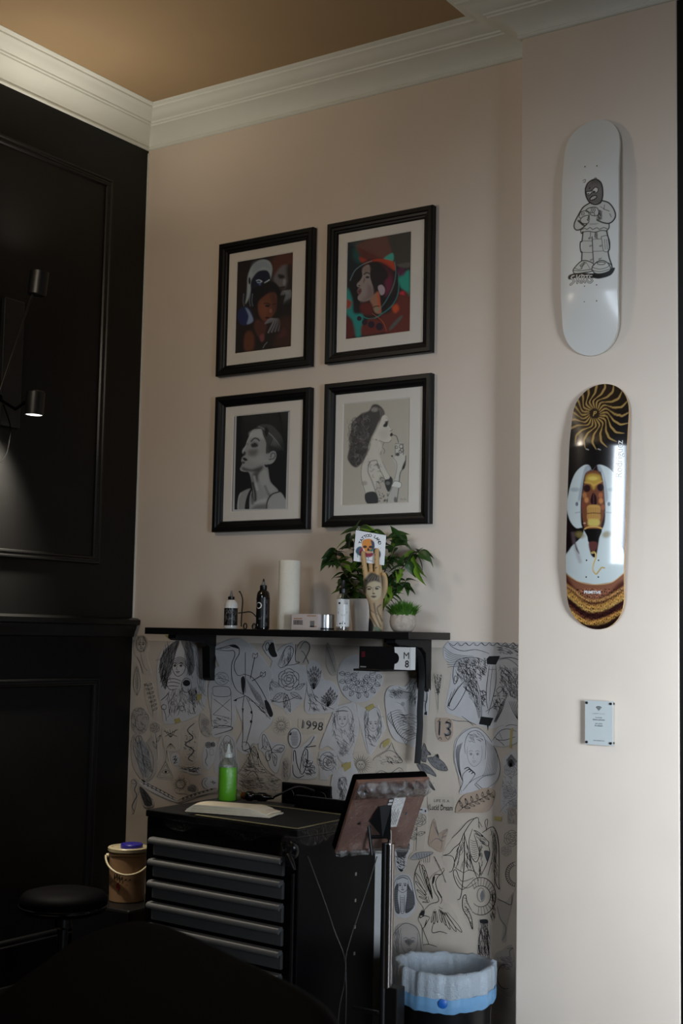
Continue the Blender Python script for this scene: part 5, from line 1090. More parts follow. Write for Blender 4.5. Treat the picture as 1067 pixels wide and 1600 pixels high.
# carton in front of the roll
pm('carton', (206, 192, 186), .6, var=.03, vscale=30); pm('carton_side', (172, 124, 84), .7, var=.06)
q0 = at(455, 986, 1, -.245); q1 = at(497, 986, 1, -.245); bw = q1[0]-q0[0]; bh = 25/ppm(475, -.245)
t = thing('carton', ((q0[0]+q1[0])/2, -.21, SZ1), 'small pale cardboard carton with a barcode, in front of the paper roll', 'box')
MB().box((0, 0, bh/2), (bw, .07, bh)).build('box', 'carton', t, bevel=.0008)
yb = -.0355
m = MB(); rg = np.random.default_rng(8); x = -bw*.42
while x < -bw*.08:
    w_ = rg.choice([.0008, .0014, .002]); m.add([(x, yb, bh*.32), (x+w_, yb, bh*.32), (x+w_, yb, bh*.62), (x, yb, bh*.62)], [(0, 1, 2, 3)]); x += w_+.0012
m.build('barcode', 'ink', t)
for z_, x0_, x1_ in ((.86, .08, .42), (.68, -.42, -.1), (.2, .2, .45)): MB().add([(bw*x0_, yb, bh*z_), (bw*x1_, yb, bh*z_), (bw*x1_, yb, bh*(z_+.06)), (bw*x0_, yb, bh*(z_+.06))], [(0, 1, 2, 3)]).build('print_line', 'carton_side', t)
m = MB()
for i in range(7):
    for j in range(6):
        if rg.random() < .55: m.add([(bw*.2+i*.003, yb, bh*.2+j*.003), (bw*.2+i*.003+.003, yb, bh*.2+j*.003), (bw*.2+i*.003+.003, yb, bh*.2+j*.003+.003), (bw*.2+i*.003, yb, bh*.2+j*.003+.003)], [(0, 1, 2, 3)])
m = MB(); m.add([(bw*.2, yb, bh*.18), (bw*.36, yb, bh*.18), (bw*.36, yb, bh*.58), (bw*.2, yb, bh*.58)], [(0, 1, 2, 3)]); m.build('printed_mark', 'print_grey', t)
# silver tin
k = ppm(510, -.20); R = 13/k; H = 25/k
t = thing('metal_tin', shelf_pt(509, -.20), 'round brushed silver tin beside the carton', 'tin')
MB().lathe([(0, 0), (R, 0), (R, .004), (R-.0008, .005), (R-.0008, H*.16), (R, H*.17), (R, H-.002), (R-.002, H), (0, H)], 40).build('tin_body', 'brushed_silver', t, smooth=40)
MB().lathe([(R+.0003, H*.03), (R+.0003, H*.15)], 40, cap=False).build('dark_band', 'black_plastic', t, smooth=60)
# spray bottle with white label
k = ppm(535, -.22); H = 79/k; R = 10.2/k; ca2 = math.atan2(CAM[1]+.22, CAM[0]-1.15)
t = thing('spray_bottle', shelf_pt(535, -.22), 'clear spray bottle with a white label and black cap in front of the plant pot', 'bottle')
MB().lathe([(R-.003, 0), (R, .003), (R, H*.63), (R-.002, H*.69), (R*.55, H*.74), (.011, H*.76)], 32, cap=False).build('bottle_body', 'clear_plastic', t, smooth=35)
MB().lathe([(0, .003), (R-.004, .003), (R-.003, .006), (R-.003, H*.05), (0, H*.05)], 32).build('liquid', 'cap_grey', t, smooth=35)
wrap_panel(R, ca2, 1.35, H*.08, H*.62, .0008, 28).build('label', 'white_plastic', t, smooth=60)
MB().lathe([(.0125, H*.735), (.0145, H*.745), (.0145, H*.825), (.0095, H*.85), (.0085, H*.86), (.008, H*.99), (.005, H), (0, H)], 24, cap=False).build('spray_cap', 'black_plastic', t, smooth=35)
MB().tube([(0, 0, H*.01), (0, 0, H*.75)], .0016, 8).build('dip_tube', 'cap_grey', t)
f = wrapfn(R, ca2, H*.355, .0014); MB().add([f(-.017, -.004), f(.015, -.004), f(.015, .004), f(-.017, .004)], [(0, 1, 2, 3)]).build('label_bar', 'ink', t)
f2 = wrapfn(R, ca2, H*.355, .0018)
for i in range(7): MB().add([f2(-.014+i*.0042, -.002), f2(-.0115+i*.0042, -.002), f2(-.0115+i*.0042, .002), f2(-.014+i*.0042, .002)], [(0, 1, 2, 3)]).build('label_mark', 'white_ink', t)
for z_, x0_, x1_, h_ in ((.42, -.014, .012, .0022), (.31, -.005, .007, .0016), (.29, -.005, .006, .0012), (.17, -.002, .003, .0016), (.125, -.012, -.006, .005), (.13, -.003, .009, .005)):
    f = wrapfn(R, ca2, H*z_, .0014); MB().add([f(x0_, 0), f(x1_, 0), f(x1_, h_), f(x0_, h_)], [(0, 1, 2, 3)]).build('label_print', 'print_grey' if z_ > .15 else 'ink', t)
m = MB(); f = wrapfn(R, ca2+.12, H*.52, .0014)
for z_ in range(5):
    for i in range(5):
        if rg.random() < .8: m.add([f(i*.0032, z_*.0036), f(i*.0032+.0024, z_*.0036), f(i*.0032+.0024, z_*.0036+.0022), f(i*.0032, z_*.0036+.0022)], [(0, 1, 2, 3)])
m.build('label_print', 'print_grey', t)
f = wrapfn(R, ca2-.55, H*.54, .0014); m = MB(); m.add([f(.004*math.cos(a), .004*math.sin(a)) for a in np.linspace(0, 6.28, 13)[:-1]], [tuple(range(12))]); m.build('label_dot', 'ink', t)
# ---- ficus in a white pot
pm('leaf_dark', (46, 74, 28), .38, var=.25, vscale=30, spec=.5); pm('leaf_light', (112, 150, 46), .4, var=.15, vscale=30); pm('twig', (96, 78, 56), .8, var=.2); pm('pot_white', (214, 206, 196), .5, var=.02); pm('soil', (40, 30, 22), .95, var=.3, vscale=90, bump=.5)
def leaf_mesh(L, Wd, bend, fold):
    """one leaf along +X, its face up, with a pointed tip"""
    m = MB(); n = 7; vs = []
    for i in range(n+1):
        s_ = i/n; wv = Wd*math.sin(math.pi*min(1, s_**.8))*(1-.35*s_)+.0004; z = -bend*s_*s_*L
        for u in (-1, -.5, 0, .5, 1): vs.append((s_*L, u*wv, z+abs(u)*fold*wv))
    for i in range(n):
        for j in range(4): k = i*5+j; m.add([], []); m.f.append((k, k+1, k+6, k+5)); m.m.append(0)
    m.v = [tuple(p) for p in vs]; m.f = [(i*5+j, i*5+j+1, i*5+j+6, i*5+j+5) for i in range(n) for j in range(4)]; m.m = [0]*len(m.f); return m
LEAF = []
for i in range(6):
    o = leaf_mesh(.056+.006*(i % 3), .0165+.002*(i % 2), .25+.12*i, .35).build('leaf', 'leaf_dark' if i < 4 else 'leaf_light', None, smooth=180); LEAF.append(o.data); bpy.data.objects.remove(o)
PYf = -.10
k = ppm(573, PYf)
fi = thing('potted_ficus', shelf_pt(572, PYf), 'leafy green ficus in a plain white pot behind the tattooed hand', 'plant')
Rp = 27/k; Hp = 50/k
MB().lathe([(0, 0), (Rp*.78, 0), (Rp*.8, .003), (Rp, Hp-.004), (Rp, Hp), (Rp-.004, Hp), (Rp-.006, Hp-.012), (0, Hp-.012)], 40).build('pot', 'pot_white', fi, smooth=35)
MB().lathe([(0, Hp-.008), (Rp-.005, Hp-.011)], 32, cap=False).build('soil', 'soil', fi)
f0 = Vector(fi.location)
def fpt(px, py, y): return Vector(at(px, py, 1, y))-f0
branches = [[(574, 945), (566, 915), (556, 885), (552, 855), (560, 825)], [(572, 945), (556, 920), (538, 895), (527, 872), (518, 862)], [(578, 945), (592, 915), (606, 880), (618, 850), (624, 832)],
            [(578, 945), (600, 920), (622, 895), (642, 872), (656, 860)], [(576, 945), (582, 900), (590, 870), (596, 845)], [(570, 945), (552, 930), (545, 915), (540, 902)], [(580, 945), (606, 932), (622, 918), (634, 908)], [(575, 945), (568, 890), (575, 850), (580, 830)]]
rg = np.random.default_rng(21); spots = []
for bi, br in enumerate(branches):
    ys = [PYf]+[PYf+rg.uniform(-.05, .05)*(i+1)/2 for i in range(len(br)-1)]
    P = smooth_line([fpt(a, b_, max(-.19, min(-.035, y))) for (a, b_), y in zip(br, ys)], 5)
    P[0] = np.array([rg.uniform(-.01, .01), 0, Hp-.012])
    n = len(P); MB().tube(P, [.0032*(1-.7*i/n) for i in range(n)], 6).build('branch', 'twig', fi, smooth=60)
    for i in range(4, n):
        for s_ in (0, 1):
            if rg.random() < .97: spots.append((P[i], P[i]-P[i-1], i/n))
def add_leaf(pos, d, me, sc=1., roll=0.):
    o = bpy.data.objects.new('leaf', me); COL.objects.link(o); o.parent = fi
    d = Vector(d).normalized(); q = d.to_track_quat('X', 'Z'); o.location = pos; o.rotation_euler = (q.to_matrix() @ Matrix.Rotation(roll, 3, 'X')).to_euler(); o.scale = (sc, sc, sc)
for P_, D, s_ in spots:
    a = rg.uniform(0, 6.28); d = Vector((math.cos(a), .75*math.sin(a)-.12, rg.uniform(-.75, .35)))+Vector(D).normalized()*.4
    pos = Vector(P_); tipy = f0.y+pos.y+d.normalized().y*.06
    if tipy > -.012: d.y = -abs(d.y)
    add_leaf(pos, d, LEAF[int(rg.integers(0, 4)) if rg.random() < .86 else int(rg.integers(4, 6))], rg.uniform(.75, 1.1), rg.uniform(-.6, .6))
for px, py, dx, dz, li in ((562, 826, .9, .15, 4), (556, 832, .3, .9, 0), (646, 868, .1, -1, 5), (650, 884, .15, -1, 4), (624, 846, -.3, 1, 1), (518, 866, -.7, -.75, 2), (527, 860, -1, -.2, 3), (655, 862, .8, -.5, 0), (610, 838, .9, .35, 2), (637, 876, .5, -.9, 3), (548, 832, -.25, -1, 1)):
    add_leaf(fpt(px, py, -.12), (dx, -.25, dz), LEAF[li], 1.05, .9)
# ---- little round pot of grass
PYg = -.20; k = ppm(630, PYg)
gt = thing('potted_grass', shelf_pt(629, PYg), 'small round speckled stone pot of bright green grass at the right end of the shelf', 'plant')
pm('stone_pot', (178, 164, 150), .8, var=.22, vscale=70, bump=.3, bscale=90); pm('grass_blade', (74, 122, 36), .5, var=.3, vscale=60)
Rg = 21/k; Hg = 27/k
MB().lathe([(0, 0), (Rg*.62, 0), (Rg*.74, .003), (Rg*.94, Hg*.3), (Rg, Hg*.55), (Rg*.97, Hg*.8), (Rg*.88, Hg), (Rg*.82, Hg), (Rg*.85, Hg*.8), (0, Hg*.78)], 36).build('pot', 'stone_pot', gt, smooth=40)
MB().lathe([(0, Hg*.86), (Rg*.84, Hg*.82)], 24, cap=False).build('soil', 'soil', gt)
m = MB()
for i in range(1100):
    a = rg.uniform(0, 6.28); r = Rg*.8*math.sqrt(rg.random()); b0 = Vector((r*math.cos(a), r*math.sin(a), Hg*.82)); out_ = Vector((math.cos(a), math.sin(a), 0))*(r/Rg)*.038+Vector((rg.normal(0, .008), rg.normal(0, .006), 0))
    h = rg.uniform(.030, .070)*(1-.45*(r/Rg)**2); t1 = b0+out_*.4+Vector((0, 0, h*.6)); t2 = b0+out_+Vector((0, 0, h)); sd = Vector((-math.sin(a+rg.uniform(-1, 1)), math.cos(a), 0))*.0017
    m.add([b0-sd, b0+sd, t1+sd*.9, t1-sd*.9, t2], [(0, 1, 2, 3), (3, 2, 4)])
o = m.build('grass', 'grass_blade', gt); o['kind'] = 'stuff'
# ---- tattooed hand sculpture
HYd = -.245; h0 = Vector(at(587, 987.5, 1, HYd)); h0.z = SZ1; k = ppm(587, HYd)
hand = thing('hand_sculpture', h0, 'tattooed hand sculpture with a portrait on its back, holding up a business card', 'sculpture')
ux_ = Vector((math.cos(YAW), math.sin(YAW), 0)); uf = Vector((math.sin(YAW), -math.cos(YAW), 0))   # across and towards the viewer
def hp(X, Y, f=0.): return ux_*((X-510)/5.928/k)+Vector((0, 0, max(0, (1112-Y)/5.928/k)))+uf*f
m = MB(); n = 28; rings = []
for X0, X1, Y, dp in ((440, 580, 1112, .021), (440, 580, 1090, .021), (442, 578, 1040, .0205), (446, 574, 980, .020), (446, 572, 920, .0185), (440, 572, 870, .0175), (425, 576, 820, .0175), (405, 580, 770, .0175), (392, 586, 710, .017), (386, 590, 655, .0165), (384, 580, 610, .0155), (392, 560, 580, .0135), (410, 545, 566, .009)):
    for i in range(n):
        a = 2*math.pi*i/n; cx2 = (X0+X1)/2; rx2 = (X1-X0)/2/5.928/k
        rings.append(hp(cx2, Y)+ux_*rx2*math.cos(a)+uf*dp*math.sin(a))
fs = [(j*n+i, j*n+(i+1) % n, (j+1)*n+(i+1) % n, (j+1)*n+i) for j in range(12) for i in range(n)]+[tuple(reversed(range(n))), tuple(12*n+i for i in range(n))]
m.add(rings, fs)
def finger(pts, rr): 
    P = smooth_line([hp(*p_) for p_ in pts], 5); R_ = np.interp(np.linspace(0, 1, len(P)), np.linspace(0, 1, len(rr)), rr)
    d = Vector(P[-1]-P[-2]).normalized(); e = Vector(P[-1]); m.tube([Vector(q) for q in P]+[e+d*R_[-1]*.55, e+d*R_[-1]*.9], list(R_)+[R_[-1]*.8, R_[-1]*.35], 14)
finger([(420, 640, .004), (402, 560, .008), (388, 460, .010), (380, 388, .008)], [.0105, .0098, .0088, .0078])
finger([(460, 630, -.002), (456, 550, -.004), (452, 470, -.012), (450, 420, -.022)], [.0105, .0098, .009, .008])
finger([(512, 630, .004), (510, 540, .010), (507, 440, .012), (508, 362, .010)], [.0108, .010, .0092, .0085])
finger([(548, 640, -.002), (540, 570, -.004), (536, 500, -.014), (540, 470, -.024)], [.0098, .009, .008, .007])
finger([(560, 800, .0), (584, 720, .010), (586, 640, .016), (574, 586, .014)], [.0105, .011, .010, .009])
ho = m.build('hand', 'print_matte', hand)
md = ho.modifiers.new('r', 'REMESH'); md.mode = 'VOXEL'; md.voxel_size = .0016; md2 = ho.modifiers.new('s', 'SMOOTH'); md2.iterations = 3
dg = bpy.context.evaluated_depsgraph_get(); dg.update(); me2 = bpy.data.meshes.new_from_object(ho.evaluated_get(dg)); ho.modifiers.clear(); ho.data = me2
me2.polygons.foreach_set('use_smooth', [True]*len(me2.polygons))
V = np.empty(len(me2.vertices)*3); me2.vertices.foreach_get('co', V); V = V.reshape(-1, 3)
print_mat('hand_skin', .55); me2.materials.clear(); me2.materials.append(MATS['hand_skin'])
p = Paint(V+np.array(h0), (500, 800), 5.928, (206, 168, 116), (255, 255, 255), .95)
front = V@np.array(uf) > -.004
sk = p.c.copy()
p.poly([(385, 640), (600, 640), (600, 1120), (430, 1120)], (186, 160, 122), 30)
p.poly([(420, 610), (470, 560), (530, 590), (560, 640), (572, 700), (560, 780), (520, 816), (480, 810), (440, 770), (420, 700)], (188, 172, 140), 10)
p.poly([(400, 650), (430, 600), (480, 560), (550, 600), (560, 650), (500, 640), (440, 670), (425, 760), (405, 740)], (72, 62, 50), 12).poly([(540, 600), (600, 600), (590, 760), (560, 820), (575, 700)], (150, 132, 104), 14)
for i in range(9): p.line([(430+i*14, 640-i*2), (450+i*12, 610), (480+i*8, 585)], 5, (130, 114, 90) if i % 2 else (36, 30, 26), 4, .8)
p.line([(428, 702), (455, 690), (478, 704)], 7, (30, 25, 22), 4).line([(512, 700), (540, 690), (556, 700)], 7, (30, 25, 22), 4).ell(454, 714, 18, 8, (26, 22, 20), .5).ell(526, 711, 17, 8, (26, 22, 20), .5)
p.line([(492, 700), (488, 740), (496, 752)], 5, (120, 104, 80), 5).ell(496, 756, 14, 6, (84, 70, 56), .8).poly([(472, 782), (496, 774), (522, 782), (498, 796)], (104, 78, 62), 5).line([(472, 783), (522, 783)], 3, (50, 38, 32), 3)
p.poly([(430, 760), (470, 815), (520, 820), (560, 790), (580, 860), (540, 930), (450, 900)], (176, 150, 116), 16)
p.poly([(436, 1000), (470, 990), (500, 1060), (480, 1115), (430, 1115)], (24, 20, 18), 10).line([(450, 860), (470, 960), (540, 1080), (570, 1112)], 14, (66, 54, 44), 8).line([(500, 850), (520, 960), (560, 1060)], 12, (84, 70, 56), 8).line([(560, 860), (530, 900), (575, 1010)], 10, (70, 58, 46), 7).poly([(500, 1060), (560, 1080), (570, 1115), (510, 1115)], (92, 108, 84), 12).line([(450, 900), (500, 930), (560, 960)], 8, (120, 100, 78), 6)
for x, y in ((385, 440), (392, 500), (400, 545), (508, 400), (502, 480), (510, 440), (516, 515), (456, 520)): p.ell(x, y, 6, 6, (90, 66, 40), .6, .7)
p.line([(490, 515), (510, 522), (528, 512)], 5, (70, 56, 44), 4).ell(505, 486, 9, 11, (110, 84, 56), .6, .6)
p.c = np.where(front[:, None], p.c, sk); set_print(ho, p.c)
# ---- the card it holds
pm('card_white', (244, 244, 246), .5)
cd0 = hp(440, 340, -.003); card = thing('business_card', h0+cd0+Vector((0, 0, -.055)), 'white square business card with a skull logo held between the sculpture fingers', 'card')
def kp(X, Y, off=0.): return h0+hp(X, Y, -.001+off)
cor = [(308, 176), (592, 220), (578, 500), (292, 464)]
m = MB(); vs = [kp(*c_, 0.) for c_ in cor]+[kp(*c_, -.0008) for c_ in cor]
m.add(vs, [(0, 1, 2, 3), (7, 6, 5, 4)]+[(i, (i+1) % 4, (i+1) % 4+4, i+4) for i in range(4)]); m.build('card', 'card_white', card, world=True)
nx = ny = 90; vs = []
for j in range(ny):
    for i in range(nx):
        a, b_ = i/(nx-1)*.96+.02, j/(ny-1)*.96+.02
        X = (cor[0][0]*(1-a)+cor[1][0]*a)*(1-b_)+(cor[3][0]*(1-a)+cor[2][0]*a)*b_; Y = (cor[0][1]*(1-a)+cor[1][1]*a)*(1-b_)+(cor[3][1]*(1-a)+cor[2][1]*a)*b_
        vs.append(kp(X, Y, .0004))
V = np.array(vs); o = fast_mesh('card_print', V-np.array(card.location), grid_faces(nx, ny)[:, ::-1], 'print_matte', card)
p = Paint(V, (500, 800), 5.928, (238, 238, 242), (238, 238, 242), .9)
p.poly([(330, 370), (345, 330), (380, 320), (400, 350), (400, 390), (365, 405)], (62, 92, 112), 6).poly([(365, 350), (385, 330), (400, 360), (385, 390), (365, 380)], (150, 60, 78), 6).poly([(490, 350), (530, 340), (560, 375), (555, 420), (520, 430)], (40, 70, 92), 6).poly([(500, 345), (530, 350), (520, 390)], (78, 118, 132), 6)
p.poly([(390, 375), (440, 370), (490, 380), (480, 410), (440, 420), (400, 405)], (146, 40, 62), 6).poly([(388, 290), (400, 262), (440, 248), (480, 255), (500, 285), (502, 330), (490, 345), (480, 372), (420, 372), (408, 345), (392, 330)], (226, 144, 62), 4)
p.poly([(470, 262), (500, 280), (504, 330), (480, 350), (478, 300)], (48, 70, 92), 5).ell(416, 322, 18, 12, (70, 40, 36), .4).ell(468, 324, 18, 12, (60, 40, 44), .4).poly([(445, 330), (462, 358), (436, 358)], (64, 36, 34), 4).poly([(425, 365), (475, 365), (470, 380), (430, 380)], (230, 190, 150), 4).poly([(462, 345), (490, 345), (484, 365), (466, 365)], (60, 120, 104), 5)
for x in range(5): p.line([(428+x*10, 366), (428+x*10, 380)], 2.5, (80, 40, 40), 2)
for x, y in ((345, 390), (420, 415), (445, 412), (535, 430), (545, 410)): p.line([(x, y), (x+4, y+26)], 6, (120, 136, 150), 4)
for i in range(7): p.line([(405+i*12, 437+i*2.2), (411+i*12, 444+i*2.2)], 4, (90, 90, 96), 2)
set_print(o, p.c)
# lettering on an arc
word = 'TATTOO LAND'
for i, ch in enumerate(word):
    if ch == ' ': continue
    a = math.radians(196+ (345-196)*i/(len(word)-1)); cx2, cy2, rr = 442, 318, 92
    X, Y = cx2+rr*math.cos(a), cy2+rr*math.sin(a)*1.02; rot = a+math.pi/2
    s_ = 34
    fnl = lambda u, v: kp(X+(u*math.cos(rot)+v*math.sin(rot))*s_, Y+(u*math.sin(rot)-v*math.cos(rot))*s_, .0010)
    text_mesh(ch, 1.15, fnl, bold=.025).build('letter', 'ink', card, world=True)

# ================================================================ tray with boxed machine under the shelf
pm('box_white', (214, 214, 212), .5, var=.02); pm('red_mark', (110, 14, 34), .5)
q = [at(551, 1048, 1, -.27), at(651, 1055, 1, -.27)]
tr = thing('under_shelf_tray', (1.42, -.14, SZ0), 'black metal tray hung under the right end of the shelf', 'tray')
zf = float(at(600, 1046, 1, -.27)[2])
xl, xr = float(at(553, 1046, 1, -.27)[0]), 1.421
m = MB(); m.box(((xl+xr)/2, -.15, zf-.004), (xr-xl, .25, .008)); m.build('tray_floor', 'black_metal', tr, world=True, bevel=.002)
m = MB(); m.box((xl+.03, -.04, (zf+SZ0)/2), (.01, .03, SZ0-zf)); m.box((xr-.02, -.04, (zf+SZ0)/2), (.01, .03, SZ0-zf)); m.build('hanger', 'black_metal', tr, world=True)
m = MB(); m.box(((xl+xr)/2, -.04, SZ0-.006), (xr-xl+.02, .03, .012)); m.build('top_rail', 'black_metal', tr, world=True)
# box: black front, white end with lettering
bx0, bx1 = float(at(561, 1030, 1, -.255)[0]), float(at(640.5, 1030, 1, -.255)[0]); bz1 = float(at(600, 1010.5, 1, -.255)[2])
if bx1 > 1.421: bx1 = 1.421
bx1 = float(at(640.5, 1030, 1, -.255)[0])
bz0 = zf+.0005
mb_ = thing('machine_box', ((bx0+bx1)/2, -.17, zf), 'black and white product box marked M8 lying in the tray under the shelf', 'box')
MB().box(((bx0+bx1)/2, -.2365, (bz0+bz1)/2), (bx1-bx0, .037, bz1-bz0)).build('carton', 'black_wood', mb_, bevel=.001, world=True)
yf = -.2556; xs = float(at(616, 1030, 1, -.255)[0]); xm = float(at(624, 1030, 1, -.255)[0]); zm = (bz0+bz1)/2; rr = (bz1-bz0)*.25
pts = [(xs, bz0), (bx1, bz0), (bx1, bz1), (xs, bz1)]+[(xs+rr*math.sin(t)*.9+.002, zm+rr*math.cos(t)) for t in np.linspace(0, math.pi, 12)]
MB().add([(x, yf, z) for x, z in pts], [tuple(range(len(pts)))]).build('white_panel', 'box_white', mb_, world=True)
MB().add([(bx1+.0006, -.255, bz0), (bx1+.0006, -.219, bz0), (bx1+.0006, -.219, bz1), (bx1+.0006, -.255, bz1)], [(0, 1, 2, 3)]).build('white_end', 'box_white', mb_, world=True)
zt2 = float(at(633, 1025, 1, -.255)[2]); zt3 = float(at(633, 1038, 1, -.255)[2]); xt = float(at(634.2, 1030, 1, -.255)[0])
text_mesh('M', .034, lambda u, v: (xt+.002+u, yf-.0006, zt2+v), bold=0.).build('lettering', 'ink', mb_, world=True)
text_mesh('8', .034, lambda u, v: (xt+.005+u, yf-.0006, zt3+v), bold=.0006).build('lettering', 'ink', mb_, world=True)
text_mesh('wireless power unit', .010, lambda u, v: (bx1+.001, -.235-v, zm+u)).build('lettering', 'print_grey', mb_, world=True) if False else None
for i in range(5): MB().box((bx0+.018, yf, bz1-.02-i*.004), (.016-.003*(i % 2), .0008, .002)).build('red_mark', 'red_mark', mb_, world=True)
MB().box((bx0+.018, yf, bz0+.006), (.024, .0008, .005)).build('label', 'print_grey', mb_, world=True)
# strap hanging from the bracket
pm('strap_black', (10, 10, 10), .7, var=.15, vscale=120, bump=.2, bscale=300)
P = smooth_line([at(644, 1012, 1, -.17), at(651, 1017, 1, -.14), at(657, 1030, 1, -.10), at(659, 1055, 1, -.06), at(658, 1080, 1, -.05), at(656, 1110, 1, -.05), at(656, 1135, 1, -.05), at(654, 1165, 1, -.05), at(652, 1193, 1, -.05)], 5)
st_ = MB().tube([Vector(q_) for q_ in P], [.012]*len(P), 10, flat=.14, up=(0, -1, 0)).build('strap', 'strap_black', smooth=50); tag(st_, 'black woven strap hanging down beside the right shelf bracket', 'strap')
# ================================================================ tattoo drawings pasted on the wall
pm('sheet_cool', (188, 185, 184), .85, var=.05, vscale=25, bump=.25, bscale=40); pm('sheet_warm', (186, 175, 160), .85, var=.06, vscale=25, bump=.25, bscale=40)
pm('sheet_brown', (172, 152, 134), .85, var=.08, vscale=20, bump=.2, bscale=40); pm('sheet_dim', (170, 161, 151), .85, var=.05, vscale=25, bump=.2, bscale=40)
for n_, v_ in (('ink_dark', 28), ('ink_mid', 72), ('ink_pale', 116), ('ink_wash', 150)): pm(n_, (v_, v_-1, v_), .8, var=.08, vscale=60)
pm('yellow_tape', (172, 158, 100), .5, var=.08); pm('black_tape', (12, 12, 13), .6, var=.1)
INK = {'d': 'ink_dark', 'm': 'ink_mid', 'p': 'ink_pale', 'w': 'ink_wash'}
CROP = {'A': ((200, 980), 4.1038), 'B': ((440, 980), 4.1038), 'C': ((600, 980), 4.85), 'D': ((590, 1230), 4.639)}
G_DRAW = 'tattoo drawings pasted on the wall'
rnd = np.random.default_rng(77)
class Sheet:
    """one cut-out drawing: a thin paper sheet with its ink lines"""
    layer = 0
    def __init__(s, crop, label, outline=None, mat='sheet_warm', pad=0, sm=True, lift=0.):
        s.o, s.s = CROP[crop]; s.ink = {}; s.label = label; s.th = .0022 if crop in 'AB' else .0009; s.y = -.0010-s.th-.00035*(Sheet.layer % 9)-lift; Sheet.layer += 1
        s.outline = outline; s.mat = mat; s.sm = sm; s.extra = []
    def w(s, x, y, off=0.): 
        q = at(s.o[0]+x/s.s, s.o[1]+y/s.s, 1, 0.); return (q[0], s.y-.0005-off, q[2])
    def mb(s, t): s.ink.setdefault(t, []).append(MB()); return s.ink[t][-1]
    def L(s, pts, w=4., t='m', sm=True, taper=True):
        P = np.array(smooth_line(pts, 5) if sm and len(pts) > 2 else pts, float); n = len(P)
        T = np.gradient(P, axis=0); N = np.stack([-T[:, 1], T[:, 0]], 1); N /= np.linalg.norm(N, axis=1)[:, None]+1e-9
        ww = np.full(n, w*(.43 if s.s < 4.5 else .52)); 
        if taper and n > 4: ww *= .35+.65*np.sin(np.pi*np.linspace(.04, .96, n))**.5
        vs = [s.w(*(P[i]+N[i]*ww[i])) for i in range(n)]+[s.w(*(P[i]-N[i]*ww[i])) for i in range(n)]
        s.mb(t).add(vs, [(i, i+1, n+i+1, n+i) for i in range(n-1)]); return s
    def F(s, pts, t='m', sm=True):
        P = smooth_line(pts, 4, True) if sm else pts; off = {'w': -.00025, 'p': -.0002, 'm': -.0001, 'd': -.00005}[t]
        s.mb(t).add([s.w(x, y, off) for x, y in P], [tuple(range(len(P)))]); return s
    def hatch(s, poly, n, t='m', ang=1.2, ln=40, w=2.5, curl=.3):
        P = np.array(poly, float); lo, hi = P.min(0), P.max(0); k = 0; tries = 0
        while k < n and tries < n*12:
            tries += 1; x, y = rnd.uniform(lo[0], hi[0]), rnd.uniform(lo[1], hi[1]); c = False
            for a, b in zip(P, np.roll(P, -1, 0)):
                if (a[1] > y) != (b[1] > y) and x < (b[0]-a[0])*(y-a[1])/(b[1]-a[1]+1e-9)+a[0]: c = not c
            if not c: continue
            k += 1; a = ang+rnd.normal(0, .25); l = ln*rnd.uniform(.5, 1.2); b = a+rnd.normal(0, curl)
            s.L([(x-l/2*math.cos(a), y-l/2*math.sin(a)), (x, y), (x+l/2*math.cos(b), y+l/2*math.sin(b))], w, t)
        return s
    def leaf(s, a, b, wd, t='m', w=3., veins=5):
        a, b = np.array(a, float), np.array(b, float); d = b-a; nn_ = np.array([-d[1], d[0]]); nn_ /= np.linalg.norm(nn_)+1e-9
        for sg in (-1, 1): s.L([a, a+d*.3+nn_*wd*sg, a+d*.65+nn_*wd*.8*sg, b], w, t)
        s.L([a, a+d*.5+nn_*wd*.08, b], w*.8, t)
        for i in range(veins):
            f = .2+.6*i/max(1, veins-1)
            for sg in (-1, 1): s.L([a+d*f, a+d*(f+.12)+nn_*wd*.6*sg], w*.6, t, False, False)
        return s
    def sun(s, c, r1, r2, n, t='m', w=3.):
        s.L([(c[0]+r1*math.cos(a), c[1]+r1*math.sin(a)) for a in np.linspace(0, 6.2832, 22)], w, t, taper=False)
        for i in range(n):
            a = 2*math.pi*i/n; b = math.pi/n*.55
            s.L([(c[0]+r1*1.1*math.cos(a-b), c[1]+r1*1.1*math.sin(a-b)), (c[0]+r2*(1 if i % 2 else .85)*math.cos(a), c[1]+r2*(1 if i % 2 else .85)*math.sin(a)), (c[0]+r1*1.1*math.cos(a+b), c[1]+r1*1.1*math.sin(a+b))], w*.8, t, False, False)
        return s
    def rose(s, c, r, t='m', w=3.):
        for k_, (rr, n) in enumerate(((1, 6), (.72, 5), (.45, 4), (.22, 2))):
            for i in range(n):
                a0 = 2*math.pi*i/n+k_*.6; pts = [(c[0]+r*rr*math.cos(a)*(1+.12*math.sin((a-a0)/(2*math.pi/n)*math.pi)), c[1]+r*rr*math.sin(a)*(1+.12*math.sin((a-a0)/(2*math.pi/n)*math.pi))) for a in np.linspace(a0, a0+2*math.pi/n*1.12, 6)]
                s.L(pts, w, t)
                s.L([pts[-1], (c[0]+r*rr*.75*math.cos(a0+2.3/n*2), c[1]+r*rr*.75*math.sin(a0+2.3/n*2))], w*.7, t, False)
        return s
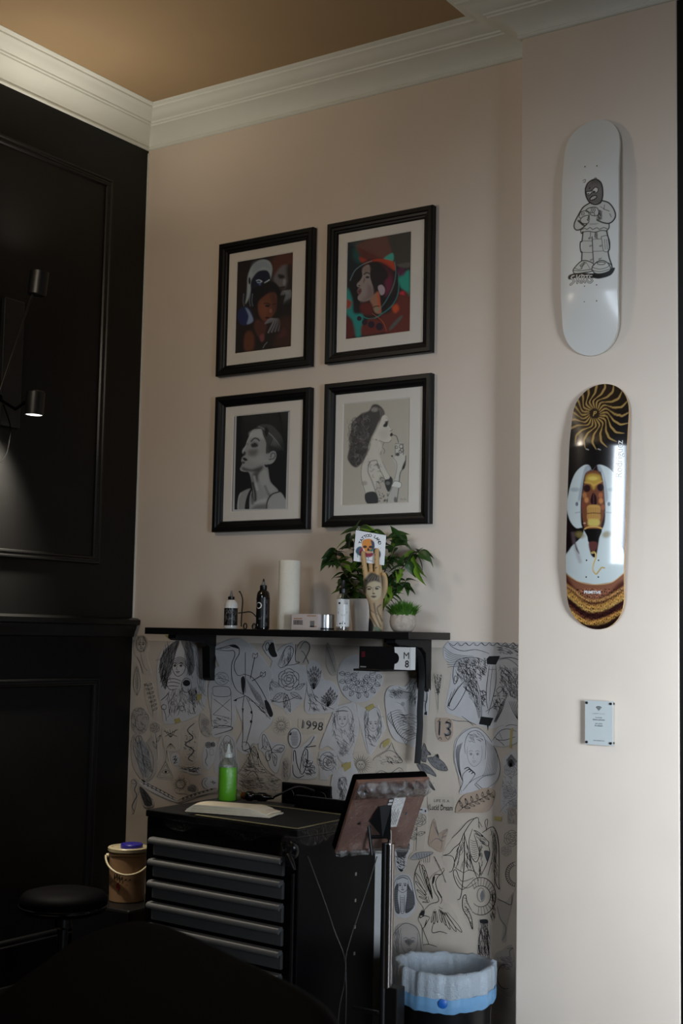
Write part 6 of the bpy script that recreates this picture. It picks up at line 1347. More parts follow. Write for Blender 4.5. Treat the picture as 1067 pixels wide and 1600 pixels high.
    def face(s, c, wd, h, t='m', w=3., turn=0.):
        x, y = c
        s.L([(x-wd*.48, y-h*.35), (x-wd*.5, y), (x-wd*.36, y+h*.32), (x+turn*wd*.1, y+h*.5), (x+wd*.36, y+h*.32), (x+wd*.5, y), (x+wd*.48, y-h*.35)], w, t)
        for sg in (-1, 1):
            ex = x+sg*wd*.22+turn*wd*.1; s.L([(ex-wd*.12, y-h*.02), (ex, y-h*.07), (ex+wd*.12, y-h*.02)], w, t); s.L([(ex-wd*.1, y-h*.01), (ex, y+h*.025), (ex+wd*.1, y-h*.01)], w*.8, t); s.F([(ex-wd*.04, y-h*.05), (ex+wd*.04, y-h*.05), (ex+wd*.04, y+h*.01), (ex-wd*.04, y+h*.01)], t)
            s.L([(ex-wd*.15, y-h*.12), (ex, y-h*.17), (ex+wd*.14, y-h*.12)], w*1.3, t)
        s.L([(x+turn*wd*.15, y-h*.02), (x+turn*wd*.2-wd*.05, y+h*.14), (x+turn*wd*.2+wd*.06, y+h*.17)], w*.8, t)
        s.L([(x-wd*.14+turn*wd*.12, y+h*.28), (x+turn*wd*.12, y+h*.255), (x+wd*.14+turn*wd*.12, y+h*.28)], w, t); s.L([(x-wd*.1+turn*wd*.12, y+h*.29), (x+turn*wd*.12, y+h*.33), (x+wd*.1+turn*wd*.12, y+h*.29)], w, t); return s
    def wing(s, root, tips, t='m', w=3., base=.45):
        root = np.array(root, float); T_ = [np.array(q, float) for q in tips]
        for i, q in enumerate(T_):
            d = q-root; nn_ = np.array([-d[1], d[0]])*.055; m_ = root+d*base
            s.L([m_-nn_*.5, root+d*.8-nn_*.8, q, root+d*.8+nn_*.8, m_+nn_*.5], w, t)
            if i: s.L([root+(T_[i-1]-root)*base, (root+(T_[i-1]-root)*(base+.14)+root+(q-root)*(base+.14))/2, root+d*base], w*.8, t)
        for f in (.22,):
            s.L([root+(q-root)*f for q in T_], w*.7, t)
        return s
    def text(s, string, x, y, size, t='d', rot=0., bold=.0, xs=1.):
        c_, s_ = math.cos(rot), math.sin(rot)
        m = text_mesh(string, 1., lambda u, v: s.w(x+(u*c_+v*s_)*size, y+(u*s_-v*c_)*size), bold=bold, xs=xs); s.mb(t).add(m.v, m.f); return s
    def tape(s, pts, mat='yellow_tape'): s.extra.append((pts, mat)); return s
    def done(s):
        pts = s.outline
        if pts is None:
            V = np.array([v for ms in s.ink.values() for m in ms for v in m.v]); x0, x1, z0, z1 = V[:, 0].min(), V[:, 0].max(), V[:, 2].min(), V[:, 2].max()
            cx2, cz2, rx2, rz2 = (x0+x1)/2, (z0+z1)/2, (x1-x0)/2+.008, (z1-z0)/2+.008
            W = []
            for a in np.linspace(0, 2*math.pi, 28, endpoint=False):
                ca2_, sa2_ = math.cos(a), math.sin(a); dirs = np.array([ca2_/rx2, sa2_/rz2])
                q = (V[:, 0]-cx2)*ca2_/1.+(V[:, 2]-cz2)*sa2_; ext = q.max()+.006
                W.append((cx2+ca2_*ext*.98, cz2+sa2_*ext*.98))
        else:
            W = [(s.w(x, y)[0], s.w(x, y)[2]) for x, y in (smooth_line(pts, 4, True) if s.sm else pts)]
        xs_ = [q[0] for q in W]; zs_ = [q[1] for q in W]; cx2, cz2 = (min(xs_)+max(xs_))/2, min(zs_)
        root = thing('drawing_cutout', (cx2, 0, cz2), s.label, 'drawing', G_DRAW)
        MB().prism(W, lambda u, v, t: (u, t, v), s.y, s.y+s.th).build('sheet', s.mat, root, world=True)
        for t, ms in s.ink.items():
            if len(ms) > 4:
                j = MB()
                for m in ms: j.add(m.v, m.f)
                ms = [j]
            for m in ms: m.build('ink_lines', INK[t], root, world=True)
        for pts2, mat in s.extra:
            Q = [s.w(x, y, .0006) for x, y in pts2]; n = len(Q); m = MB(); m.add(Q+[(q[0], q[1]+.0005, q[2]) for q in Q], [tuple(range(n)), tuple(range(2*n-1, n-1, -1))]+[(i, (i+1) % n, (i+1) % n+n, i+n) for i in range(n)])
            m.build('tape_piece', mat, root, world=True)
        return root
def circ(cx, cy, rx, ry=None, n=20, a0=0., a1=6.2832): 
    ry = ry or rx; return [(cx+rx*math.cos(a), cy+ry*math.sin(a)) for a in np.linspace(a0, a1, n)]
# ---- left block, around the first bracket
s = Sheet('A', 'narrow theatre mask drawing by the wall corner under the shelf end', [(45, 90), (70, 55), (115, 58), (135, 110), (125, 190), (150, 290), (110, 300), (80, 220), (40, 160)])
s.L(circ(88, 110, 34, 48), 3).face((88, 112), 56, 84, 'm', 3).hatch([(60, 60), (120, 60), (120, 95), (60, 95)], 14, 'p').L([(85, 175), (95, 220), (110, 260), (130, 280)], 3).L([(60, 190), (80, 230), (100, 300)], 3).hatch([(60, 100), (115, 100), (110, 170), (65, 170)], 10, 'p').done()
s = Sheet('A', 'slim upright leaf drawing low beside the wall corner', [(38, 330), (50, 255), (70, 240), (84, 320), (82, 400), (66, 440), (42, 410)]); s.leaf((62, 435), (60, 250), 22, 'm', 3, 8).done()
s = Sheet('A', 'pinnate leaf sprig drawing left of the long-haired woman drawing', [(110, 400), (130, 345), (160, 360), (180, 430), (195, 500), (185, 590), (150, 560), (120, 480)])
s.L([(125, 360), (150, 450), (165, 570)], 3)
for i in range(7): s.leaf((128+i*6, 375+i*26), (108+i*9, 365+i*28), 6, 'm', 2.5, 0).leaf((132+i*6, 375+i*26), (158+i*6, 360+i*26), 7, 'm', 2.5, 0)
s.done()
s = Sheet('A', 'big pale cut-out of a long-haired woman in a headscarf, left of the first bracket', [(190, 260), (215, 160), (280, 95), (340, 72), (425, 74), (450, 130), (478, 220), (505, 330), (500, 470), (470, 540), (420, 580), (330, 610), (240, 616), (222, 520), (200, 420)], 'sheet_cool')
s.F([(205, 250), (230, 160), (290, 100), (335, 90), (310, 170), (290, 260), (260, 330), (245, 400), (215, 340)], 'p').F([(345, 85), (400, 90), (425, 160), (430, 270), (395, 310), (380, 220), (365, 150)], 'p')
s.hatch([(205, 250), (230, 160), (290, 100), (330, 90), (300, 200), (250, 380), (215, 340)], 90, 'd', 1.9, 80).hatch([(350, 85), (410, 90), (430, 260), (395, 320)], 34, 'd', 1.35, 70)
for i in range(5): s.L([(300, 205+i*12), (340, 192+i*10), (385, 215+i*12)], 4, 'd')
s.face((330, 250), 88, 130, 'd', 4, -.6).L([(255, 335), (300, 330), (345, 345)], 4, 'd').L([(262, 355), (300, 352), (340, 362)], 4, 'd').L([(255, 378), (295, 376), (330, 380)], 4, 'd').L([(260, 335), (250, 365), (275, 400), (320, 395)], 4, 'd')
s.F(circ(380, 358, 24, 20, 14), 'd').L(circ(380, 372, 32, 46), 4, 'd')
for i in range(10): s.L([(385+i*6, 400-i*1.5), (400+i*5, 440), (380+i*8, 480+i*2)], 3, 'd')
s.hatch([(250, 420), (360, 400), (350, 560), (260, 570)], 60, 'm', 1.7, 46).L(circ(235, 512, 16), 4).L(circ(350, 520, 16), 4).hatch([(360, 420), (450, 400), (440, 540), (360, 580)], 40, 'm', 1.3, 50).hatch([(430, 130), (490, 300), (490, 500), (450, 500)], 26, 'p', 1.4, 80)
s.L([(215, 470), (250, 440), (262, 420)], 5, 'd').L([(230, 520), (245, 560), (250, 600)], 4, 'm').tape([(300, 590), (335, 580), (345, 605), (308, 620)]).tape([(445, 430), (475, 425), (478, 455), (450, 480)]).tape([(240, 50), (298, 52), (292, 78), (262, 74)]).done()
s = Sheet('A', 'faint curled creature drawing with horns near the wall corner', [(28, 600), (45, 530), (90, 512), (135, 560), (140, 620), (110, 670), (70, 685), (35, 655)], 'sheet_dim'); s.hatch(circ(80, 600, 52, 78, 14), 46, 'p', .8, 30, 2.5, 1.2).L(circ(85, 610, 34, 50, 16, .4, 5), 3).L([(60, 540), (80, 520), (110, 530)], 3).L([(110, 560), (130, 560), (140, 590)], 3).done()
s = Sheet('A', 'small single rose on a long stem, below the headscarf woman', [(150, 640), (170, 605), (205, 620), (215, 690), (195, 760), (205, 850), (180, 870), (165, 760)]); s.rose((178, 645), 28, 'm', 2.5).L([(180, 675), (190, 750), (192, 850)], 3).leaf((186, 740), (215, 690), 8, 'm', 2.5, 2).leaf((188, 780), (165, 730), 8, 'm', 2.5, 2).done()
s = Sheet('A', 'large shaded moth drawing low by the wall corner', [(25, 760), (45, 690), (90, 690), (120, 740), (165, 700), (185, 800), (190, 900), (160, 960), (110, 992), (70, 950), (35, 880)], 'sheet_dim')
s.F([(60, 740), (110, 740), (150, 850), (140, 960), (100, 950), (70, 880)], 'w').hatch([(50, 720), (120, 720), (170, 860), (150, 970), (90, 950), (50, 830)], 70, 'p', 1.2, 50, 2.5).L([(75, 700), (95, 800), (120, 960)], 4).L([(45, 700), (40, 780), (80, 900), (110, 980)], 3).L([(125, 740), (165, 830), (160, 940), (120, 985)], 3).leaf((100, 820), (160, 930), 18, 'm', 3, 5).L(circ(75, 720, 20, 24), 3).done()
s = Sheet('A', 'two small hands crossed with pins, under the headscarf woman', [(225, 650), (330, 640), (335, 720), (325, 790), (245, 785), (230, 720)]); 
for i in range(5): s.L([(240+i*18, 655+i % 2*8), (262+i*8, 690), (280, 705)], 3, 'd').L([(252+i*14, 780-i % 2*8), (268+i*6, 755), (280, 745)], 3, 'd')
s.L([(235, 665), (320, 700)], 3, 'd').L([(325, 655), (245, 700)], 3, 'd').done()
s = Sheet('A', 'small flower sprig drawing beside the jar drawing', [(470, 560), (490, 555), (530, 600), (545, 660), (520, 700), (480, 680), (462, 620)], 'sheet_dim'); s.rose((500, 610), 22, 'p', 2.5).leaf((500, 635), (530, 690), 9, 'p', 2.5, 3).leaf((498, 635), (476, 675), 9, 'p', 2.5, 3).done()
s = Sheet('A', 'elongated dotted serpent drawing above the sunflower drawing', [(330, 760), (345, 670), (400, 610), (450, 600), (460, 680), (448, 800), (430, 870), (380, 880), (340, 830)]); s.L([(430, 615), (385, 660), (420, 710), (370, 750), (425, 790), (390, 840), (420, 860)], 10, 'p').L([(430, 615), (385, 660), (420, 710), (370, 750), (425, 790), (390, 840), (420, 860)], 3, 'm').hatch([(360, 680), (440, 640), (430, 840), (360, 840)], 50, 'm', .5, 16, 2.5, 1.5).done()
s = Sheet('A', 'triangle with an eye, drawn above the left banner', [(240, 790), (256, 780), (266, 850), (302, 968), (292, 976), (190, 966), (186, 955), (235, 858)], sm=False); s.L([(245, 860), (295, 966), (190, 960), (245, 860)], 4, 'm', False, False).L([(246, 880), (282, 955), (205, 950), (246, 880)], 2.5, 'm', False, False).L([(222, 928), (245, 912), (270, 928), (245, 940), (222, 928)], 3, 'd').F(circ(246, 927, 8, 8, 10), 'd').L([(245, 860), (252, 785)], 3).L([(252, 788), (262, 860)], 2.5).done()
s = Sheet('A', 'tiny slanted lettering cut-out beside the triangle', [(278, 830), (300, 808), (328, 825), (332, 870), (315, 888), (288, 870)], 'sheet_cool'); s.L([(290, 835), (312, 825), (300, 850), (318, 848), (298, 872), (322, 865)], 5, 'd').L([(288, 850), (325, 838)], 3, 'd').done()
s = Sheet('A', 'narrow torn strip with a landscape sketch below the serpent', [(330, 890), (350, 905), (400, 905), (468, 890), (470, 940), (420, 945), (380, 930), (338, 920)], 'sheet_cool', sm=False); s.hatch([(340, 895), (465, 900), (462, 935), (345, 918)], 40, 'm', .1, 34, 2.5).done()
s = Sheet('A', 'round sunflower drawing above the left end of the tool chest'); s.sun((342, 1006), 26, 50, 18, 'd', 3.5).hatch(circ(342, 1006, 24, 24, 12), 14, 'p', .6, 18).done()
s = Sheet('A', 'small shaded mushroom drawing right of the sunflower', [(365, 1060), (385, 1015), (415, 1000), (445, 1020), (450, 1050), (400, 1072)], 'sheet_dim'); s.F([(385, 1030), (415, 1008), (440, 1025), (440, 1048), (400, 1050)], 'p').hatch([(385, 1030), (440, 1015), (440, 1055), (390, 1055)], 24, 'm', .8, 20).done()
s = Sheet('A', 'lettered ribbon banner running down right behind the chest corner', [(75, 985), (95, 975), (150, 1010), (240, 1065), (318, 1105), (315, 1120), (235, 1092), (140, 1045), (80, 1005)], 'sheet_cool'); s.L([(78, 985), (150, 1022), (240, 1075), (315, 1112)], 3, 'd').L([(90, 975), (170, 1020), (250, 1060), (312, 1098)], 3, 'd')
for i in range(8): s.L([(100+i*26, 992+i*13), (112+i*26, 990+i*14), (104+i*26, 1006+i*13), (118+i*26, 1004+i*14)], 4, 'd')
s.done()
s = Sheet('A', 'lettered ribbon banner rising towards the green bottle', [(322, 1112), (400, 1072), (480, 1046), (570, 1028), (575, 1060), (490, 1075), (400, 1105), (335, 1124)], 'sheet_dim'); s.L([(322, 1112), (420, 1070), (570, 1032)], 3, 'd').L([(330, 1122), (420, 1092), (572, 1056)], 3, 'd')
for i in range(8): s.L([(350+i*26, 1100-i*9), (362+i*26, 1090-i*8), (356+i*26, 1106-i*9), (370+i*26, 1094-i*8)], 4, 'd')
s.done()
s = Sheet('A', 'dark shaded leaf drawing behind the front left chest corner', [(72, 1040), (90, 1015), (140, 1060), (170, 1120), (160, 1150), (110, 1150), (82, 1090)], 'sheet_dim'); s.F([(80, 1040), (95, 1025), (150, 1090), (160, 1140), (115, 1140)], 'm').hatch([(80, 1040), (95, 1025), (150, 1090), (160, 1140), (115, 1140)], 30, 'd', 1.1, 50).done()
s = Sheet('A', 'curling seahorse drawing lowest beside the wall corner', [(20, 1000), (45, 965), (72, 990), (70, 1060), (58, 1120), (40, 1190), (25, 1180), (35, 1100), (22, 1050)], 'sheet_dim'); s.L([(40, 980), (60, 1000), (45, 1040), (60, 1080), (40, 1120), (30, 1150), (42, 1180)], 7, 'p').L([(40, 980), (60, 1000), (45, 1040), (60, 1080), (40, 1120), (30, 1150), (42, 1180)], 3, 'm').L(circ(40, 990, 16, 14), 3).done()
s = Sheet('A', 'tall paper strip with rose and script left of the green bottle', [(478, 830), (500, 735), (560, 728), (572, 780), (560, 850), (520, 915), (485, 900)], 'sheet_cool', sm=False); s.rose((520, 755), 18, 'd', 3).rose((548, 752), 14, 'd', 3).L([(505, 780), (512, 820), (500, 860), (515, 890)], 4, 'd').L(circ(540, 800, 14, 22), 2.5, 'p').done()
s = Sheet('A', 'pale robed statue drawing standing behind the green bottle', [(565, 930), (575, 780), (600, 700), (640, 680), (690, 720), (702, 820), (705, 930)], 'sheet_cool'); s.L([(600, 900), (590, 780), (620, 710), (645, 695), (680, 730), (690, 800), (690, 900)], 3, 'p').hatch([(600, 730), (680, 730), (690, 900), (595, 900)], 70, 'p', 1.4, 50).face((640, 745), 40, 56, 'p', 2.5).done()
s = Sheet('A', 'crescent moon drawing with a small plane left of the green bottle', [(478, 990), (490, 962), (520, 955), (560, 958), (590, 980), (588, 1030), (520, 1042), (490, 1030)], 'sheet_cool'); s.L(circ(505, 1000, 26, 34, 14, 1.2, 5.1), 4).L([(515, 970), (495, 1000), (518, 1030)], 3).L([(530, 990), (565, 1000), (545, 985), (555, 1010)], 4, 'd').done()
s = Sheet('A', 'tall jar drawing with lattice bands beside the heron', [(518, 400), (545, 300), (575, 255), (640, 258), (660, 340), (685, 450), (694, 580), (660, 660), (600, 698), (545, 696), (535, 560)], 'sheet_cool')
s.L(circ(605, 330, 45, 40), 4, 'p').L([(545, 400), (560, 380), (650, 385), (655, 440), (560, 440), (548, 400)], 5, 'p').L([(540, 420), (540, 600), (560, 640), (650, 640), (668, 600), (665, 420)], 5, 'p').L([(555, 460), (660, 540)], 4, 'p', False).L([(660, 460), (550, 560)], 4, 'p', False).L([(550, 560), (655, 580)], 4, 'p').L([(548, 650), (600, 630), (670, 640), (660, 660), (560, 690)], 6, 'm').hatch([(550, 580), (660, 580), (650, 640), (560, 640)], 24, 'm', .2, 30).hatch([(570, 300), (640, 300), (640, 360), (570, 360)], 16, 'p', .2, 40).done()
s = Sheet('A', 'large heron pierced by arrows, biggest bird drawing right of the first bracket', [(562, 132), (600, 100), (680, 72), (740, 76), (820, 140), (880, 215), (930, 300), (905, 400), (932, 590), (860, 680), (840, 745), (800, 745), (782, 805), (735, 808), (698, 752), (742, 640), (700, 520), (672, 420), (660, 320), (590, 250), (566, 180)], 'sheet_cool')
s.L([(568, 140), (620, 128), (680, 112), (712, 130), (718, 170), (690, 220), (688, 270), (712, 310), (750, 300)], 5, 'd').L([(568, 142), (640, 152), (680, 150), (690, 180), (670, 240), (672, 330), (700, 400), (745, 432)], 5, 'd').L([(580, 138), (660, 130)], 4, 'd').F([(655, 118), (700, 116), (722, 140), (700, 135), (670, 126)], 'd')
s.L([(745, 300), (800, 320), (840, 370), (880, 440), (930, 550)], 5, 'd').L([(745, 432), (790, 460), (850, 520), (920, 590)], 5, 'd').F([(730, 330), (748, 315), (755, 350), (748, 430), (735, 400)], 'd').F([(880, 470), (905, 480), (935, 555), (915, 575), (890, 520)], 'd')
for i in range(8): s.L([(765+i*12, 330+i*14), (790+i*13, 390+i*16), (830+i*12, 470+i*14)], 3, 'm')
s.L([(757, 160), (757, 420)], 4, 'd', False).L([(800, 345), (870, 305)], 5, 'd', False).L([(790, 330), (818, 190)], 5, 'd', False).L([(700, 460), (760, 440)], 4, 'd', False)
for x, y, dx, dy in ((818, 185, .3, -1), (868, 305, 1, -.5)): s.L([(x-16, y+8), (x-10, y-18), (x+4, y-8), (x+18, y-20), (x+16, y+6), (x, y+14), (x-16, y+8)], 4, 'd')
s.F([(680, 470), (706, 455), (700, 475)], 'd', False).F([(735, 520), (748, 520), (742, 552)], 'd', False)
s.L([(750, 440), (740, 520), (742, 640), (740, 720), (735, 770)], 5, 'd').L([(765, 450), (800, 540), (795, 620), (775, 700), (760, 760)], 5, 'd').F(circ(797, 545, 7, 10, 8), 'd').F(circ(795, 605, 8, 10, 8), 'd').L([(740, 735), (770, 740), (785, 775), (745, 790), (738, 760)], 5, 'd').L([(745, 790), (780, 800)], 4, 'd').hatch([(760, 440), (840, 520), (900, 580), (880, 520)], 14, 'd', .8, 40).done()
s = Sheet('A', 'tiny black bird drawing on a pointed scrap, top centre', [(868, 130), (888, 90), (935, 82), (968, 190), (930, 212), (892, 170)], 'sheet_cool', sm=False); s.F([(915, 110), (938, 100), (950, 150), (962, 185), (930, 190), (905, 150)], 'd').L([(885, 120), (900, 98), (912, 120), (895, 150), (885, 120)], 5, 'd').L([(920, 95), (935, 120), (910, 140)], 5, 'd').F(circ(946, 182, 7, 10, 8), 'w').done()
s = Sheet('A', 'volcano-shaped mountain of trees drawn right of the green bottle', [(700, 1040), (715, 930), (770, 830), (800, 760), (830, 760), (850, 830), (905, 920), (990, 980), (1000, 1055), (860, 1065)], 'sheet_warm')
s.hatch([(790, 770), (830, 770), (860, 880), (790, 900), (770, 860)], 46, 'm', 1.3, 40).hatch([(720, 940), (780, 860), (860, 880), (960, 970), (980, 1050), (720, 1040)], 120, 'm', .4, 46, 2.5, .5).L([(720, 930), (780, 830), (805, 770), (825, 775), (850, 850), (900, 920), (990, 985)], 4, 'm').L([(760, 960), (810, 920), (850, 990)], 4).hatch([(730, 980), (850, 960), (900, 1040), (740, 1040)], 30, 'd', .5, 40).done()
s = Sheet('A', 'spread butterfly drawing under the heron', [(842, 770), (860, 685), (890, 680), (925, 730), (1000, 745), (1015, 770), (985, 840), (960, 930), (920, 905), (900, 850), (870, 800)], 'sheet_cool')
s.L([(925, 780), (890, 700), (870, 690), (868, 740), (880, 780), (925, 790)], 4, 'd').L([(925, 785), (960, 755), (1008, 762), (990, 800), (930, 800)], 4, 'd').L([(920, 795), (890, 800), (895, 850), (915, 850), (925, 800)], 4, 'd').L([(930, 800), (960, 830), (950, 890), (935, 850), (930, 800)], 4, 'd').L([(915, 760), (925, 785), (930, 810)], 6, 'd').hatch([(875, 700), (915, 760), (880, 780)], 14, 'm', 1.2, 24).hatch([(940, 790), (1000, 765), (980, 800)], 14, 'm', .2, 30).hatch([(900, 800), (920, 800), (915, 845)], 8, 'm', 1.4, 24).hatch([(935, 810), (955, 840), (945, 880)], 8, 'm', 1.2, 24).L([(880, 760), (860, 780), (875, 760)], 3).done()
s = Sheet('A', 'round sun face drawing below the bird perched on a rose'); s.sun((985, 630), 26, 54, 16, 'm', 3).face((985, 630), 34, 40, 'm', 2).done()
s = Sheet('A', 'small oval dotted portrait scrap left of the guitar player', [(988, 900), (1000, 845), (1028, 838), (1042, 880), (1038, 960), (1010, 985), (988, 960)], 'sheet_dim'); s.hatch(circ(1014, 910, 22, 60, 14), 44, 'p', 1.2, 20).L(circ(1014, 900, 16, 40), 3, 'p').done()
# ---- middle block, under the shelf
s = Sheet('B', 'bird perched above an open rose, tall drawing under the middle of the shelf', [(-88, 360), (-62, 240), (-20, 150), (30, 112), (84, 108), (96, 215), (150, 240), (165, 350), (140, 470), (110, 500), (50, 560), (10, 520), (-60, 480), (-84, 420)], 'sheet_cool')
s.L([(-20, 240), (20, 150), (50, 120), (80, 140), (70, 190), (40, 240), (0, 260), (-20, 240)], 4, 'd').L([(30, 130), (10, 190), (-10, 240)], 3).L([(60, 130), (60, 200), (30, 250)], 4, 'd').hatch([(0, 180), (60, 130), (60, 200), (10, 250)], 20, 'm', 1.8, 40).L([(95, 110), (92, 210), (120, 225), (80, 240), (20, 245)], 4, 'd')
s.rose((50, 335), 62, 'd', 4).leaf((90, 400), (155, 360), 14, 'd', 3, 4).leaf((60, 420), (135, 460), 16, 'd', 3, 5).leaf((20, 420), (60, 545), 18, 'd', 3, 5).leaf((10, 420), (-60, 480), 16, 'd', 3, 4).leaf((-10, 380), (-70, 350), 14, 'm', 3, 4).leaf((40, 430), (20, 520), 14, 'd', 3, 4).hatch([(-80, 330), (-50, 330), (-60, 410), (-78, 400)], 20, 'm', 1.2, 24).L([(-80, 460), (-20, 480), (40, 470), (110, 440)], 4, 'd').done()
s = Sheet('B', 'twisted awareness-ribbon knot drawing under the shelf edge', [(92, 225), (108, 120), (150, 85), (190, 110), (185, 160), (165, 210), (150, 240)], 'sheet_dim'); s.L([(120, 140), (150, 95), (180, 110), (180, 150), (140, 230)], 8, 'p').L([(130, 150), (150, 170), (180, 235)], 8, 'p').L([(120, 140), (150, 95), (180, 110), (180, 150), (140, 230)], 3, 'm').done()
s = Sheet('B', 'two hands holding leafy bouquets, centre drawing below the shelf', [(155, 540), (165, 380), (160, 330), (175, 225), (200, 210), (250, 240), (270, 330), (320, 345), (370, 400), (365, 500), (345, 540), (250, 552)], 'sheet_cool')
for i in range(6): s.leaf((210, 400), (170+i*18, 240-abs(i-2.5)*-14), 12, 'm', 3, 4)
for i in range(7): s.leaf((300, 510), (275+i*15, 380-abs(3-i)*-18), 11, 'm', 3, 4)
s.L([(165, 350), (170, 420), (190, 480), (180, 540)], 3.5).L([(185, 330), (200, 400), (230, 470), (300, 510), (350, 530)], 3.5).hatch([(180, 420), (230, 440), (240, 530), (185, 535)], 40, 'm', .8, 36).hatch([(260, 440), (300, 480), (300, 530), (260, 530)], 24, 'm', .8, 30).done()
s = Sheet('B', 'single slanting feather drawing right of the hands', [(285, 200), (290, 110), (310, 110), (345, 200), (360, 290), (330, 310), (300, 270)], 'sheet_dim'); s.L([(292, 115), (320, 200), (352, 292)], 3)
for i in range(16): s.L([(295+i*3.4, 130+i*10), (318+i*2.6, 130+i*10)], 2.5, 'p').L([(295+i*3.4, 130+i*10), (288+i*3, 145+i*10)], 2.5, 'p')
s.done()
s = Sheet('B', 'half mandala of leaves drawn under the tray', [(365, 330), (380, 240), (430, 190), (500, 180), (600, 250), (652, 325), (620, 410), (560, 470), (470, 480), (400, 430)], 'sheet_cool')
c_ = (510, 320)
for k_, (r0_, r1_, n_) in enumerate(((22, 62, 9), (62, 105, 12), (100, 140, 15))):
    for i in range(n_):
        a = math.pi*2*i/n_+k_*.2
        if math.sin(a) < -.55: continue
        s.leaf((c_[0]+r0_*math.cos(a), c_[1]+r0_*math.sin(a)), (c_[0]+r1_*math.cos(a), c_[1]+r1_*math.sin(a)), (r1_-r0_)*.34, 'm' if k_ else 'd', 3, 3)
s.L(circ(*c_, 62, 62, 26, -.3, 3.5), 3).L(circ(*c_, 100, 100, 30, -.2, 3.3), 3).hatch(circ(*c_, 60, 60, 14), 16, 'm', 1.5, 20).done()
s = Sheet('B', 'lion face with a large feather, cut-out left of the hanging strap', [(668, 450), (685, 395), (730, 372), (800, 380), (868, 340), (868, 740), (800, 745), (730, 720), (690, 640), (675, 540)], 'sheet_cool')
for i in range(14): s.L([(700+i*8, 400-abs(i-7)*-3), (720+i*9, 420), (735+i*9, 460)], 3, 'd')
s.hatch([(690, 410), (780, 390), (770, 440), (700, 450)], 30, 'm', .5, 40).hatch([(800, 360), (866, 350), (866, 500), (820, 480)], 40, 'm', 1.9, 50).L([(705, 540), (715, 600), (750, 680), (820, 730)], 5, 'd')
for i in range(15): 
    f = i/14; x, y = 706+f*110, 545+f*185-math.sin(f*3.14)*-0; s.L([(x, y), (x+40+10*f, y-14-8*f), (x+70, y-10)], 3, 'd').L([(x, y), (x-22+8*f, y+22), (x-16+8*f, y+50*(1-f*.5))], 3, 'd')
s.L([(740, 480), (780, 500), (800, 540)], 3, 'p').L([(760, 555), (790, 565), (820, 560)], 7, 'm').F(circ(782, 492, 12, 14, 10), 'w').hatch([(740, 560), (860, 560), (860, 690), (800, 690)], 40, 'm', .1, 50).done()
s = Sheet('B', 'faint kneeling lady drawing in a tall pointed cut-out', [(250, 770), (330, 560), (350, 515), (430, 490), (475, 490), (500, 640), (470, 760), (440, 850), (390, 865), (350, 800), (300, 760)], 'sheet_cool')
s.L([(355, 530), (420, 510), (460, 560), (450, 640), (470, 720), (430, 800)], 3, 'p').face((395, 590), 70, 100, 'p', 3).hatch([(340, 550), (370, 540), (350, 700), (330, 680)], 26, 'p', 1.5, 50).hatch([(430, 560), (470, 560), (470, 720), (440, 740)], 26, 'p', 1.5, 50).hatch([(340, 660), (450, 660), (430, 820), (380, 820)], 46, 'p', 1.0, 40).L([(350, 540), (400, 535), (430, 540)], 8, 'p').rose((405, 790), 24, 'p', 2.5).done()
s = Sheet('B', 'faint veiled lady drawing in a diamond cut-out beside the lion', [(482, 490), (560, 540), (620, 500), (668, 650), (620, 740), (566, 832), (540, 760), (500, 600)], 'sheet_cool', sm=False)
s.face((590, 620), 70, 96, 'p', 3).L([(530, 560), (560, 520), (620, 520), (640, 580), (640, 680), (600, 740)], 3, 'p').hatch([(530, 560), (560, 530), (560, 700), (540, 700)], 30, 'p', 1.4, 50).hatch([(620, 540), (645, 600), (630, 700), (610, 700)], 26, 'p', 1.4, 50).L([(535, 560), (540, 700), (565, 815)], 3, 'p').hatch([(550, 680), (620, 690), (580, 790)], 26, 'p', .8, 36).tape([(540, 515), (590, 490), (600, 510), (560, 540)]).done()
s = Sheet('B', 'old-style lettering cut-out reading 1998', [(108, 585), (280, 585), (282, 680), (110, 682)], 'sheet_warm', sm=False); s.text('1998', 195, 632, 82, 'm', .12, -.01, .95).text('1998', 198, 635, 62, 'p', .12, .0, 1.15).done()
s = Sheet('B', 'upright oval woodcut drawing beside the 1998 lettering', [(44, 712), (60, 655), (90, 642), (125, 670), (130, 720), (110, 775), (78, 782), (52, 755)], 'sheet_cool'); s.L(circ(87, 712, 40, 64), 5, 'd', taper=False)
for i in range(13): s.L([(62+abs(i-6)*1.5, 672+i*7), (112-abs(i-6)*1.5, 672+i*7)], 3, 'm', False)
s.F([(54, 690), (66, 670), (66, 690)], 'd').done()
s = Sheet('B', 'seated guitar player cut-out above the power socket', [(66, 960), (70, 860), (78, 780), (120, 770), (160, 740), (210, 690), (220, 720), (185, 760), (215, 880), (232, 890), (228, 960), (150, 975)], 'sheet_cool')
s.L([(80, 860), (82, 800), (92, 795), (98, 850), (110, 900), (130, 930)], 6, 'd').L([(120, 930), (135, 830), (155, 780), (172, 800), (165, 880), (140, 940), (120, 930)], 6, 'd').L([(150, 775), (185, 750), (215, 700)], 5, 'd', False).L([(160, 770), (225, 760)], 6, 'd', False).L([(75, 880), (80, 940), (110, 965), (150, 950)], 6, 'd').hatch([(160, 840), (220, 890), (220, 950), (160, 940)], 34, 'd', .6, 36, 4, 1.).hatch([(130, 820), (165, 800), (160, 880), (135, 900)], 14, 'm', 1.3, 36).done()
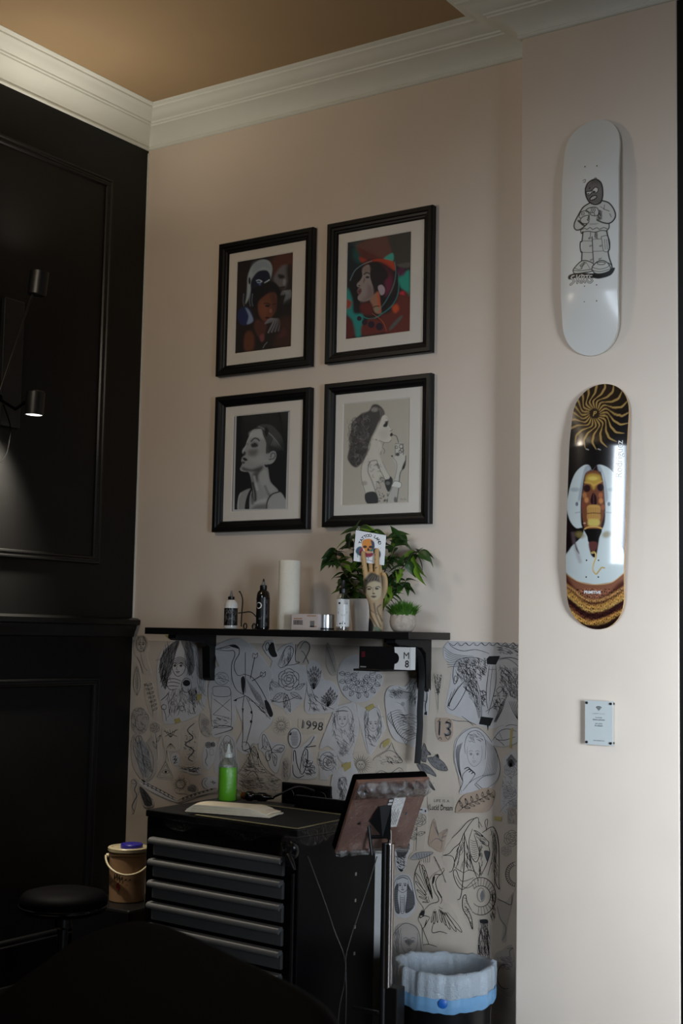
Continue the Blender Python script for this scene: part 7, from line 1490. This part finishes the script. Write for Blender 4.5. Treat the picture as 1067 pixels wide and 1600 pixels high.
s = Sheet('B', 'curling sea wave head drawing right of the guitar player', [(236, 870), (245, 800), (300, 785), (360, 790), (362, 850), (375, 862), (350, 940), (300, 950), (300, 978), (248, 978), (250, 900)], 'sheet_cool', sm=False); s.L(circ(300, 860, 52, 58, 20, .5, 5.5), 4, 'p').L(circ(305, 865, 34, 38, 18, 1., 6.5), 4, 'm').L(circ(310, 868, 18, 20, 14), 4, 'p').hatch(circ(300, 865, 56, 60, 14), 50, 'p', .6, 40, 3, 1.2).done()
s = Sheet('B', 'blazing sun with a face, drawn above the armrest pad'); s.sun((512, 882), 28, 74, 24, 'd', 3).face((512, 882), 36, 44, 'm', 2.5).done()
s = Sheet('B', 'coiling dragon drawing above the top of the armrest pad', [(575, 940), (600, 840), (690, 780), (710, 735), (745, 790), (800, 860), (795, 940), (700, 975), (620, 975)], 'sheet_warm'); s.L([(620, 830), (690, 790), (740, 810), (780, 860), (740, 870), (690, 860), (640, 870)], 4, 'm').L([(600, 950), (640, 920), (700, 935), (760, 900), (790, 930)], 4, 'm').L([(590, 960), (640, 940), (700, 955), (770, 925)], 4, 'm').L([(710, 740), (730, 790), (760, 830)], 4).hatch([(620, 830), (760, 820), (780, 870), (640, 880)], 40, 'm', .5, 24).hatch([(600, 930), (780, 920), (760, 960), (610, 965)], 30, 'p', 1.4, 20).done()
s = Sheet('B', 'tall oval sheet with a jellyfish, beside the power socket', [(322, 1000), (345, 920), (410, 888), (450, 810), (470, 880), (505, 960), (500, 1080), (460, 1170), (400, 1192), (350, 1160), (330, 1090)], 'sheet_cool'); s.hatch([(370, 970), (420, 970), (425, 1060), (360, 1060)], 50, 'm', 1.4, 30).hatch([(370, 1050), (415, 1050), (400, 1150), (385, 1150)], 26, 'm', 1.5, 60).L([(365, 1010), (380, 970), (410, 965), (425, 1010)], 4, 'm').tape([(395, 880), (450, 860), (450, 900), (410, 925)]).done()
s = Sheet('B', 'small taped paper scrap between the dragon and the hanging strap', [(640, 770), (660, 730), (700, 720), (700, 750), (670, 780)], 'sheet_warm'); s.hatch([(650, 740), (690, 730), (690, 760), (660, 770)], 10, 'p', .6, 20).tape([(655, 735), (700, 712), (700, 742), (658, 775)]).done()
s = Sheet('B', 'narrow white tag with a small figure hanging at the right bracket', [(902, 394), (960, 394), (950, 565), (902, 565)], 'sheet_cool', sm=False, lift=.012); s.F([(925, 400), (955, 395), (958, 412), (935, 415)], 'd', False).L([(945, 400), (945, 460), (935, 500), (940, 555)], 7, 'd').L([(925, 470), (945, 480)], 4, 'd').F([(930, 545), (946, 540), (946, 562), (928, 560)], 'd', False).done()
# ---- right block
s = Sheet('C', 'wide drawing of two ravens and a sword with black tape, top right by the pilaster', [(450, 150), (490, 105), (700, 108), (1032, 125), (1030, 700), (1010, 745), (900, 740), (820, 770), (720, 745), (600, 690), (480, 650), (465, 600), (500, 440), (520, 300), (455, 230)], 'sheet_cool', sm=False)
for i in range(8): s.L([(455+i*4, 150+i*22), (520, 200+i*14), (600, 215+i*12), (680, 220+i*8)], 3.5, 'm')
for i in range(9): s.L([(500+i*60, 120+(i % 2)*10), (530+i*60, 140), (560+i*60, 118), (580+i*60, 135)], 4, 'd')
s.L([(490, 110), (520, 150), (600, 180), (700, 170), (800, 200)], 4, 'd').L([(530, 300), (560, 250), (640, 230), (720, 235), (780, 270)], 4, 'd').L([(530, 300), (525, 370), (535, 430), (560, 400), (560, 350)], 5, 'd').L(circ(545, 390, 10, 22), 4, 'd').hatch([(560, 250), (770, 240), (790, 330), (740, 400), (560, 340)], 170, 'd', .9, 34, 3, .8).hatch([(540, 340), (700, 330), (720, 640), (640, 500)], 130, 'm', 1.1, 60)
for i in range(5): s.L([(620-i*26, 400+i*22), (560-i*18, 470+i*28), (480+i*6, 600)], 3.5, 'd').L([(640+i*16, 400), (680+i*14, 520), (720+i*6, 690)], 3.5, 'd')
s.L([(480, 600), (530, 625), (600, 520), (640, 430)], 4, 'd').L([(800, 290), (780, 450), (778, 560), (790, 620)], 4, 'd').L([(850, 290), (850, 420), (820, 560), (790, 660)], 4, 'd').L([(825, 300), (812, 400), (800, 560)], 3, 'm').L([(795, 320), (850, 320)], 3).L([(770, 640), (830, 600), (860, 540)], 4, 'd')
s.hatch([(730, 480), (770, 480), (770, 600), (745, 600)], 24, 'd', 1.2, 30, 3, 1.).L([(725, 490), (760, 480), (775, 510), (740, 520), (770, 545), (745, 570), (770, 600)], 4, 'd')
s.L([(870, 250), (940, 240), (1020, 300), (1030, 380)], 4, 'm').L([(870, 330), (900, 310), (960, 350), (1000, 430), (1020, 560)], 4, 'm').hatch([(880, 300), (1025, 320), (1025, 560), (940, 520), (880, 460)], 150, 'm', 1.1, 46, 3, .6).hatch([(830, 520), (940, 500), (900, 600), (830, 640)], 50, 'd', .8, 30, 3, 1.)
for i in range(5): s.L([(930-i*10, 520+i*14), (900-i*10, 620+i*10), (850-i*4, 720)], 3.5, 'd').L([(950+i*14, 560), (980+i*10, 640), (1015, 700)], 3.5, 'd')
s.L([(850, 480), (880, 450), (900, 470), (870, 500), (850, 480)], 4, 'd').L([(860, 240), (960, 230), (1030, 250)], 5, 'd').L([(870, 160), (920, 140), (980, 165), (1030, 140)], 4, 'd').hatch([(860, 140), (1028, 140), (1028, 220), (880, 200)], 40, 'm', .3, 40, 3, .6)
s.L([(480, 690), (560, 710), (640, 715), (700, 740)], 4, 'm').L([(590, 672), (640, 710), (680, 745)], 4, 'm').tape([(780, 240), (800, 220), (882, 218), (850, 284), (783, 280)], 'black_tape').tape([(738, 676), (832, 688), (805, 748), (722, 734)], 'black_tape').tape([(783, 745), (795, 745), (790, 785)], 'black_tape').done()
s = Sheet('C', 'slim lavender sprig on the wall right of the bracket', [(370, 400), (385, 345), (440, 345), (458, 420), (430, 520), (420, 630), (408, 632), (395, 520)], 'sheet_warm'); s.L([(412, 625), (412, 520), (410, 400)], 3)
for i in range(9):
    for sg in (-1, 0, 1): s.hatch(circ(410+sg*(22-i*.5)*(.5+.5*(8-i)/8), 365+i*16, 9, 9, 8), 6, 'm', 1.2, 12)
s.L([(412, 520), (390, 430), (385, 370)], 2.5).L([(412, 520), (430, 430), (440, 365)], 2.5).done()
s = Sheet('C', 'gothic number 13 lettering between the lavender and the hooded woman', [(393, 700), (440, 686), (515, 700), (525, 800), (490, 862), (410, 850)], 'sheet_brown'); s.text('1', 424, 772, 165, 'm', .05, -.012, .8).text('3', 490, 778, 165, 'm', .05, -.012, .8).text('1', 420, 768, 150, 'p', .05, -.004, .8).text('3', 482, 774, 150, 'p', .05, -.004, .8).L([(405, 720), (425, 700), (430, 690)], 5).L([(410, 850), (430, 835), (440, 855)], 5).L([(470, 720), (500, 700), (512, 740)], 4).L([(465, 820), (490, 850), (515, 790)], 4).done()
s = Sheet('C', 'hooded long-haired woman with raised hand, drawing left of the pilaster', [(530, 980), (545, 860), (620, 775), (690, 760), (770, 800), (830, 880), (880, 1020), (880, 1110), (850, 1180), (770, 1240), (640, 1255), (575, 1260), (590, 1180), (550, 1080)], 'sheet_cool')
s.L([(590, 1250), (555, 1080), (535, 980), (560, 850), (640, 775), (720, 765), (800, 840), (860, 960), (882, 1080), (850, 1170), (765, 1230)], 3.5, 'm').L([(620, 960), (615, 880), (650, 800), (710, 785), (760, 830), (775, 900), (770, 1000)], 3.5, 'm').face((690, 965), 112, 180, 'p', 2.6, -.25)
for i in range(8): s.L([(600-i*6, 870+i*4), (575-i*4, 960), (580-i*2, 1080), (600, 1170)], 3, 'p').L([(775+i*9, 850+i*8), (790+i*10, 960), (770+i*12, 1090), (740+i*10, 1130)], 3, 'p')
s.hatch([(650, 810), (740, 800), (750, 860), (640, 870)], 30, 'p', .5, 36).L([(570, 1250), (600, 1180), (600, 1120), (640, 1080), (670, 1090), (690, 1120), (640, 1190), (600, 1240)], 4, 'm')
for i in range(4): s.L([(610+i*18, 1075+i*12), (640+i*14, 1062+i*12), (660+i*12, 1080+i*12)], 8, 'm')
s.L([(690, 1190), (760, 1130), (850, 1110)], 3.5, 'm').L([(690, 1190), (740, 1240)], 4, 'm').L([(700, 1180), (760, 1235)], 4, 'm').L([(650, 1180), (690, 1150), (760, 1120)], 3, 'm').done()
s = Sheet('C', 'group of swimming fish at the foot of the strap', [(255, 1050), (280, 900), (310, 870), (365, 960), (400, 970), (415, 958), (450, 1010), (492, 1085), (440, 1100), (400, 1070), (405, 1140), (350, 1120), (395, 1235), (350, 1200), (300, 1080)], 'sheet_warm', sm=False)
for pts in ([(285, 1010), (290, 930), (310, 880), (330, 930), (360, 965), (330, 970), (320, 1020)], [(330, 990), (370, 985), (410, 965), (420, 995), (460, 1030), (485, 1085), (420, 1080), (370, 1050)], [(255, 1040), (310, 1035), (360, 1070), (400, 1130), (350, 1110), (290, 1095)], [(335, 1150), (360, 1180), (390, 1235), (350, 1205)]):
    s.F(pts, 'p').hatch(pts, 30, 'm', .8, 26).L(pts+[pts[0]], 3.5, 'd')
s.F(circ(465, 1062, 5, 5, 8), 'd').F([(395, 975), (412, 960), (420, 990)], 'd').L([(430, 1040), (440, 1065)], 3, 'd').done()
s = Sheet('C', 'lettering sheet reading Life is a Lucid Dream', [(335, 1285), (538, 1290), (538, 1402), (335, 1400)], 'sheet_warm', sm=False); s.text('LIFE IS A', 440, 1316, 30, 'm', .03, 0., 1.1).text('Lucid Dream', 437, 1368, 58, 'd', .04, .012, .58).L([(346, 1342), (340, 1365), (346, 1392)], 4, 'd').L([(446, 1335), (440, 1350), (446, 1360)], 4, 'd').done()
s = Sheet('C', 'brown patch with a leafy branch under the hooded woman', [(545, 1400), (590, 1290), (680, 1245), (780, 1215), (842, 1240), (830, 1320), (780, 1400), (640, 1402)], 'sheet_brown'); s.L([(570, 1395), (640, 1340), (720, 1310), (830, 1250)], 4, 'd')
for i in range(6): s.leaf((600+i*38, 1368-i*20), (575+i*44, 1310-i*16), 9, 'd', 3, 2).leaf((610+i*38, 1362-i*20), (660+i*36, 1370-i*16), 9, 'd', 3, 2)
s.done()
s = Sheet('C', 'bare branching twigs drawn beside the pilaster edge', [(820, 880), (860, 770), (930, 740), (1020, 738), (1020, 860), (920, 905), (860, 900)], 'sheet_cool'); s.L([(825, 860), (880, 790), (940, 770), (1010, 790)], 4, 'd').L([(850, 850), (920, 855), (1000, 830)], 4, 'd').L([(840, 830), (900, 880), (915, 900)], 4, 'd').L([(925, 752), (960, 738), (1015, 745)], 4, 'm').L([(880, 800), (900, 850)], 3).tape([(962, 770), (985, 760), (970, 915), (955, 915)]).done()
s = Sheet('C', 'column of flowers and leaves running down beside the pilaster', [(885, 1260), (905, 1130), (900, 1000), (940, 965), (1014, 960), (1014, 1400), (900, 1400)], 'sheet_cool'); s.rose((965, 1080), 48, 'p', 3).rose((950, 1250), 44, 'p', 3).rose((985, 1340), 34, 'p', 3)
for i in range(10): s.leaf((960, 1060), (930+i*9, 960+abs(4-i)*10), 10, 'p', 3, 3)
s.hatch([(900, 1130), (1010, 1130), (1010, 1400), (900, 1400)], 60, 'p', .8, 30, 2.5, 1.2).L([(880, 1400), (940, 1330), (1010, 1290)], 3, 'p').done()
# ---- lower right block
s = Sheet('D', 'single rose on a stem beside the armrest pad', [(215, 330), (260, 200), (300, 185), (360, 200), (352, 330), (330, 470), (270, 480), (262, 380)], 'sheet_warm'); s.rose((305, 235), 44, 'm', 3).L([(290, 280), (284, 360), (280, 470)], 4).leaf((286, 350), (225, 320), 14, 'm', 3, 3).leaf((286, 345), (350, 325), 14, 'm', 3, 3).leaf((284, 370), (240, 370), 10, 'm', 3, 2).leaf((285, 310), (260, 290), 12, 'm', 3, 2).done()
s = Sheet('D', 'small white printed label strip behind the armrest pad', [(268, 148), (364, 152), (364, 192), (268, 190)], 'sheet_cool', sm=False); s.F([(276, 156), (288, 156), (288, 166), (276, 166)], 'd', False).F([(305, 158), (328, 158), (328, 166), (305, 166)], 'd', False).F([(344, 164), (354, 164), (354, 180), (344, 180)], 'd', False).done()
s = Sheet('D', 'faint swallow drawing right of the single rose', [(370, 400), (400, 250), (425, 240), (445, 330), (512, 300), (500, 370), (470, 470), (400, 440)], 'sheet_brown'); s.wing((450, 370), [(410, 250), (425, 290), (435, 320)], 'p', 3).wing((440, 380), [(510, 305), (500, 350), (480, 390)], 'p', 3).L([(380, 410), (430, 370), (470, 400), (460, 450)], 4, 'p').done()
s = Sheet('D', 'shrimp drawing above the crane', [(228, 520), (260, 470), (330, 450), (412, 462), (400, 500), (370, 560), (290, 535)], 'sheet_warm'); s.F([(240, 515), (280, 478), (350, 468), (400, 480), (330, 515)], 'w').L([(240, 515), (280, 478), (350, 468), (405, 475), (340, 510), (260, 525), (240, 515)], 3.5, 'm')
for i in range(6): s.L([(280+i*20, 478), (290+i*18, 512)], 3).L([(300+i*16, 512), (310+i*14, 545)], 3)
s.done()
s = Sheet('D', 'dark-haired girl drawing behind the chrome pole', [(128, 430), (170, 395), (236, 395), (240, 440), (215, 520), (200, 580), (178, 616), (140, 590), (130, 500)], 'sheet_cool'); s.F([(140, 440), (180, 400), (232, 400), (230, 450), (200, 500), (150, 500)], 'm').hatch([(140, 440), (180, 400), (232, 400), (230, 450), (200, 500), (150, 500)], 40, 'd', 1.3, 40).hatch([(140, 500), (210, 500), (195, 570), (150, 580)], 40, 'd', .8, 28, 3, 1.).L([(145, 570), (165, 600), (200, 580)], 5, 'd').F([(150, 585), (172, 612), (190, 600), (168, 590)], 'd').done()
s = Sheet('D', 'pharaoh bust drawing below the dark-haired girl', [(105, 760), (125, 660), (180, 625), (240, 650), (275, 760), (285, 850), (240, 930), (180, 945), (120, 900)], 'sheet_cool')
s.F([(125, 740), (155, 700), (150, 800), (165, 910), (130, 890)], 'm').F([(245, 740), (220, 700), (215, 790), (205, 910), (265, 870), (270, 780)], 'm').L([(120, 760), (130, 680), (180, 640), (235, 660), (262, 760), (275, 860)], 4, 'm').face((185, 712), 84, 100, 'm', 3.5).L([(145, 670), (185, 652), (228, 668)], 6, 'm').L([(168, 780), (172, 900), (196, 900), (200, 780)], 4, 'm')
for i in range(9): s.L([(172, 800+i*12), (196, 800+i*12)], 3)
for i in range(12): s.L([(126+i*.5, 745+i*13), (152, 750+i*13)], 3, 'p').L([(215, 745+i*12), (268, 750+i*10)], 3, 'p')
s.done()
s = Sheet('D', 'large faint face under an arch behind the bin', [(95, 1225), (105, 1090), (150, 1000), (220, 985), (290, 1010), (325, 1100), (328, 1210), (320, 1240)], 'sheet_dim'); s.L([(110, 1220), (115, 1080), (180, 995), (240, 990), (300, 1040), (322, 1180)], 4, 'm').L([(160, 1220), (155, 1120), (175, 1020)], 3, 'm').face((235, 1120), 120, 190, 'p', 4).rose((232, 1120), 20, 'm', 3).hatch([(120, 1050), (160, 1020), (150, 1200), (115, 1200)], 26, 'p', 1.5, 70).done()
s = Sheet('D', 'crane with raised wings, right of the chrome pole', [(272, 660), (300, 560), (330, 545), (370, 680), (400, 640), (480, 590), (500, 600), (470, 720), (490, 830), (540, 860), (625, 1050), (500, 1040), (470, 1090), (440, 1160), (340, 1150), (330, 1020), (300, 950), (340, 880), (290, 800)], 'sheet_warm')
s.wing((405, 830), [(310, 555), (330, 560), (345, 600), (360, 650), (378, 700), (390, 745)], 'd', 4, .3).wing((400, 835), [(280, 620), (280, 680), (290, 740), (305, 790), (330, 830)], 'd', 4, .35)
s.L([(405, 655), (425, 632), (465, 630), (490, 595)], 5, 'd').L([(465, 630), (440, 650), (425, 690), (440, 750), (470, 810), (460, 845)], 5, 'd').L([(405, 655), (402, 700), (420, 760), (445, 800), (440, 830), (380, 850), (320, 920)], 5, 'd').F([(402, 660), (420, 645), (415, 680), (405, 700)], 'd').L([(440, 750), (470, 800)], 8, 'd')
s.wing((440, 830), [(615, 1050), (575, 1045), (530, 1030), (500, 1000), (470, 980)], 'd', 4, .35).wing((420, 860), [(440, 980), (415, 990), (395, 980)], 'd', 4, .3).L([(330, 890), (310, 945), (345, 930), (380, 940)], 6, 'd').F([(312, 920), (345, 890), (340, 930)], 'd').L([(385, 940), (345, 1010), (335, 1030), (370, 1120), (375, 1140)], 5, 'd').L([(335, 1140), (380, 1138), (435, 1155)], 5, 'd').L([(410, 980), (400, 1050), (460, 1045), (510, 1060)], 5, 'd').L([(415, 500), (465, 600), (500, 690)], 4, 'm', False).L([(345, 1010), (360, 960)], 5, 'd').done()
s = Sheet('D', 'great winged dragon with a coiled tail, largest drawing at lower right', [(470, 495), (540, 370), (600, 290), (690, 222), (735, 215), (790, 220), (850, 300), (885, 440), (895, 740), (870, 760), (862, 900), (830, 985), (760, 940), (700, 1045), (640, 960), (575, 820), (540, 640), (510, 610)], 'sheet_warm')
s.L([(475, 495), (520, 480), (555, 440), (600, 400), (630, 330), (690, 240), (730, 222), (735, 290)], 5, 'd').L([(540, 370), (600, 310), (660, 245), (720, 222)], 5, 'd').L([(630, 330), (632, 460), (625, 620), (605, 790), (580, 815)], 6, 'd').L([(630, 340), (660, 460), (700, 600), (735, 680)], 5, 'd').L([(600, 400), (565, 520), (545, 600), (520, 615)], 5, 'd').L([(475, 495), (530, 495), (555, 520), (560, 580)], 4, 'd').L([(560, 580), (590, 600), (625, 620)], 4, 'd').L([(625, 620), (665, 600), (700, 610), (735, 640)], 4, 'd')
s.L([(690, 300), (665, 380), (670, 460), (690, 520), (720, 540), (740, 480), (720, 400), (700, 340)], 5, 'd')
for i in range(9): s.L([(672+i*1.5, 380+i*17), (700, 392+i*16), (730-i*.5, 386+i*15)], 3, 'm')
s.L([(700, 310), (740, 330), (790, 380), (808, 400), (800, 425), (770, 410), (740, 380)], 5, 'd').L([(740, 300), (735, 250), (760, 290)], 4, 'd').L([(790, 310), (780, 250), (800, 235), (790, 320)], 4, 'd').F([(750, 345), (768, 350), (760, 362)], 'd').hatch([(700, 310), (800, 390), (760, 420), (720, 360)], 40, 'm', .6, 30).L([(760, 330), (820, 290), (850, 300), (875, 380), (882, 520), (880, 690)], 6, 'd').L([(805, 420), (815, 480), (790, 560), (750, 640)], 5, 'd').L([(820, 300), (840, 400), (830, 520), (800, 640)], 4, 'd').L([(850, 310), (862, 450), (850, 600), (850, 720)], 4, 'd').F([(775, 460), (815, 470), (800, 540), (780, 500)], 'm').L([(880, 690), (885, 740), (860, 700), (850, 640)], 6, 'd')
s.hatch([(735, 420), (760, 420), (760, 640), (735, 640)], 40, 'd', 1.5, 30).hatch([(640, 360), (665, 460), (700, 600), (640, 600)], 26, 'm', 1.4, 60).hatch([(825, 320), (870, 380), (870, 640), (830, 620)], 34, 'm', 1.5, 70).hatch([(570, 430), (625, 380), (620, 600), (570, 560)], 22, 'm', 1.8, 60).L([(605, 420), (590, 520), (570, 585)], 4, 'd').L([(655, 470), (650, 560), (660, 600)], 4, 'd').L([(845, 330), (850, 480), (840, 620)], 4, 'd').L([(735, 540), (745, 600), (735, 660)], 5, 'd')
for i in range(18):
    a = -2.3+i*.24; s.L([(750+70*math.cos(a), 790+76*math.sin(a)), (752+108*math.cos(a), 790+136*math.sin(a))], 3, 'm')
s.L(circ(750, 790, 108, 136, 26, -2.2, 2.2), 6, 'd').L(circ(750, 790, 70, 76, 24, -2.4, 2.4), 5, 'd').L([(690, 680), (620, 740), (575, 700), (550, 620), (570, 600), (610, 680), (700, 655)], 5, 'd').L([(685, 895), (650, 830), (640, 780), (620, 800), (620, 880), (660, 950), (690, 1030), (680, 940), (640, 860)], 6, 'd').hatch([(625, 800), (645, 800), (690, 960), (690, 1020), (630, 900)], 40, 'd', .3, 20).L(circ(752, 780, 28, 50), 4, 'm').F([(745, 780), (765, 745), (775, 790), (755, 825)], 'p').L([(565, 640), (600, 700), (650, 730), (720, 690)], 4, 'd').hatch([(830, 760), (860, 760), (850, 940), (820, 975)], 40, 'd', 1.4, 50).done()
s = Sheet('D', 'figure in a long fringed dress above the bin', [(720, 1230), (735, 1040), (730, 960), (800, 955), (822, 1000), (820, 1230)], 'sheet_dim', sm=False); s.F([(745, 960), (795, 958), (800, 985), (750, 985)], 'd').hatch([(745, 985), (800, 985), (815, 1225), (730, 1225)], 80, 'd', 1.5, 90).L([(760, 985), (740, 1100), (728, 1220)], 4, 'd').L([(795, 985), (800, 1100), (805, 1220)], 4, 'd').done()
s = Sheet('D', 'blossoms and scaly dragon back drawn along the lower pilaster edge', [(905, 520), (895, 430), (930, 340), (990, 290), (1010, 300), (1008, 720), (940, 700), (930, 600)], 'sheet_warm'); s.rose((975, 370), 52, 'm', 3).rose((935, 460), 34, 'p', 3).L(circ(1010, 630, 80, 90, 18, 1.7, 4.6), 5, 'd').L(circ(1010, 630, 55, 65, 16, 1.7, 4.6), 4, 'd')
for i in range(14):
    a = 1.75+i*.2; s.L([(1008+56*math.cos(a), 630+66*math.sin(a)), (1008+80*math.cos(a), 630+90*math.sin(a))], 4, 'd')
s.tape([(850, 210), (905, 215), (900, 248), (848, 240)]).done()
s = Sheet('D', 'trailing ribbon tail drawn at the lower pilaster edge', [(865, 800), (930, 830), (985, 760), (975, 850), (940, 1000), (930, 1115), (900, 1110), (910, 1000), (870, 900)], 'sheet_dim'); s.L([(870, 810), (920, 830), (970, 850), (978, 780)], 7, 'p').L([(870, 860), (890, 950), (930, 1010), (925, 1070), (905, 1110)], 7, 'p').L([(870, 810), (920, 830), (970, 850), (978, 780)], 3, 'm').done()
s = Sheet('D', 'pale upright column sketch high on the lower pilaster edge', [(940, 150), (1005, 140), (1008, 270), (945, 268)], 'sheet_dim', sm=False); s.L([(955, 160), (950, 250), (1000, 255)], 3, 'p').L(circ(985, 180, 18, 22), 3, 'p').hatch([(955, 160), (1000, 160), (1000, 255), (955, 250)], 20, 'p', 1.4, 30).done()
s = Sheet('D', 'large crescent and bird sketch low between the bin and the pilaster', [(845, 1230), (900, 1180), (985, 1160), (985, 1500), (900, 1480), (850, 1400)], 'sheet_dim'); s.L(circ(930, 1370, 60, 90, 18, 1.2, 5.), 6, 'm').L([(940, 1170), (985, 1165), (960, 1185), (965, 1230)], 4, 'm').hatch([(870, 1240), (980, 1220), (980, 1320), (890, 1330)], 40, 'p', .4, 50, 3, .8).done()
